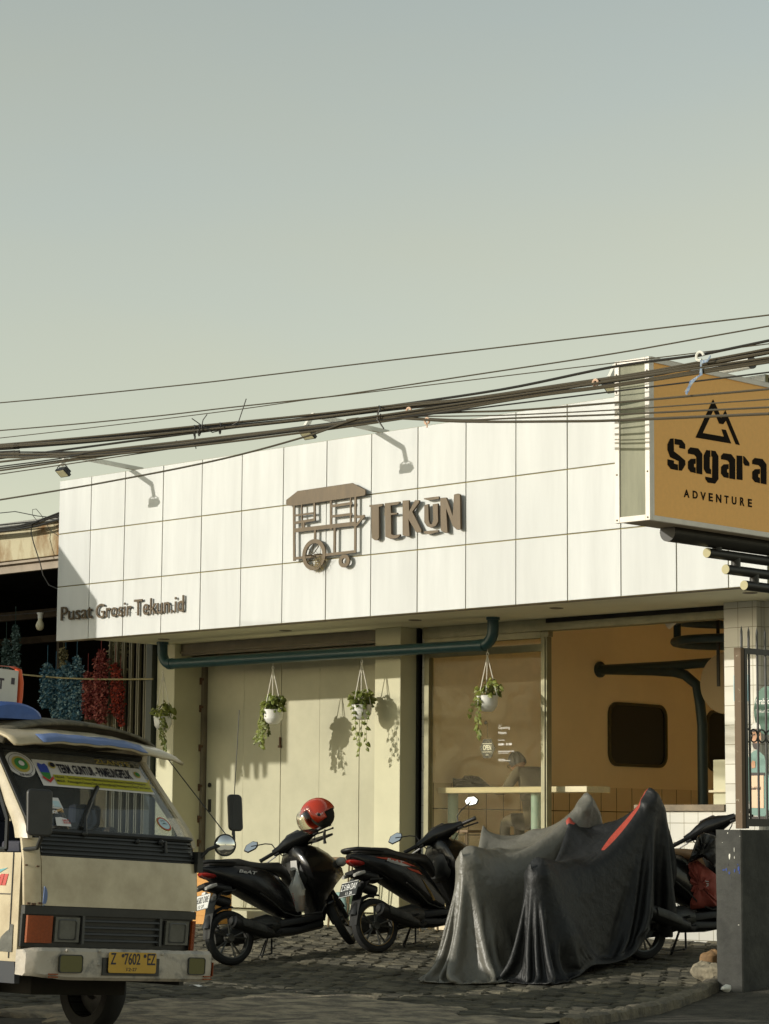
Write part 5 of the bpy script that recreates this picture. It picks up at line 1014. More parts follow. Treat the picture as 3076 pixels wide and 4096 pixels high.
# roof load
def VW(p): return VM @ Vector(p)
BG = MB()
BG.loft([[VW((x, -.50+.27*math.sin(R_(a))*s_, 2.11+.10*s_*(.2+math.cos(R_(a))))) for a in range(-110, 111, 14)] for x, s_ in ((-.62, .75), (-.66, .92), (-.8, 1.0), (-1.3, 1.0), (-1.7, .95), (-1.8, .6))])
tag(BG.build('bundle', mat('blue_tarpaulin_bag', (.05, .12, .38), .55, var=(3, .3), bump=(4, .5, .03)), smooth=True), 'blue tarpaulin bundle lying on the minibus roof', 'bag')
CB = thing('cardboard_box', 'white printed carton on top of the blue bundle on the minibus roof', 'box', tuple(VW((-1.0, -.5, 2.3))))
f = MB(); cM = VM @ Matrix.Translation((-.95, -.43, 2.34)) @ Matrix.Rotation(R_(4), 4, 'Z'); f.box((-.35, -.35, -.13), (0, .19, .13), cM); f.build('carton', mat('printed_carton', (.62, .60, .54), .7, var=(6, .1)), CB, bevel=.006)
cR = cM.to_3x3(); f = MB(); text(f, 'JACKPOT', cM @ Vector((.001, -.30, -.035)), cR @ Y_, cR @ Z_, .36, .10, 0, .002, bold=.03); f.box((.001, .125, .03), (.003, .155, .075), cM); f.build('carton_print', mat('carton_ink', (.05, .04, .05), .6), CB)
f = MB(); f.ball(cM @ Vector((.0, -.02, -.095)), (.006, .05, .035), 14); f.ball(cM @ Vector((.0, .0, -.06)), (.006, .022, .02), 10); f.build('fruit_print', mat('yellow_fruit_ink', (.55, .33, .03), .6), CB)
f = MB(); f.loft([[cM @ Vector((-.02+.03*math.cos(R_(a)), y+.02*math.sin(R_(a)), z)) for a in range(0, 360, 45)] for y, z in ((.05, .15), (.14, .155), (.20, .14), (.225, .05), (.225, -.05), (.215, -.14))]); tag(f.build('plastic_sheet', mat('orange_red_plastic', (.62, .10, .03), .4), smooth=True), 'orange red plastic strip wrapped round the edge of the roof carton', 'plastic strip')
# unseen copy of the minibus, added behind it to shade the scooters
def copy_tree(o, parent=None):
    c = o.copy(); COL.objects.link(c)
    if parent: c.parent = parent
    for ch in list(o.children): copy_tree(ch, c)
    return c
V2 = copy_tree(VAN); V2.matrix_basis = Matrix.Translation((-4.35, -8.25, 0)); V2['label'] = 'unseen copy of the white minibus, added behind the first one to shade the scooters'
# ================================================================== SCOOTERS (local: x forward from the rear axle, y left, z up)
def PRJ(p):
    d = Vector(p)-CAMP; z = d.dot(FW); return 1538+9996.77*d.dot(RT)/z, 2048-9996.77*d.dot(UP)/z
m_sblk = mat('glossy_black_plastic', (.006, .006, .006), .25, coat=.15, spec=.35); m_smat = mat('matt_black_plastic', (.010, .010, .0095), .5, var=(12, .3)); m_seatv = mat('black_seat_vinyl', (.022, .020, .018), .48, bump=(80, .2, .002))
m_tyre = mat('scooter_tyre', (.014, .014, .013), .8, bump=(60, .4, .004)); m_rim = mat('grey_alloy_rim', (.10, .10, .09), .35, metal=.6); m_gold = mat('gold_rim_tape', (.30, .20, .07), .4, metal=.4)
m_metal = mat('engine_metal', (.06, .06, .055), .5, metal=.5, var=(14, .5)); m_red = mat('red_tail_lens', (.22, .012, .008), .15); m_silver = mat('silver_decal', (.45, .44, .42), .35); m_redd = mat('red_decal', (.42, .05, .02), .35)
m_mirr = mat('mirror_glass', (.80, .82, .84), .03, metal=1); m_clr = mat('clear_lens', (.34, .33, .30), .12); m_fork = mat('fork_metal', (.05, .05, .048), .35, metal=.6)
def ss(n, hw_, hh, e=2.6):      # superellipse ring points (y,z)
    out = []
    for k in range(n):
        a = 2*math.pi*k/n; c, s_ = math.cos(a), math.sin(a); out.append((hw_*math.copysign(abs(c)**(2/e), c), hh*math.copysign(abs(s_)**(2/e), s_)))
    return out
def bloft(f, secs, n=18, e=2.6): f.loft([[Vector((x, yc+p[0], zc+p[1])) for p in ss(n, w_, h_, e)] for x, yc, zc, w_, h_ in secs])
def fs_(f):
    f.v = [(x+.11, y, z) for x, y, z in f.v]; return f
def make_scooter(label, plate=None, plate_white=True, stripes=False, steer=34, seat_m=None, mirrors=(1, 1), rim_m=None, body_m=None, text_s='BeAT', WR=None, rack=False, mnorm=((.50, -.78, .36), (.50, -.78, .36))):
    S = thing('scooter', label, 'motor scooter', (0, 0, 0), 'scooters parked in front of the shop'); rim_m = rim_m or m_rim; seat_m = seat_m or m_seatv; body_m = body_m or m_sblk
    r = .25
    PV = Vector((1.175, 0, .42)); AX = Vector((-.40, 0, .917)).normalized(); MR = Matrix.Translation(PV) @ Matrix.Rotation(R_(steer), 4, AX) @ Matrix.Translation(-PV)
    def wheel(cx, M=None, tw=.045):
        M = M or Matrix.Identity(4); R3 = M.to_3x3(); c = M @ Vector((cx, 0, r)); ax = R3 @ Y_; up = R3 @ Z_
        f = MB(); f.lathe([(r-.062, -tw*.8), (r-.035, -tw), (r-.012, -tw*.75), (r, 0), (r-.012, tw*.75), (r-.035, tw), (r-.062, tw*.8), (r-.062, -tw*.8)], c, ax, 44, U=up); W = f.build('wheel', m_tyre, S, smooth=True)
        f = MB(); f.lathe([(r-.060, -.033), (r-.072, -.030), (r-.074, 0), (r-.072, .030), (r-.060, .033)], c, ax, 44, U=up); f.lathe([(.0001, -.04), (.035, -.04), (.04, -.02), (.04, .02), (.035, .04), (.0001, .04)], c, ax, 20, U=up)
        fwd = ax.cross(up)
        for k in range(5):
            for s_ in (-.17, .17):
                a = k*2*math.pi/5+.3; b = a+s_; p0 = c+(up*math.cos(a)+fwd*math.sin(a))*.035; p1 = c+(up*math.cos(b)+fwd*math.sin(b))*(r-.070); f.tube([p0, (p0+p1)/2, p1], [.010, .008, .011], 6)
        f.build('rim', m_rim, W, smooth=True)
        if rim_m is not m_rim: f = MB(); f.lathe([(r-.063, -.036), (r-.068, -.037), (r-.068, -.034), (r-.063, -.033)], c, ax, 44, U=up); f.lathe([(r-.063, .036), (r-.068, .037), (r-.068, .034)], c, ax, 44, U=up); f.build('rim_tape', rim_m, W)
        f = MB(); f.lathe([(.045, -.048), (.095, -.048), (.095, -.052), (.045, -.052), (.045, -.048)], c, ax, 28, U=up); 
        if cx > .5: f.build('brake_disc', m_metal, W)
    wheel(0, tw=.046); wheel(1.256, MR, .040)
    # engine, exhaust, shock, stand
    f = MB(); bloft(f, [(-.10, .12, .27, .05, .07), (.05, .12, .27, .06, .09), (.25, .11, .27, .07, .09), (.42, .06, .30, .12, .09), (.52, .02, .31, .09, .07)], 14); bloft(f, [(.22, -.02, .30, .13, .09), (.40, -.02, .31, .14, .10), (.55, 0, .30, .10, .06)], 14); f.build('engine', m_metal, S, smooth=True)
    f = MB(); f.tube([(.50, -.10, .22), (.42, -.15, .20), (.34, -.16, .23)], .022, 8); f.tube([(.36, -.165, .225), (.28, -.17, .25), (-.04, -.175, .385), (-.07, -.175, .395)], [.045, .065, .062, .03], 16); ex = f.build('exhaust', m_smat, S, smooth=True)
    f = MB(); bloft(f, [(.26, -.235, .27, .008, .035), (.14, -.238, .32, .008, .040), (.02, -.236, .365, .008, .035)], 10); f.build('heat_shield', m_metal, ex, smooth=True)
    f = MB(); f.tube([(-.02, .13, .30), (-.05, .12, .62)], .017, 8); f.tube([(-.022-.028*k/26+.0, .13+.027*math.cos(k*1.05)-.01*k/26, .34+.24*k/26+.0) for k in range(27)], .006, 5); f.build('shock_absorber', m_fork, S)
    f = MB(); f.tube([(.50, .12, .22), (.46, .24, .02), (.50, .27, .012)], .010, 8); f.tube([(.42, -.05, .18), (.36, -.10, .05), (.32, -.12, .045)], .009, 8); f.tube([(.42, .05, .18), (.36, .10, .05), (.36, -.10, .05)], .007, 6); f.build('stand', m_smat, S)
    # rear fender, tail
    f = MB(); f.loft([[Vector((x, y*wd_, z+.008*(1-abs(y))*8*0)) for y in (-1, -.5, 0, .5, 1)]+[Vector((x+.012, y*wd_, z+.012)) for y in (1, .5, 0, -.5, -1)] for x, z, wd_ in ((-.02, .66, .09), (-.16, .66, .09), (-.25, .57, .075), (-.32, .40, .07), (-.355, .27, .055))]); fs_(f).build('rear_fender', m_smat, S, smooth=True)
    f = MB(); f.tube([(.05, 0, .56), (-.10, 0, .62)], .05, 10); f.lathe([(r+.012, -.05), (r+.035, -.03), (r+.04, 0), (r+.035, .03), (r+.012, .05)], (0, 0, r), Y_, 10, U=Z_, arc=(R_(-65), R_(15))); f.build('hugger', m_smat, S, smooth=True)
    f = MB(); bloft(f, [(-.30, 0, .895, .045, .022), (-.26, 0, .878, .085, .045), (-.16, 0, .84, .125, .085), (0, 0, .79, .150, .125), (.15, 0, .730, .165, .165), (.32, 0, .655, .160, .200), (.46, 0, .570, .135, .200), (.58, 0, .470, .105, .14), (.66, 0, .39, .09, .08)], 22, 2.9); body = fs_(f).build('body_panel', body_m, S, smooth=True)
    f = MB(); bloft(f, [(-.312, 0, .855, .04, .012), (-.285, 0, .845, .070, .022), (-.22, 0, .825, .10, .026), (-.14, 0, .80, .10, .02)], 16); fs_(f).build('tail_light', m_red, S, smooth=True)
    f = MB(); bloft(f, [(-.32, 0, .745, .07, .015), (-.26, 0, .735, .09, .040), (-.05, 0, .68, .09, .05)], 14); fs_(f).build('tail_cover', m_smat, S, smooth=True)
    f = MB(); bloft(f, [(-.23, 0, .925, .06, .018), (-.18, 0, .922, .105, .035), (-.05, 0, .912, .125, .048), (.08, 0, .898, .130, .050), (.18, 0, .862, .132, .050), (.30, 0, .835, .132, .048), (.42, 0, .825, .115, .050), (.53, 0, .81, .085, .055), (.60, 0, .76, .06, .06), (.63, 0, .70, .05, .06)], 20, 2.7); fs_(f).build('seat', seat_m, S, smooth=True)
    f = MB(); gp = [(0, -.14, .91), (-.15, -.14, .935), (-.27, -.115, .950), (-.325, -.05, .953), (-.33, 0, .954), (-.325, .05, .953), (-.27, .115, .950), (-.15, .14, .935), (0, .14, .91)]; f.tube(gp, [.012, .017, .019, .019, .019, .019, .019, .017, .012], 10); fs_(f).build('grab_rail', m_smat, S, smooth=True)
    if text_s:
        f = MB(); text(f, text_s, (.0, -.1685, .812), Vector((.93, 0, -.22)).normalized(), Vector((.22, .25, .93)).normalized(), .20, .032, 0, .003, bold=.02, shear=.3); fs_(f).build('side_lettering', m_silver, body)
    if stripes:
        for pl, m_ in (([(-.10, .862), (.06, .84), (.20, .80), (.34, .74), (.26, .755), (.12, .80), (-.04, .84)], m_redd), ([(.22, .74), (.36, .70), (.40, .66), (.34, .68), (.26, .71)], m_redd), ([(.02, .825), (.18, .78), (.27, .745), (.18, .755), (.04, .80)], m_silver), ([(.38, .64), (.46, .54), (.54, .42), (.51, .42), (.44, .53)], m_gold)):
            f = MB(); n = len(pl)
            def sy_(x, z): 
                zc = float(np.interp(x, [-.30, -.16, 0, .15, .32, .46, .58], [.895, .84, .79, .73, .655, .57, .47])); hh = float(np.interp(x, [-.30, -.16, 0, .15, .32, .46, .58], [.022, .085, .125, .165, .20, .20, .14])); w_ = float(np.interp(x, [-.30, -.16, 0, .15, .32, .46, .58], [.045, .125, .15, .165, .16, .135, .105]))
                k = min(.97, abs(z-zc)/hh); return -(w_*(1-k**2.9)**(1/2.9))-.004
            P0 = [Vector((x, sy_(x, z), z)) for x, z in pl]; c = sum(P0, Vector())/n; c.y = min(p.y for p in P0)-.001
            f.add(P0+[c], [(i, (i+1) % n, n) for i in range(n)]); fs_(f).build('stripe_decal', m_, body)
    # floorboard and underside, leg shield and front cover
    f = MB(); bloft(f, [(.50, 0, .30, .12, .045), (.62, 0, .30, .155, .040), (.80, 0, .30, .165, .038), (.96, 0, .32, .15, .045)], 16, 4); bloft(f, [(.45, 0, .24, .10, .05), (.7, 0, .22, .13, .04), (.98, 0, .25, .11, .05)], 14, 3); f.build('footboard', m_smat, S, smooth=True)
    f = MB(); rings = []
    for z, xr, xf, w_ in ((.27, .93, 1.05, .11), (.40, .93, 1.10, .15), (.50, .90, 1.16, .17), (.58, .86, 1.24, .20), (.66, .83, 1.35, .25), (.72, .81, 1.34, .26), (.80, .80, 1.29, .24), (.88, .80, 1.22, .19), (.95, .80, 1.13, .13), (.99, .82, 1.02, .07)):
        rg = []
        for k in range(12):
            a = 2*math.pi*k/12; c, s_ = math.cos(a), math.sin(a)
            x = (xr+.03)+(xf-xr-.03)*max(0, c)**.9 if c > 0 else (xr+.03)+.03*c; rg.append(Vector((x, w_*math.copysign(abs(s_)**(.75 if c < 0 else 1.05), s_), z+.05*max(0, c)*0)))
        rings.append(rg)
    f.loft(rings); f.build('leg_shield', body_m, S, smooth=True)
    f = MB(); bloft(f, [(.83, 0, .74, .18, .14), (.795, 0, .74, .14, .11)], 18, 3.5); f.build('inner_pocket', m_smat, S, smooth=True)
    for sg in (-1, 1): f = MB(); f.ball((1.27, sg*.14, .78), (.055, .06, .045), 14); f.build('headlight', m_clr, S, smooth=True)
    MBR = MR @ Matrix.Translation((-.05, 0, .02))
    # steered parts
    f = MB(); 
    for sg in (-1, 1): f.tube([MR @ Vector((1.256, sg*.062, .25)), MR @ Vector((1.17, sg*.062, .45)), MR @ Vector((1.115, sg*.062, .60))], [.026, .026, .018], 10)
    f.tube([MR @ Vector((1.12, 0, .58)), MR @ Vector((.93, 0, 1.0))], .028, 10); f.tube([MR @ Vector((1.256, -.075, .25)), MR @ Vector((1.256, .075, .25))], .010, 8); f.build('fork', m_smat, S, smooth=True)
    f = MB(); f.lathe([(r+.018, -.062), (r+.030, -.055), (r+.040, 0), (r+.030, .055), (r+.018, .062)], MR @ Vector((1.256, 0, r)), MR.to_3x3() @ Y_, 16, U=MR.to_3x3() @ Z_, arc=(R_(-62), R_(58))); f.build('front_fender', body_m, S, smooth=True, solid=.004)
    f = MB(); secs = [(-.235, .885, 1.000, .030, .030), (-.17, .90, 1.005, .042, .040), (-.10, .925, 1.015, .075, .062), (0, .94, 1.02, .098, .080), (.10, .925, 1.015, .075, .062), (.17, .90, 1.005, .042, .040), (.235, .885, 1.000, .030, .030)]
    f.loft([[MBR @ Vector((xc+p[0], y, zc+p[1])) for p in ss(18, a_, b_, 2.3)] for y, xc, zc, a_, b_ in secs]); hb = f.build('handlebar_cover', body_m, S, smooth=True)
    N_ = Vector((-.62, 0, .78)); Vv = Vector((.78, 0, .62)); f = MB(); f.prism([(-.07, -.045), (.07, -.045), (.085, 0), (.06, .05), (-.06, .05), (-.085, 0)], Vector((.895, 0, 1.07)), -Y_, Vv, N_, -.02, .006); f.v = [tuple(MBR @ Vector(v)) for v in f.v]; ip = f.build('instrument_panel', m_smat, hb, bevel=.004)
    f = MB(); f.prism([(-.055, -.03), (.055, -.03), (.065, .0), (.045, .036), (-.045, .036), (-.065, 0)], Vector((.895, 0, 1.07)), -Y_, Vv, N_, .0065, .008); f.v = [tuple(MBR @ Vector(v)) for v in f.v]; f.build('dial', m_clr if 0 else mat('dial_glass', (.03, .03, .035), .06), ip)
    for sg in (-1, 1):
        f = MB(); a = Vector((.88, sg*.22, 1.0)); b = Vector((.845, sg*.355, .985)); f.tube([MBR @ a, MBR @ a.lerp(b, .04), MBR @ b], [.014, .0175, .0175], 12); f.tube([MBR @ b, MBR @ (b+Vector((-.003, sg*.02, -.002)))], [.020, .019], 12); f.build('grip', m_smat, S, smooth=True)
        f = MB(); f.tube([MBR @ Vector((.91, sg*.19, .985)), MBR @ Vector((.935, sg*.24, .975)), MBR @ Vector((.92, sg*.36, .955))], [.009, .008, .007], 8); f.ball(MBR @ Vector((.92, sg*.365, .955)), .011, 8); f.build('brake_lever', m_silver if sg > 0 else m_smat, S, smooth=True)
        f = MB(); f.cbox((.89, sg*.205, .995), (.055, .05, .055)); f.v = [tuple(MBR @ Vector(v)) for v in f.v]; f.build('switch_block', m_smat, S, bevel=.006)
        if mirrors[0 if sg > 0 else 1]:
            c = Vector((.905, sg*.40, 1.165)); f = MB(); f.tube([MBR @ Vector((.90, sg*.20, 1.02)), MBR @ Vector((.905, sg*.215, 1.09)), MBR @ Vector((.91, sg*.27, 1.125)), MBR @ c], .0055, 8); mi = f.build('mirror', m_smat, S, smooth=True)
            Nn = ((WR @ MBR.to_3x3() if WR else MBR.to_3x3()).inverted() @ Vector(mnorm[0 if sg > 0 else 1])).normalized(); Uu = Nn.cross(Z_).normalized()*-1; Vm = Nn.cross(Uu)*-1
            if Uu.y*sg < 0: Uu = -Uu
            tl = R_(12) if sg > 0 else R_(28); Ud = Uu*math.cos(tl)+Vm*math.sin(tl); Vd = -Uu*math.sin(tl)+Vm*math.cos(tl)
            hexm = [(-.075, 0), (-.045, -.038), (.03, -.045), (.078, -.012), (.06, .030), (-.02, .046), (-.055, .033)]
            f = MB(); f.prism(hexm, c, Ud, Vd, Nn, -.018, .0); f.v = [tuple(MBR @ Vector(v)) for v in f.v]; f.build('mirror_shell', m_smat, mi, bevel=.004)
            f = MB(); f.prism([(a_*.88, b_*.86) for a_, b_ in hexm], c, Ud, Vd, Nn, .0005, .0015); f.v = [tuple(MBR @ Vector(v)) for v in f.v]; f.build('mirror_glass', m_mirr, mi)
    f = MB(); f.tube([MBR @ Vector((.93, -.20, 1.0)), MBR @ Vector((1.0, -.16, .97)), MBR @ Vector((1.02, -.05, .90)), Vector((1.05, 0, .82))], .005, 6); f.tube([MBR @ Vector((.93, .20, 1.0)), MBR @ Vector((1.0, .18, .96)), MBR @ Vector((1.02, .05, .90)), Vector((1.05, .02, .82))], .005, 6); f.build('control_cable', m_smat, S, smooth=True)
    f = MB(); f.tube([(.30, -.172, .60), (.44, -.150, .50), (.55, -.125, .40), (.66, -.15, .345), (.95, -.155, .345), (1.04, -.13, .45)], .007, 6); f.build('side_seam', m_metal, S, smooth=True)
    f = MB(); f.cbox((.36, -.20, .30), (.05, .09, .02)); f.build('foot_peg', m_metal, S, bevel=.004)
    f = MB(); f.lathe([(.0001, -.004), (.038, -.004), (.044, 0), (.038, .006)], (-.068, -.175, .394), Vector((-.93, 0, .37)), 18); f.build('exhaust_tip', m_metal, ex)
    if rack:
        f = MB(); f.prism([(-.22, 0), (.20, 0), (.24, .05), (.20, .22), (-.20, .22), (-.24, .05)], Vector((.98, 0, .985)), Y_, Vector((.97, 0, .22)), Vector((-.22, 0, .97)), 0, .022); f.build('front_rack', m_smat, S, bevel=.005)
        f = MB(); f.prism([(.02, -.03), (.13, -.03), (.14, .05), (.04, .06)], Vector((.795, 0, .80)), -Y_, Z_, -X_, .02, .0215); f.build('sticker', m_silver, S)
        f = MB(); f.tube([(.80, 0, .70), (.77, 0, .70), (.765, 0, .72)], .008, 6); f.build('bag_hook', m_silver, S)
    # front indicators, licence plate
    if plate:
        pc = Vector((-.345, 0, .60)); Nn = Vector((-.90, 0, .42)).normalized(); Vv = Vector((.42, 0, .90)).normalized(); Uu = -Y_
        pm_ = mat('white_number_plate', (.62, .62, .58), .4) if plate_white else mat('black_number_plate', (.03, .032, .03), .4); tm_ = m_black if plate_white else m_vinyl
        f = MB(); f.prism(rrect(.275, .145, .012), pc, Uu, Vv, Nn, -.003, .003); f.prism([(-.03, -.02), (.03, -.02), (.03, .10), (-.03, .10)], pc, Uu, Vv, Nn, -.03, -.003); pl = fs_(f).build('license_plate', pm_, S)
        f = MB(); text(f, plate[0], pc+Uu*-.125+Vv*-.010+Nn*.003, Uu, Vv, .25, .062, 0, .002, bold=.0); text(f, plate[1], pc+Uu*-.03+Vv*-.058+Nn*.003, Uu, Vv, .10, .030, 0, .002, bold=.0)
        for z in (-.0705, .0685): f.prism([(-.13, z), (.13, z), (.13, z+.003), (-.13, z+.003)], pc, Uu, Vv, Nn, .003, .0045)
        fs_(f).build('plate_lettering', tm_, pl)
    for sg in (-1, 1):
        f = MB(); bloft(f, [(-.33, sg*.09, .715, .02, .015), (-.29, sg*.105, .725, .03, .02), (-.22, sg*.10, .735, .02, .015)], 10); fs_(f).build('rear_indicator', m_clr, S, smooth=True)
    return S
def scooter_matrix(rx, ry, heading, lean, scale=1.1):
    h = R_(heading); dx, dy = math.cos(h), math.sin(h); z0 = gz(ry); z1 = gz(ry+1.38*dy); pitch = math.atan2(z1-z0, 1.25)
    return Matrix.Translation((rx, ry, z0)) @ Matrix.Rotation(h, 4, 'Z') @ Matrix.Rotation(-pitch, 4, 'Y') @ Matrix.Rotation(R_(-lean), 4, 'X') @ Matrix.Scale(scale, 4)
def find_heading(rx, ry, fx):
    best = min(range(400, 1150), key=lambda a: abs(PRJ((rx+1.38*math.cos(R_(a/10)), ry+1.38*math.sin(R_(a/10)), gz(ry)+.1))[0]-fx)); return best/10
g1 = GP(935, 3862); H1 = find_heading(g1.x, g1.y, 1385)
M1 = scooter_matrix(g1.x, g1.y, H1, 9); g2 = GP(1514, 3812); M2 = scooter_matrix(g2.x, g2.y, H1, 9)
def RW(M): return M.to_3x3()*(1/1.1)
S1 = make_scooter('black scooter with helmet on its handlebar and drinks bag on its hook, nearest the minibus', ('Z 6583 DBE', '12 27'), True, mirrors=(1, 0), steer=48, WR=RW(M1), mnorm=((.46, -.74, .47), (.46, -.74, .47)), rack=True)
S1.matrix_basis = M1
S2 = make_scooter('black scooter with red side stripes and gold rims, partly behind the grey cover', ('Z 5184 DAY', '11 26'), False, stripes=True, rim_m=m_gold, steer=48, mirrors=(1, 1), WR=RW(M2), mnorm=((.50, -.78, .36), (.157, -.985, .18)))
S2.matrix_basis = M2
print('scooters', g1, H1, g2, [PRJ(M1 @ Vector(p)) for p in ((0, 0, 0), (1.256, 0, 0), (-.33, 0, .954))], [PRJ(M2 @ Vector(p)) for p in ((1.256, 0, 0), (-.33, 0, .954))])
# helmet on the right grip
hg = PRJ and None
m_hred = mat('glossy_red_helmet', (.42, .035, .012), .12, coat=.6); m_vis = None
vg = bpy.data.materials.new('helmet_visor'); vg.use_nodes = True; t = vg.node_tree; t.nodes.clear()
o_ = t.nodes.new('ShaderNodeOutputMaterial'); tr = t.nodes.new('ShaderNodeBsdfTransparent'); tr.inputs[0].default_value = (.88, .86, .78, 1); gl = t.nodes.new('ShaderNodeBsdfGlossy'); gl.inputs['Roughness'].default_value = .05
lw = t.nodes.new('ShaderNodeLayerWeight'); lw.inputs[0].default_value = .35; m1 = t.nodes.new('ShaderNodeMixShader'); t.links.new(lw.outputs['Facing'], m1.inputs[0]); t.links.new(tr.outputs[0], m1.inputs[1]); t.links.new(gl.outputs[0], m1.inputs[2]); t.links.new(m1.outputs[0], o_.inputs[0])
hd = (M1 @ Vector((0, 0, 0))-CAMP).dot(FW)
def PD(x, y, D): return CAMP+ray(x, y)*D
HD = hd+.55; HC = PD(1272, 3262, HD)
HL = thing('helmet', 'red open face helmet with clear visor hung over the handlebar of the nearest black scooter', 'helmet', tuple(HC))
# helmet axes: forward (towards the visor) image left, up image up-right, side towards camera
hf = (RT*-.80+UP*-.46-FW*.38).normalized(); hu = (UP*.80+RT*-.50+FW*.25); hu = (hu-hf*hu.dot(hf)).normalized(); hsd = hf.cross(hu)
HM = Matrix((hf, hsd, hu)).transposed()
f = MB(); rx_, ry_, rz_ = .185, .150, .175
def hel(u, v):
    a = u*2*math.pi; b = v*math.radians(118); p = Vector((rx_*math.sin(b)*math.cos(a), ry_*math.sin(b)*math.sin(a), rz_*math.cos(b)))
    if p.z < -.02: p.x *= 1-.3*min(1, (-.02-p.z)/.1)*(1 if p.x > 0 else .2)
    return HC+HM @ p
NU, NV = 40, 18; vs = [hel(i/NU, j/NV) for j in range(NV+1) for i in range(NU)]; fs = []
for j in range(NV):
    for i in range(NU):
        a = (i+.5)/NU*360; a = a if a < 180 else a-360; b = (j+.5)/NV*118
        if abs(a) < 52 and b > 62: continue
        if b > 98 and (abs(a) > 100): continue
        fs.append((j*NU+i, j*NU+(i+1) % NU, (j+1)*NU+(i+1) % NU, (j+1)*NU+i))
f.add(vs, fs); sh = f.build('shell', m_hred, HL, smooth=True, solid=.012)
f = MB(); f.ball(HC+HM @ Vector((-.045, 0, .0)), (.125, .130, .150), 20, HM.to_4x4()); f.build('lining', m_dark, HL, smooth=True)
f = MB(); f.add([HC+HM @ Vector(((rx_+.05)*math.sin(R_(b))*math.cos(R_(a)), (ry_+.012)*math.sin(R_(b))*math.sin(R_(a)), (rz_+.016)*math.cos(R_(b)))) for b in range(48, 131, 7) for a in range(-70, 71, 10)], [(j*15+i, j*15+i+1, (j+1)*15+i+1, (j+1)*15+i) for j in range(11) for i in range(14)]); f.build('visor', vg, HL, smooth=True)
f = MB(); c = HC+HM @ Vector((.02, -.131, -.005)); 
for sgn in (-1, 1): f.lathe([(.0001, .014), (.016, .012), (.018, 0)], HC+HM @ Vector((.035, sgn*.146, -.02)), HM @ Vector((0, sgn, 0)), 14)
f.build('visor_screw', m_smat, HL)
sd_ = -1 if (HM @ Vector((0, -1, 0))).dot(-FW) > 0 else 1
f = MB(); U_ = RT*.80+UP*.60; V_ = UP*.80-RT*.60
for s_, ox, oy, w_, h_ in (('DJ', -.028, .028, .026, .020), ('MARU', -.026, .004, .060, .020)):
    text(f, s_, HC-FW*.156+RT*.03+UP*.015+U_*ox+V_*oy, U_, V_, w_, h_, 0, .0015, bold=.01)
f.build('helmet_lettering', m_silver, sh)
# plastic bag with a cup of brown drink on the hook
BX = PRJ(M1 @ Vector((.77, 0, .70))); bD = (M1 @ Vector((.77, -.02, .70))-CAMP).dot(FW)-.12
BGp = thing('plastic_bag', 'thin clear white plastic bag holding iced drinks, hanging from the nearest scooter hook', 'bag', tuple(PD(1190, 3480, bD)))
pbm = bpy.data.materials.new('thin_plastic_film'); pbm.use_nodes = True; t = pbm.node_tree; t.nodes.clear()
o_ = t.nodes.new('ShaderNodeOutputMaterial'); tr = t.nodes.new('ShaderNodeBsdfTransparent'); df = t.nodes.new('ShaderNodeBsdfTranslucent'); df.inputs[0].default_value = (.8, .8, .76, 1); d2 = t.nodes.new('ShaderNodeBsdfDiffuse'); d2.inputs[0].default_value = (.72, .72, .68, 1); gl = t.nodes.new('ShaderNodeBsdfGlossy'); gl.inputs['Roughness'].default_value = .2
a1 = t.nodes.new('ShaderNodeMixShader'); a1.inputs[0].default_value = .5; a2 = t.nodes.new('ShaderNodeMixShader'); a2.inputs[0].default_value = .48; a3 = t.nodes.new('ShaderNodeMixShader'); a3.inputs[0].default_value = .12
t.links.new(df.outputs[0], a1.inputs[1]); t.links.new(d2.outputs[0], a1.inputs[2]); t.links.new(tr.outputs[0], a2.inputs[1]); t.links.new(a1.outputs[0], a2.inputs[2]); t.links.new(a2.outputs[0], a3.inputs[1]); t.links.new(gl.outputs[0], a3.inputs[2]); t.links.new(a3.outputs[0], o_.inputs[0])
f = MB(); rings = []; q = random.Random(5)
for y, xl, xr in ((3482, 1186, 1192), (3500, 1180, 1196), (3525, 1166, 1206), (3550, 1156, 1216), (3590, 1151, 1221), (3620, 1152, 1221), (3640, 1160, 1217), (3648, 1172, 1208)):
    cx = (xl+xr)/2; w_ = (xr-xl)/2; rings.append([PD(cx+w_*math.cos(R_(a))*(1+.06*math.sin(R_(a)*7+y*.02)), y+2*math.sin(R_(a)*5), bD-.055*math.sin(R_(a))*min(1, w_/25)) for a in range(0, 360, 12)])
f.loft(rings, caps=False); f.build('film', pbm, BGp, smooth=True)
f = MB()
for k in range(2): f.tube([PD(1189, 3470, bD), PD(1183+12*k, 3500, bD-.02), PD(1172+34*k, 3535, bD-.03)], [.003, .008, .004], 6)
f.build('bag_handle', pbm, BGp)
f = MB(); c0 = PD(1205, 3640, bD); c1 = PD(1203, 3556, bD); f.lathe([(.0001, 0), (.030, 0), (.038, (c1-c0).length*.72), (.0001, (c1-c0).length*.72)], c0, UP, 20); f.build('drink', mat('iced_coffee', (.32, .16, .05), .3), BGp, smooth=True)
f = MB(); f.lathe([(.039, (c1-c0).length*.72), (.041, (c1-c0).length*.97), (.043, (c1-c0).length)], c0, UP, 20); f.lathe([(.0001, 0), (.028, 0), (.036, .17), (.0001, .17)], PD(1172, 3635, bD), UP, 18); f.build('cup', mat('milky_cup', (.62, .58, .48), .4), BGp, smooth=True)
f = MB()
for k in range(6): c = PD(1160+q.uniform(0, 18), 3575+k*9, bD-.05); f.ball(c, (.012, .006, .004), 6)
f.build('red_print', mat('red_cup_print', (.40, .03, .03), .6), BGp)
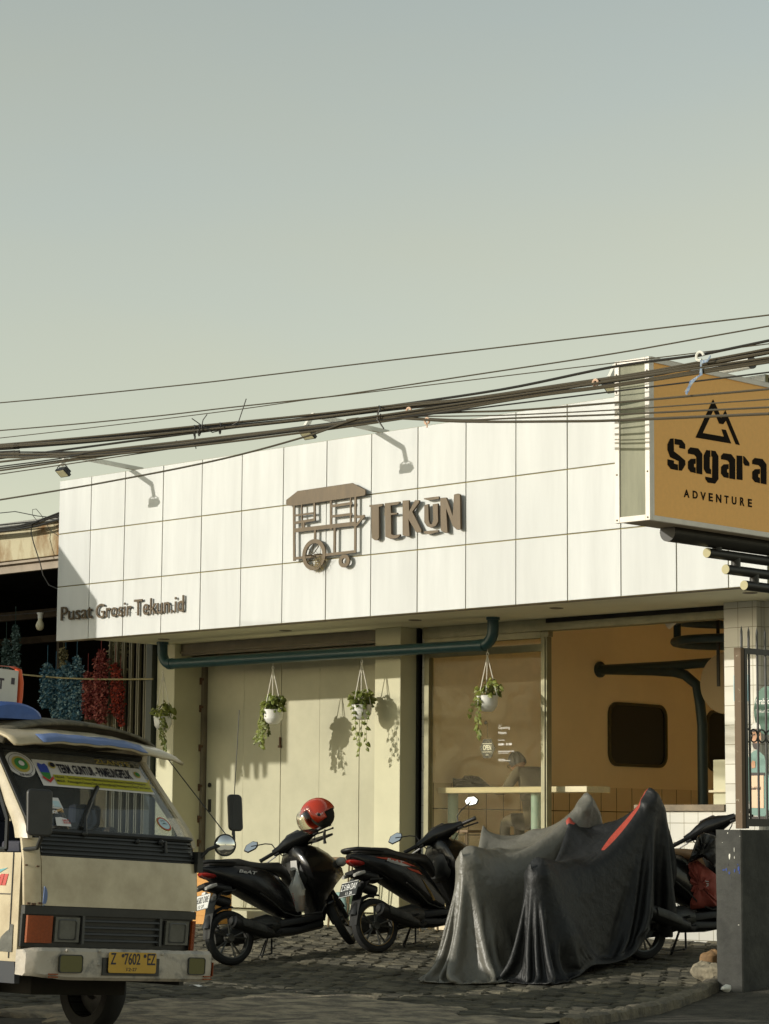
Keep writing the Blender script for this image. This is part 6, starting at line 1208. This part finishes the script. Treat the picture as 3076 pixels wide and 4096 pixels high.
# phone mount dangling below the helmet
f = MB(); f.tube([PD(1300, 3318, HD), PD(1297, 3340, HD), PD(1298, 3360, HD), PD(1300, 3374, HD)], [.010, .016, .013, .018], 8); tag(f.build('phone_mount', m_smat, smooth=True), 'black phone mount dangling below the red helmet', 'strap')
# ================================================================== DRAPED MOTORCYCLE COVERS (cloth settled over the bike's shape)
def drape(name, label, m, T, ML, MRt, Lr, Lf, wl, wr, caps, nu=104, nv=108, steps=200, seed=1, red=None):
    """cloth hung from the tail T and both bar ends ML, MRt; wl/wr: cloth below each side as (at tail, at bars)"""
    T, ML, MRt = (np.array(p) for p in (T, ML, MRt)); sl = .985
    dl, dr_, dm = np.linalg.norm(ML-T)*sl, np.linalg.norm(MRt-T)*sl, np.linalg.norm(ML-MRt)*sl
    # planar layout of the three hang points: T at 0, ML at angle +, MR at angle -
    ang = math.acos(max(-1, min(1, (dl*dl+dr_*dr_-dm*dm)/(2*dl*dr_)))); aL, aR = ang*.55, -ang*.45
    uvL = np.array([dl*math.cos(aL), dl*math.sin(aL)]); uvR = np.array([dr_*math.cos(aR), dr_*math.sin(aR)])
    M2_ = np.array([uvL, uvR]); inv = np.linalg.inv(M2_); E_ = inv @ np.array([ML-T, MRt-T])       # uv -> 3D (affine)
    a = np.linspace(0, 1, nu)[:, None]; b = np.linspace(-1, 1, nv)[None, :]
    ub = (uvL[0]+uvR[0])/2; U = -Lr*(1-.42*b**2)*(1-a)+a*(ub+Lf*(1-.25*b**2)); t_ = np.clip(U/ub, 0, 1)
    WL = .10+wl[0]+(uvL[1]+wl[1]-wl[0]-.10)*t_; WRr = .10+wr[0]+(-uvR[1]+wr[1]-wr[0]-.10)*t_
    Vv = np.where(b > 0, b*WL, b*WRr); P = T+U[..., None]*E_[0]+Vv[..., None]*E_[1]
    P[..., 2] = np.where(U > ub, MRt[2]-.02-.25*(U-ub), P[..., 2]); P[..., 2] -= .12*np.abs(Vv)
    rg = np.random.RandomState(seed); P += rg.normal(0, .009, P.shape); prev = P.copy()
    UV = np.stack([U, Vv], -1); rest_u = np.linalg.norm(UV[1:]-UV[:-1], axis=-1); rest_v = np.linalg.norm(UV[:, 1:]-UV[:, :-1], axis=-1)
    rd1 = np.linalg.norm(UV[1:, 1:]-UV[:-1, :-1], axis=-1); rd2 = np.linalg.norm(UV[:-1, 1:]-UV[1:, :-1], axis=-1); rb1 = np.linalg.norm(UV[3:]-UV[:-3], axis=-1); rb2 = np.linalg.norm(UV[:, 3:]-UV[:, :-3], axis=-1)
    for k in range(4): rest_v[k] *= .55; rest_v[-1-k] *= .7; rest_u[:, k] *= .72; rest_u[:, -1-k] *= .72
    A = [np.array(c[0]) for c in caps]; Bc = [np.array(c[1]) for c in caps]; Rr = [c[2] for c in caps]
    def near(p): d = ((UV-p)**2).sum(-1); return np.unravel_index(d.argmin(), d.shape)
    pin = [(near(p), w) for p, w in ((np.zeros(2), T), (uvL, ML), (uvR, MRt))]
    def con(a_, b_, L, st=.5):
        d = b_-a_; l = np.sqrt((d**2).sum(-1))+1e-9; return (st*(l-L)/l)[..., None]*d
    def coll(P, prev):
        for a_, b_, r in zip(A, Bc, Rr):
            ab = b_-a_; t = np.clip(((P-a_)@ab)/(ab@ab+1e-9), 0, 1); q = a_+t[..., None]*ab; d = P-q; l = np.sqrt((d**2).sum(-1))+1e-9; hit = l < r
            if hit.any():
                n = d[hit]/l[hit][:, None]; P[hit] = q[hit]+n*r; prev[hit] += (P[hit]-prev[hit])*.7
        g = np.interp(P[..., 1], [-3, -2.1, -.8, 1.6], [0, .06, .2, .33])+.015; low = P[..., 2] < g
        P[..., 2] = np.where(low, g, P[..., 2]); prev[low] += (P[low]-prev[low])*.85
    for s_ in range(steps):
        vel = (P-prev)*.965; prev = P.copy(); P = P+vel; P[..., 2] -= 4.5*.014**2
        for it in range(20):
            for o in (0, 1):
                c = con(P[o:-1:2], P[o+1::2], rest_u[o::2]); P[o:-1:2][:c.shape[0]] += c; P[o+1::2][:c.shape[0]] -= c
                c = con(P[:, o:-1:2], P[:, o+1::2], rest_v[:, o::2]); P[:, o:-1:2][:, :c.shape[1]] += c; P[:, o+1::2][:, :c.shape[1]] -= c
            if it % 3 == 0:
                d = con(P[:-1, :-1], P[1:, 1:], rd1, .07); P[:-1, :-1] += d; P[1:, 1:] -= d
                d = con(P[1:, :-1], P[:-1, 1:], rd2, .07); P[1:, :-1] += d; P[:-1, 1:] -= d
                d = con(P[:-3], P[3:], rb1, .008); P[:-3] += d; P[3:] -= d
                d = con(P[:, :-3], P[:, 3:], rb2, .008); P[:, :-3] += d; P[:, 3:] -= d
            for ij, w in pin: P[ij] = w
            if it % 4 == 3: coll(P, prev)
    vs = P.reshape(-1, 3).tolist(); fs = [(i*nv+j, i*nv+j+1, (i+1)*nv+j+1, (i+1)*nv+j) for i in range(nu-1) for j in range(nv-1)]
    f = MB(); f.v = vs; f.f = fs
    me = bpy.data.meshes.new(name); me.from_pydata(vs, [], fs); me.polygons.foreach_set('use_smooth', [True]*len(fs)); me.materials.append(m)
    if red:
        at = me.attributes.new('stripe', 'FLOAT', 'POINT'); at.data.foreach_set('value', [max(-1, min(1, 12*red(UV[i, j], uvL, uvR))) for i in range(nu) for j in range(nv)])
    o = bpy.data.objects.new(name, me); COL.objects.link(o); d = o.modifiers.new('u', 'SUBSURF'); d.levels = d.render_levels = 1; d = o.modifiers.new('s', 'SOLIDIFY'); d.thickness = .003
    tag(o, label, 'motorcycle cover'); return o
def seg_in(p, a, b, w, side):
    """signed amount inside a tapering band from a to b in cloth coordinates"""
    d = b-a; L = np.linalg.norm(d); d = d/L; q = p-a; t = q@d; n = q[0]*-d[1]+q[1]*d[0]; ww = w*(.45+.9*math.sin(math.pi*min(1, max(0, t/L))**.8)); c = -side*ww*.8
    return min(ww-abs(n-c), t+.03, (L-t))
def cap(a, b, r): return (tuple(a), tuple(b), r)
m_gcov = mat('grey_polyester_cover', (.15, .143, .118), .42, var=(1.5, .25), bump=(8, .75, .03), spec=.6); m_bcov = mat('black_polyester_cover', (.010, .010, .010), .55, bump=(8, .7, .03)); 
t = m_bcov.node_tree; at_ = t.nodes.new('ShaderNodeAttribute'); at_.attribute_name = 'stripe'; gt_ = t.nodes.new('ShaderNodeMath'); gt_.operation = 'GREATER_THAN'; gt_.inputs[1].default_value = 0; t.links.new(at_.outputs['Fac'], gt_.inputs[0])
mr_ = t.nodes.new('ShaderNodeMix'); mr_.data_type = 'RGBA'; t.links.new(gt_.outputs[0], mr_.inputs[0]); mr_.inputs[6].default_value = (.009, .0095, .0095, 1); mr_.inputs[7].default_value = (.34, .05, .03, 1); t.links.new(mr_.outputs[2], t.nodes['Principled BSDF'].inputs['Base Color'])
def bike_caps(T, ML, MRt, gy):
    T, ML, MRt = Vector(T), Vector(ML), Vector(MRt); bc = (ML+MRt)/2; hv = Vector((bc.x-T.x, bc.y-T.y, 0)).normalized(); g = gz
    seat = T+hv*.62+Vector((0, 0, -.16)); neck = Vector((bc.x, bc.y, bc.z-.42))+hv*.08; rw = T+hv*.30; fwv = T+hv*1.78
    sv_ = Vector((-hv.y, hv.x, 0))
    return [cap(T-Z_*.05-sv_*.09+hv*.03, T-Z_*.05+sv_*.09+hv*.03, .05), cap(T+Z_*-.075+hv*.05, seat, .07), cap(T+Z_*-.20+hv*.12, seat+Z_*-.2, .13), cap(seat, Vector((neck.x, neck.y, neck.z-.25)), .12), cap(neck, (neck.x+hv.x*.1, neck.y+hv.y*.1, g(neck.y)+.45), .17), cap(neck+Z_*-.05, fwv+Z_*(.75+gz(fwv.y)-fwv.z), .16),
            cap(neck+Z_*.02, Vector((ML.x, ML.y, ML.z-.16)), .04), cap(neck+Z_*.02, Vector((MRt.x, MRt.y, MRt.z-.22)), .04), cap((ML.x, ML.y, ML.z-.16), ML-Z_*.075, .07), cap((MRt.x, MRt.y, MRt.z-.22), MRt-Z_*.085, .08), cap(MRt-Z_*.10, MRt+hv*.15-Z_*.28, .085), cap(MRt+hv*.15-Z_*.28, MRt+hv*.28-Z_*.80, .09), cap(MRt+hv*.28-Z_*.80, MRt+hv*.30-Z_*1.2, .08), cap(T-Z_*.05, MRt-Z_*.07, .03), cap(ML-Z_*.05, MRt-Z_*.07, .03),
            cap((rw.x, rw.y, g(rw.y)+.30), (rw.x, rw.y, g(rw.y)+.31), .30), cap((fwv.x, fwv.y, g(fwv.y)+.30), (fwv.x, fwv.y, g(fwv.y)+.31), .30), cap((rw.x, rw.y, g(rw.y)+.45), (fwv.x, fwv.y, g(fwv.y)+.5), .14)], hv
# grey cover
Tg, MLg, MRg = PY(1850, 3372, -2.15), PY(1928, 3276, -1.10), PY(2335, 3142, -.70)
cg, hv = bike_caps(Tg, MLg, MRg, 0); hd_ = math.degrees(math.atan2(hv.y, hv.x))

drape('motorcycle_cover', 'grey polyester cover draped over a parked motorcycle, left of the black cover', m_gcov, Tg, MLg, MRg, 1.22, 1.5, (.72, 1.2), (.92, 1.3), cg, seed=3)
Tb, MLb, MRb = PY(2125, 3420, -1.95), PY(2282, 3244, -.85), PY(2592, 3122, -.38)
cb_, hv2 = bike_caps(Tb, MLb, MRb, 0); hd2 = math.degrees(math.atan2(hv2.y, hv2.x))
drape('motorcycle_cover', 'black cover with red stripes over a parked motorcycle, beside the grey cover', m_bcov, Tb, MLb, MRb, 1.0, 1.0, (.62, 1.05), (.76, 1.12), cb_, seed=8,
      red=lambda p, L_, R2: max(seg_in(p, R2, R2*.60+np.array([0, .0]), .042, +1), seg_in(p, L_+np.array([.0, -.02]), L_+np.array([-.16, .34]), .07, 0)))
# what shows of the bike below the black cover
CBk = thing('covered_motorcycle', 'dark motorcycle under the black cover, showing its rear rim and a grey side cowl', 'motorcycle', (Tb.x, Tb.y, 0))
rwp = Vector((Tb.x, Tb.y, 0))+hv2*.30; fwp = Vector((Tb.x, Tb.y, 0))+hv2*1.62; sdv = Vector((-hv2.y, hv2.x, 0))
for c in (rwp, fwp):
    c = Vector((c.x, c.y, gz(c.y)+.28)); f = MB(); f.lathe([(.20, -.05), (.24, -.06), (.275, -.03), (.28, 0), (.275, .03), (.24, .06), (.20, .05), (.20, -.05)], c, sdv, 40, U=Z_); wl = f.build('wheel', m_tyre, CBk, smooth=True)
    f = MB(); f.lathe([(.20, -.045), (.188, -.04), (.185, 0), (.188, .04), (.20, .045)], c, sdv, 40, U=Z_); f.lathe([(.0001, -.05), (.05, -.05), (.05, .05), (.0001, .05)], c, sdv, 16)
    for k in range(5): a = k*1.2566; e = Z_*math.cos(a)+hv2*math.sin(a); f.tube([c+e*.04, c+e*.19], .012, 6)
    f.build('rim', m_gold, wl, smooth=True)
f = MB(); qd = (Vector((rwp.x, rwp.y, .3))-CAMP).dot(FW)
f.prism([(a-2440, -(b-3700)) for a, b in ((2442, 3728), (2500, 3702), (2560, 3715), (2602, 3717), (2620, 3700), (2634, 3676), (2630, 3705), (2605, 3745), (2580, 3757), (2530, 3752))], PD(2440, 3700, 23.6), RT*(23.6/9996.77), UP*(23.6/9996.77), FW, -.02, .02)
f.build('side_cowl', mat('blue_grey_cowl', (.13, .15, .17), .4), CBk, bevel=.006)
f = MB(); f.tube([PD(2335, 3825, 23), PD(2392, 3900, 23)], .008, 6); f.tube([PD(2290, 3840, 22.9), PD(2292, 3905, 22.9)], .03, 8); f.build('stand', m_smat, CBk)
# ================================================================== FIFTH BIKE (right of the black cover)
g5 = PY(2720, 3800, .55); gx5 = -1.72
M5 = scooter_matrix(-1.40, -.36, 77, 9, 1.15)
S5 = make_scooter('dark scooter with tan seat behind the grey pillar, raincoat and red bag on it', None, steer=42, mirrors=(0, 0), seat_m=mat('tan_seat', (.34, .20, .10), .5), text_s=None, WR=RW(M5))
S5.matrix_basis = M5; S5['group'] = 'scooters parked in front of the shop'
D5 = (M5 @ Vector((.9, 0, 1.0))-CAMP).dot(FW)
print('bike5', PRJ(M5 @ Vector((.88, .35, 1.0))), PRJ(M5 @ Vector((.88, -.35, 1.0))), PRJ(M5 @ Vector((0, 0, 0))), D5, PRJ(Tg), hd_, hd2)
# red bag and rain jacket hanging on it
m_rbag = mat('faded_red_bag', (.30, .065, .045), .7, var=(5, .35), bump=(9, .5, .02)); m_rain = mat('black_raincoat', (.014, .014, .014), .35, bump=(12, .8, .03))
def blob(pts, D, th, n=16):
    """soft bulged object from an outline traced at distance D"""
    f = MB(); c = (sum(p[0] for p in pts)/len(pts), sum(p[1] for p in pts)/len(pts)); R0 = []
    q = random.Random(len(pts))
    for s_, k in ((1, 0), (.96, .5), (.80, .85), (.5, 1.0), (.2, 1.05)):
        R0.append([PD(c[0]+(x-c[0])*s_, c[1]+(y-c[1])*s_, D-th*k-th*.18*math.sin(i*2.3+s_*4)*(s_ < 1)) for i, (x, y) in enumerate(pts)])
    B0 = [[PD(c[0]+(x-c[0])*s_, c[1]+(y-c[1])*s_, D+th*k) for x, y in pts] for s_, k in ((.8, .6), (.3, .9))]
    f.loft(B0[::-1]+R0); return f
def dens(pts, k=4):
    out = []
    for i in range(len(pts)):
        a, b = pts[i], pts[(i+1) % len(pts)]
        for j in range(k): out.append((a[0]+(b[0]-a[0])*j/k, a[1]+(b[1]-a[1])*j/k))
    return out
RB = blob(dens([(2748, 3455), (2790, 3440), (2868, 3500), (2872, 3600), (2866, 3625), (2762, 3640), (2752, 3570), (2749, 3500)]), D5-.42, .10).build('bag', m_rbag, smooth=True); tag(RB, 'faded red cloth bag hanging on the scooter next to the grey pillar', 'bag')
f = MB(); text(f, 'JR', PD(2822, 3520, D5-.54), -UP, RT, .07, .03, 0, .002); f.build('bag_lettering', m_silver, RB)
RC = blob(dens([(2752, 3453), (2770, 3400), (2790, 3345), (2815, 3330), (2868, 3345), (2870, 3480), (2840, 3450), (2810, 3430), (2795, 3436), (2770, 3446)]), D5-.50, .09).build('raincoat', m_rain, smooth=True); tag(RC, 'black raincoat bundled over the red bag beside the grey pillar', 'raincoat')
f = MB(); f.tube([PD(2708, 3618, D5-.2), PD(2770, 3662, D5-.2)], .005, 6); tag(f.build('brass_rod', mat('brass_rod', (.55, .36, .14), .3, metal=.7)), 'thin brass coloured rod on the scooter behind the black cover', 'rod')
# ================================================================== benches, stool, pipe, box at the shop front
m_bwood = mat('bench_wood', (.20, .13, .06), .6, var=(6, .4), sc=(1, 10, 10)); m_leg = mat('thin_bench_leg', (.14, .10, .05), .5)
def bench(x0, x1, y, z, wd, label, leglean=.08):
    b = thing('bench', label, 'bench', ((x0+x1)/2, y, gz(y))); f = MB(); f.box((x0, y-wd/2, z-.03), (x1, y+wd/2, z)); f.build('seat', m_bwood, b, bevel=.004)
    f = MB(); f.box((x0+.03, y-wd/2+.01, z-.075), (x1-.03, y-wd/2+.03, z-.032)); f.box((x0+.03, y+wd/2-.03, z-.075), (x1-.03, y+wd/2-.01, z-.032)); f.build('apron', m_bwood, b)
    for xx, s_ in ((x0+.10, -1), (x1-.10, 1)):
        for yy in (y-wd/2+.03, y+wd/2-.03): 
            f = MB(); f.tube([(xx-.025, yy, z-.03), (xx+s_*leglean, yy, gz(y)+.02)], .010, 6); f.tube([(xx+.035, yy, z-.03), (xx+s_*leglean+.005, yy, gz(y)+.02)], .010, 6); f.build('leg', m_leg, b)
    f = MB(); f.tube([(x0+.05, y-wd/2+.03, gz(y)+.10), (x1-.05, y-wd/2+.03, gz(y)+.10)], .008, 6); f.build('stretcher', m_leg, b); return b
ba, bb_ = PY(1345, 3428, 1.15), PY(1722, 3428, 1.15)
bench(ba.x, bb_.x, 1.15, ba.z+.0, .34, 'narrow wooden bench with thin legs along the wall behind the striped scooter')
bc_ = PY(846, 3452, 1.2); bench(bc_.x-.9, PY(886, 3452, 1.2).x, 1.2, bc_.z, .34, 'wooden bench end showing between the minibus and the nearest scooter')
f = MB(); p = PY(838, 3580, 1.0); f.box((p.x-.35, .9, gz(1.0)), (p.x+.12, 1.25, PY(838, 3482, 1.0).z-.03)); f.box((p.x-.30, .895, gz(1.0)+.1), (p.x+.05, .9, gz(1)+.5)); tag(f.build('storage_box', mat('orange_plywood', (.50, .24, .05), .6), bevel=.01), 'orange wooden box under the bench between minibus and scooter', 'box')
p0 = PY(1322, 3590, 1.25); f = MB(); f.tube([(p0.x-.02, 1.6, p0.z-.02), (p0.x+.02, 1.35, p0.z-.02)]+arc_pts((p0.x+.08, 1.3, p0.z-.10), X_, Z_, .10, 110, 0, 5)+[(p0.x+.18, 1.28, gz(1.28)-.02)], .065, 16)
tag(f.build('vent_pipe', m_tealight, smooth=True), 'short pale teal pipe elbow at the wall foot between the scooters', 'pipe')
st_p = PY(1890, 3320, 1.4); ST = thing('stool', 'small wooden stool before the café window, mostly hidden by the grey cover', 'stool', (st_p.x, 1.3, gz(1.3)))
f = MB(); f.box((st_p.x-.16, 1.15, st_p.z-.03), (st_p.x+.16, 1.45, st_p.z)); f.build('seat', m_bwood, ST, bevel=.004)
for sx, sy in ((-1, -1), (1, -1), (-1, 1), (1, 1)): f = MB(); f.tube([(st_p.x+sx*.12, 1.3+sy*.12, st_p.z-.03), (st_p.x+sx*.17, 1.3+sy*.14, gz(1.3)+.02)], .012, 6); f.build('leg', m_leg, ST)
p = PY(1722, 3480, .5); f = blob(dens([(1704, 3470), (1722, 3458), (1738, 3466), (1740, 3500), (1722, 3520), (1708, 3500)]), (p-CAMP).dot(FW), .05); tag(f.build('cloth', mat('bright_blue_cloth', (.04, .06, .36), .7), smooth=True), 'bright blue cloth stuffed between the striped scooter and the grey cover', 'cloth')
# ================================================================== PERSON AT THE COUNTER, bag
def person():
    m_skin = mat('skin', (.36, .20, .12), .55); m_hair = mat('black_hair', (.012, .010, .009), .5, bump=(60, .6)); m_cl = mat('olive_brown_jacket', (.085, .07, .045), .85, bump=(16, .5, .02)); m_tr = mat('dark_trousers', (.03, .028, .025), .8)
    Pp = thing('person', 'person in a dark jacket with glasses, head bent over the counter behind the café window', 'person', tuple(PY(2095, 3160, 2.75)))
    Yp = 2.78; hp = PY(2068, 3052, Yp-.03)
    # body: connected joints with radii, skinned
    pel = Vector((hp.x+.30, Yp+.05, FL+.55)); ch = Vector((hp.x+.17, Yp, tz+.12)); nk = Vector((hp.x+.10, Yp-.0, hp.z-.13)); 
    J = [pel, pel.lerp(ch, .5)+Vector((.03, 0, 0)), ch, nk, Vector((hp.x+.045, Yp, hp.z-.06)),
         ch+Vector((-.01, -.19, .10)), ch+Vector((-.13, -.30, -.13)), ch+Vector((-.42, -.30, -.10)), ch+Vector((-.49, -.30, -.09)),
         ch+Vector((.03, .19, .10)), ch+Vector((-.06, .26, -.15)), ch+Vector((-.36, .12, -.10)), ch+Vector((-.43, .09, -.09)),
         pel+Vector((-.12, -.10, -.02)), pel+Vector((-.45, -.12, .0)), pel+Vector((-.45, -.12, -.45)), pel+Vector((-.55, -.14, -.52)),
         pel+Vector((-.12, .10, -.02)), pel+Vector((-.45, .12, .0)), pel+Vector((-.42, .12, -.45)), pel+Vector((-.52, .14, -.52))]
    E = [(0, 1), (1, 2), (2, 3), (3, 4), (2, 5), (5, 6), (6, 7), (7, 8), (2, 9), (9, 10), (10, 11), (11, 12), (0, 13), (13, 14), (14, 15), (15, 16), (0, 17), (17, 18), (18, 19), (19, 20)]
    Rr = [.15, .15, .155, .055, .05, .075, .055, .038, .028, .075, .055, .038, .028, .10, .075, .05, .035, .10, .075, .05, .035]
    me = bpy.data.meshes.new('body'); me.from_pydata([tuple(v) for v in J], E, []); me.materials.append(m_cl); me.materials.append(m_skin); me.materials.append(m_tr)
    o = bpy.data.objects.new('body', me); COL.objects.link(o)
    bm = bmesh.new(); bm.from_mesh(me); sl_ = bm.verts.layers.skin.verify(); bm.verts.ensure_lookup_table()
    for i, r in enumerate(Rr): bm.verts[i][sl_].radius = (r, r*(1.2 if i in (1, 2) else 1)); bm.verts[i][sl_].use_root = (i == 0)
    bm.to_mesh(me); bm.free()
    d = o.modifiers.new('k', 'SKIN'); d.use_smooth_shade = True; d = o.modifiers.new('u', 'SUBSURF'); d.levels = d.render_levels = 2
    ev = o.evaluated_get(bpy.context.evaluated_depsgraph_get()); m2 = bpy.data.meshes.new_from_object(ev); bpy.data.objects.remove(o)
    m2.materials.clear(); [m2.materials.append(k) for k in (m_cl, m_skin, m_tr)]
    for p in m2.polygons:
        c = p.center; p.use_smooth = True
        hand = (c-J[8]).length < .06 or (c-J[12]).length < .06; p.material_index = 1 if (hand or (c.z > nk.z-.005 and (c-J[4]).length < .12)) else (2 if c.z < pel.z-.02 and c.x < pel.x+.02 else 0)
    bo = bpy.data.objects.new('body', m2); COL.objects.link(bo); adopt(bo, Pp)
    # head, looking down to the left
    HR = Matrix.Rotation(R_(180), 3, 'Z') @ Matrix.Rotation(R_(28), 3, 'Y')
    def hfun(u, v):
        th = v*math.pi; ph = u*2*math.pi; d = Vector((math.sin(th)*math.cos(ph), math.sin(th)*math.sin(ph), math.cos(th))); p = Vector((d.x*.098, d.y*.078, d.z*.118))
        if d.z < 0: p.x *= 1-.22*d.z*d.z; p.y *= 1-.35*d.z*d.z
        if d.x > .5: p.x -= .012*(d.x-.5); 
        nz = math.exp(-((d.y/.16)**2+((d.z+.12)/.20)**2)); p.x += .026*nz*(d.x > 0); br = math.exp(-((d.z-.16)/.12)**2-(d.y/.6)**2); p.x += .006*br*(d.x > 0); p.x -= .008*math.exp(-(((abs(d.y)-.36)/.14)**2+((d.z-.02)/.10)**2))*(d.x > 0); p.x += .007*math.exp(-((d.y/.25)**2+((d.z+.48)/.10)**2))*(d.x > 0)
        return hp+HR @ p
    f = MB(); f.grid(hfun, 32, 24)
    for sy in (-1, 1): f.ball(hp+HR @ Vector((-.005, sy*.080, -.01)), (.018, .010, .030), 10, HR.to_4x4())
    hd = f.build('head', m_skin, Pp, smooth=True)
    def hair(u, v):
        th = v*R_(108); ph = u*2*math.pi; d = Vector((math.sin(th)*math.cos(ph), math.sin(th)*math.sin(ph), math.cos(th))); k = 1.0 if d.x < .35 or d.z > .45 else .55
        w = 1+.05*math.sin(9*ph+3*th)+.03*math.sin(17*ph); return hp+HR @ Vector((d.x*.112*w*k, d.y*.092*w*k, d.z*.135*w if d.x < .3 else d.z*.132*w))
    f = MB(); f.grid(hair, 36, 14); f.build('hair', m_hair, hd, smooth=True)
    f = MB()
    for sy in (-1, 1): f.tube([hp+HR @ Vector((.103, sy*.034+.026*math.cos(R_(a)), .008+.020*math.sin(R_(a)))) for a in range(0, 361, 30)], .003, 5); f.tube([hp+HR @ Vector((.100, sy*.062, .012)), hp+HR @ Vector((.0, sy*.084, .012))], .003, 5)
    f.build('glasses', m_black, hd)
    # fingers of both hands, curled on the counter and round a pen
    for k, hnd in enumerate((J[8], J[12])):
        f = MB(); f.ball(hnd+Vector((-.02, 0, 0)), (.045, .038, .018), 12)
        for i, (dy, ln) in enumerate(((-.030, .055), (-.010, .065), (.010, .062), (.028, .05))):
            b0 = hnd+Vector((-.05, dy, .005)); f.tube([b0, b0+Vector((-ln*.5, 0, .010)), b0+Vector((-ln*.85, 0, -.004)), b0+Vector((-ln, 0, -.022))], [.010, .0095, .009, .0075], 8)
        b0 = hnd+Vector((-.01, -.034, .0)); f.tube([b0, b0+Vector((-.03, -.018, .008)), b0+Vector((-.055, -.01, .004))], [.012, .010, .008], 8)
        f.build('hand', m_skin, Pp, smooth=True)
    f = MB(); a = J[8]+Vector((-.07, -.02, -.02)); f.tube([a, a+Vector((-.03, .01, .16))], .006, 8); tag(f.build('pen', m_black), 'dark pen held upright by the person behind the window', 'pen')
person()
f = blob(dens([(1812, 3150), (1810, 3112), (1845, 3116), (1860, 3102), (1885, 3102), (1915, 3106), (1945, 3130), (1972, 3150)]), (Vector((-5.9, 2.2, 1.95))-CAMP).dot(FW)+.35, .10); bgo = f.build('backpack', mat('black_backpack', (.02, .02, .02), .7, bump=(14, .6, .02)), smooth=True); tag(bgo, 'black backpack lying on the counter behind the café window', 'backpack')
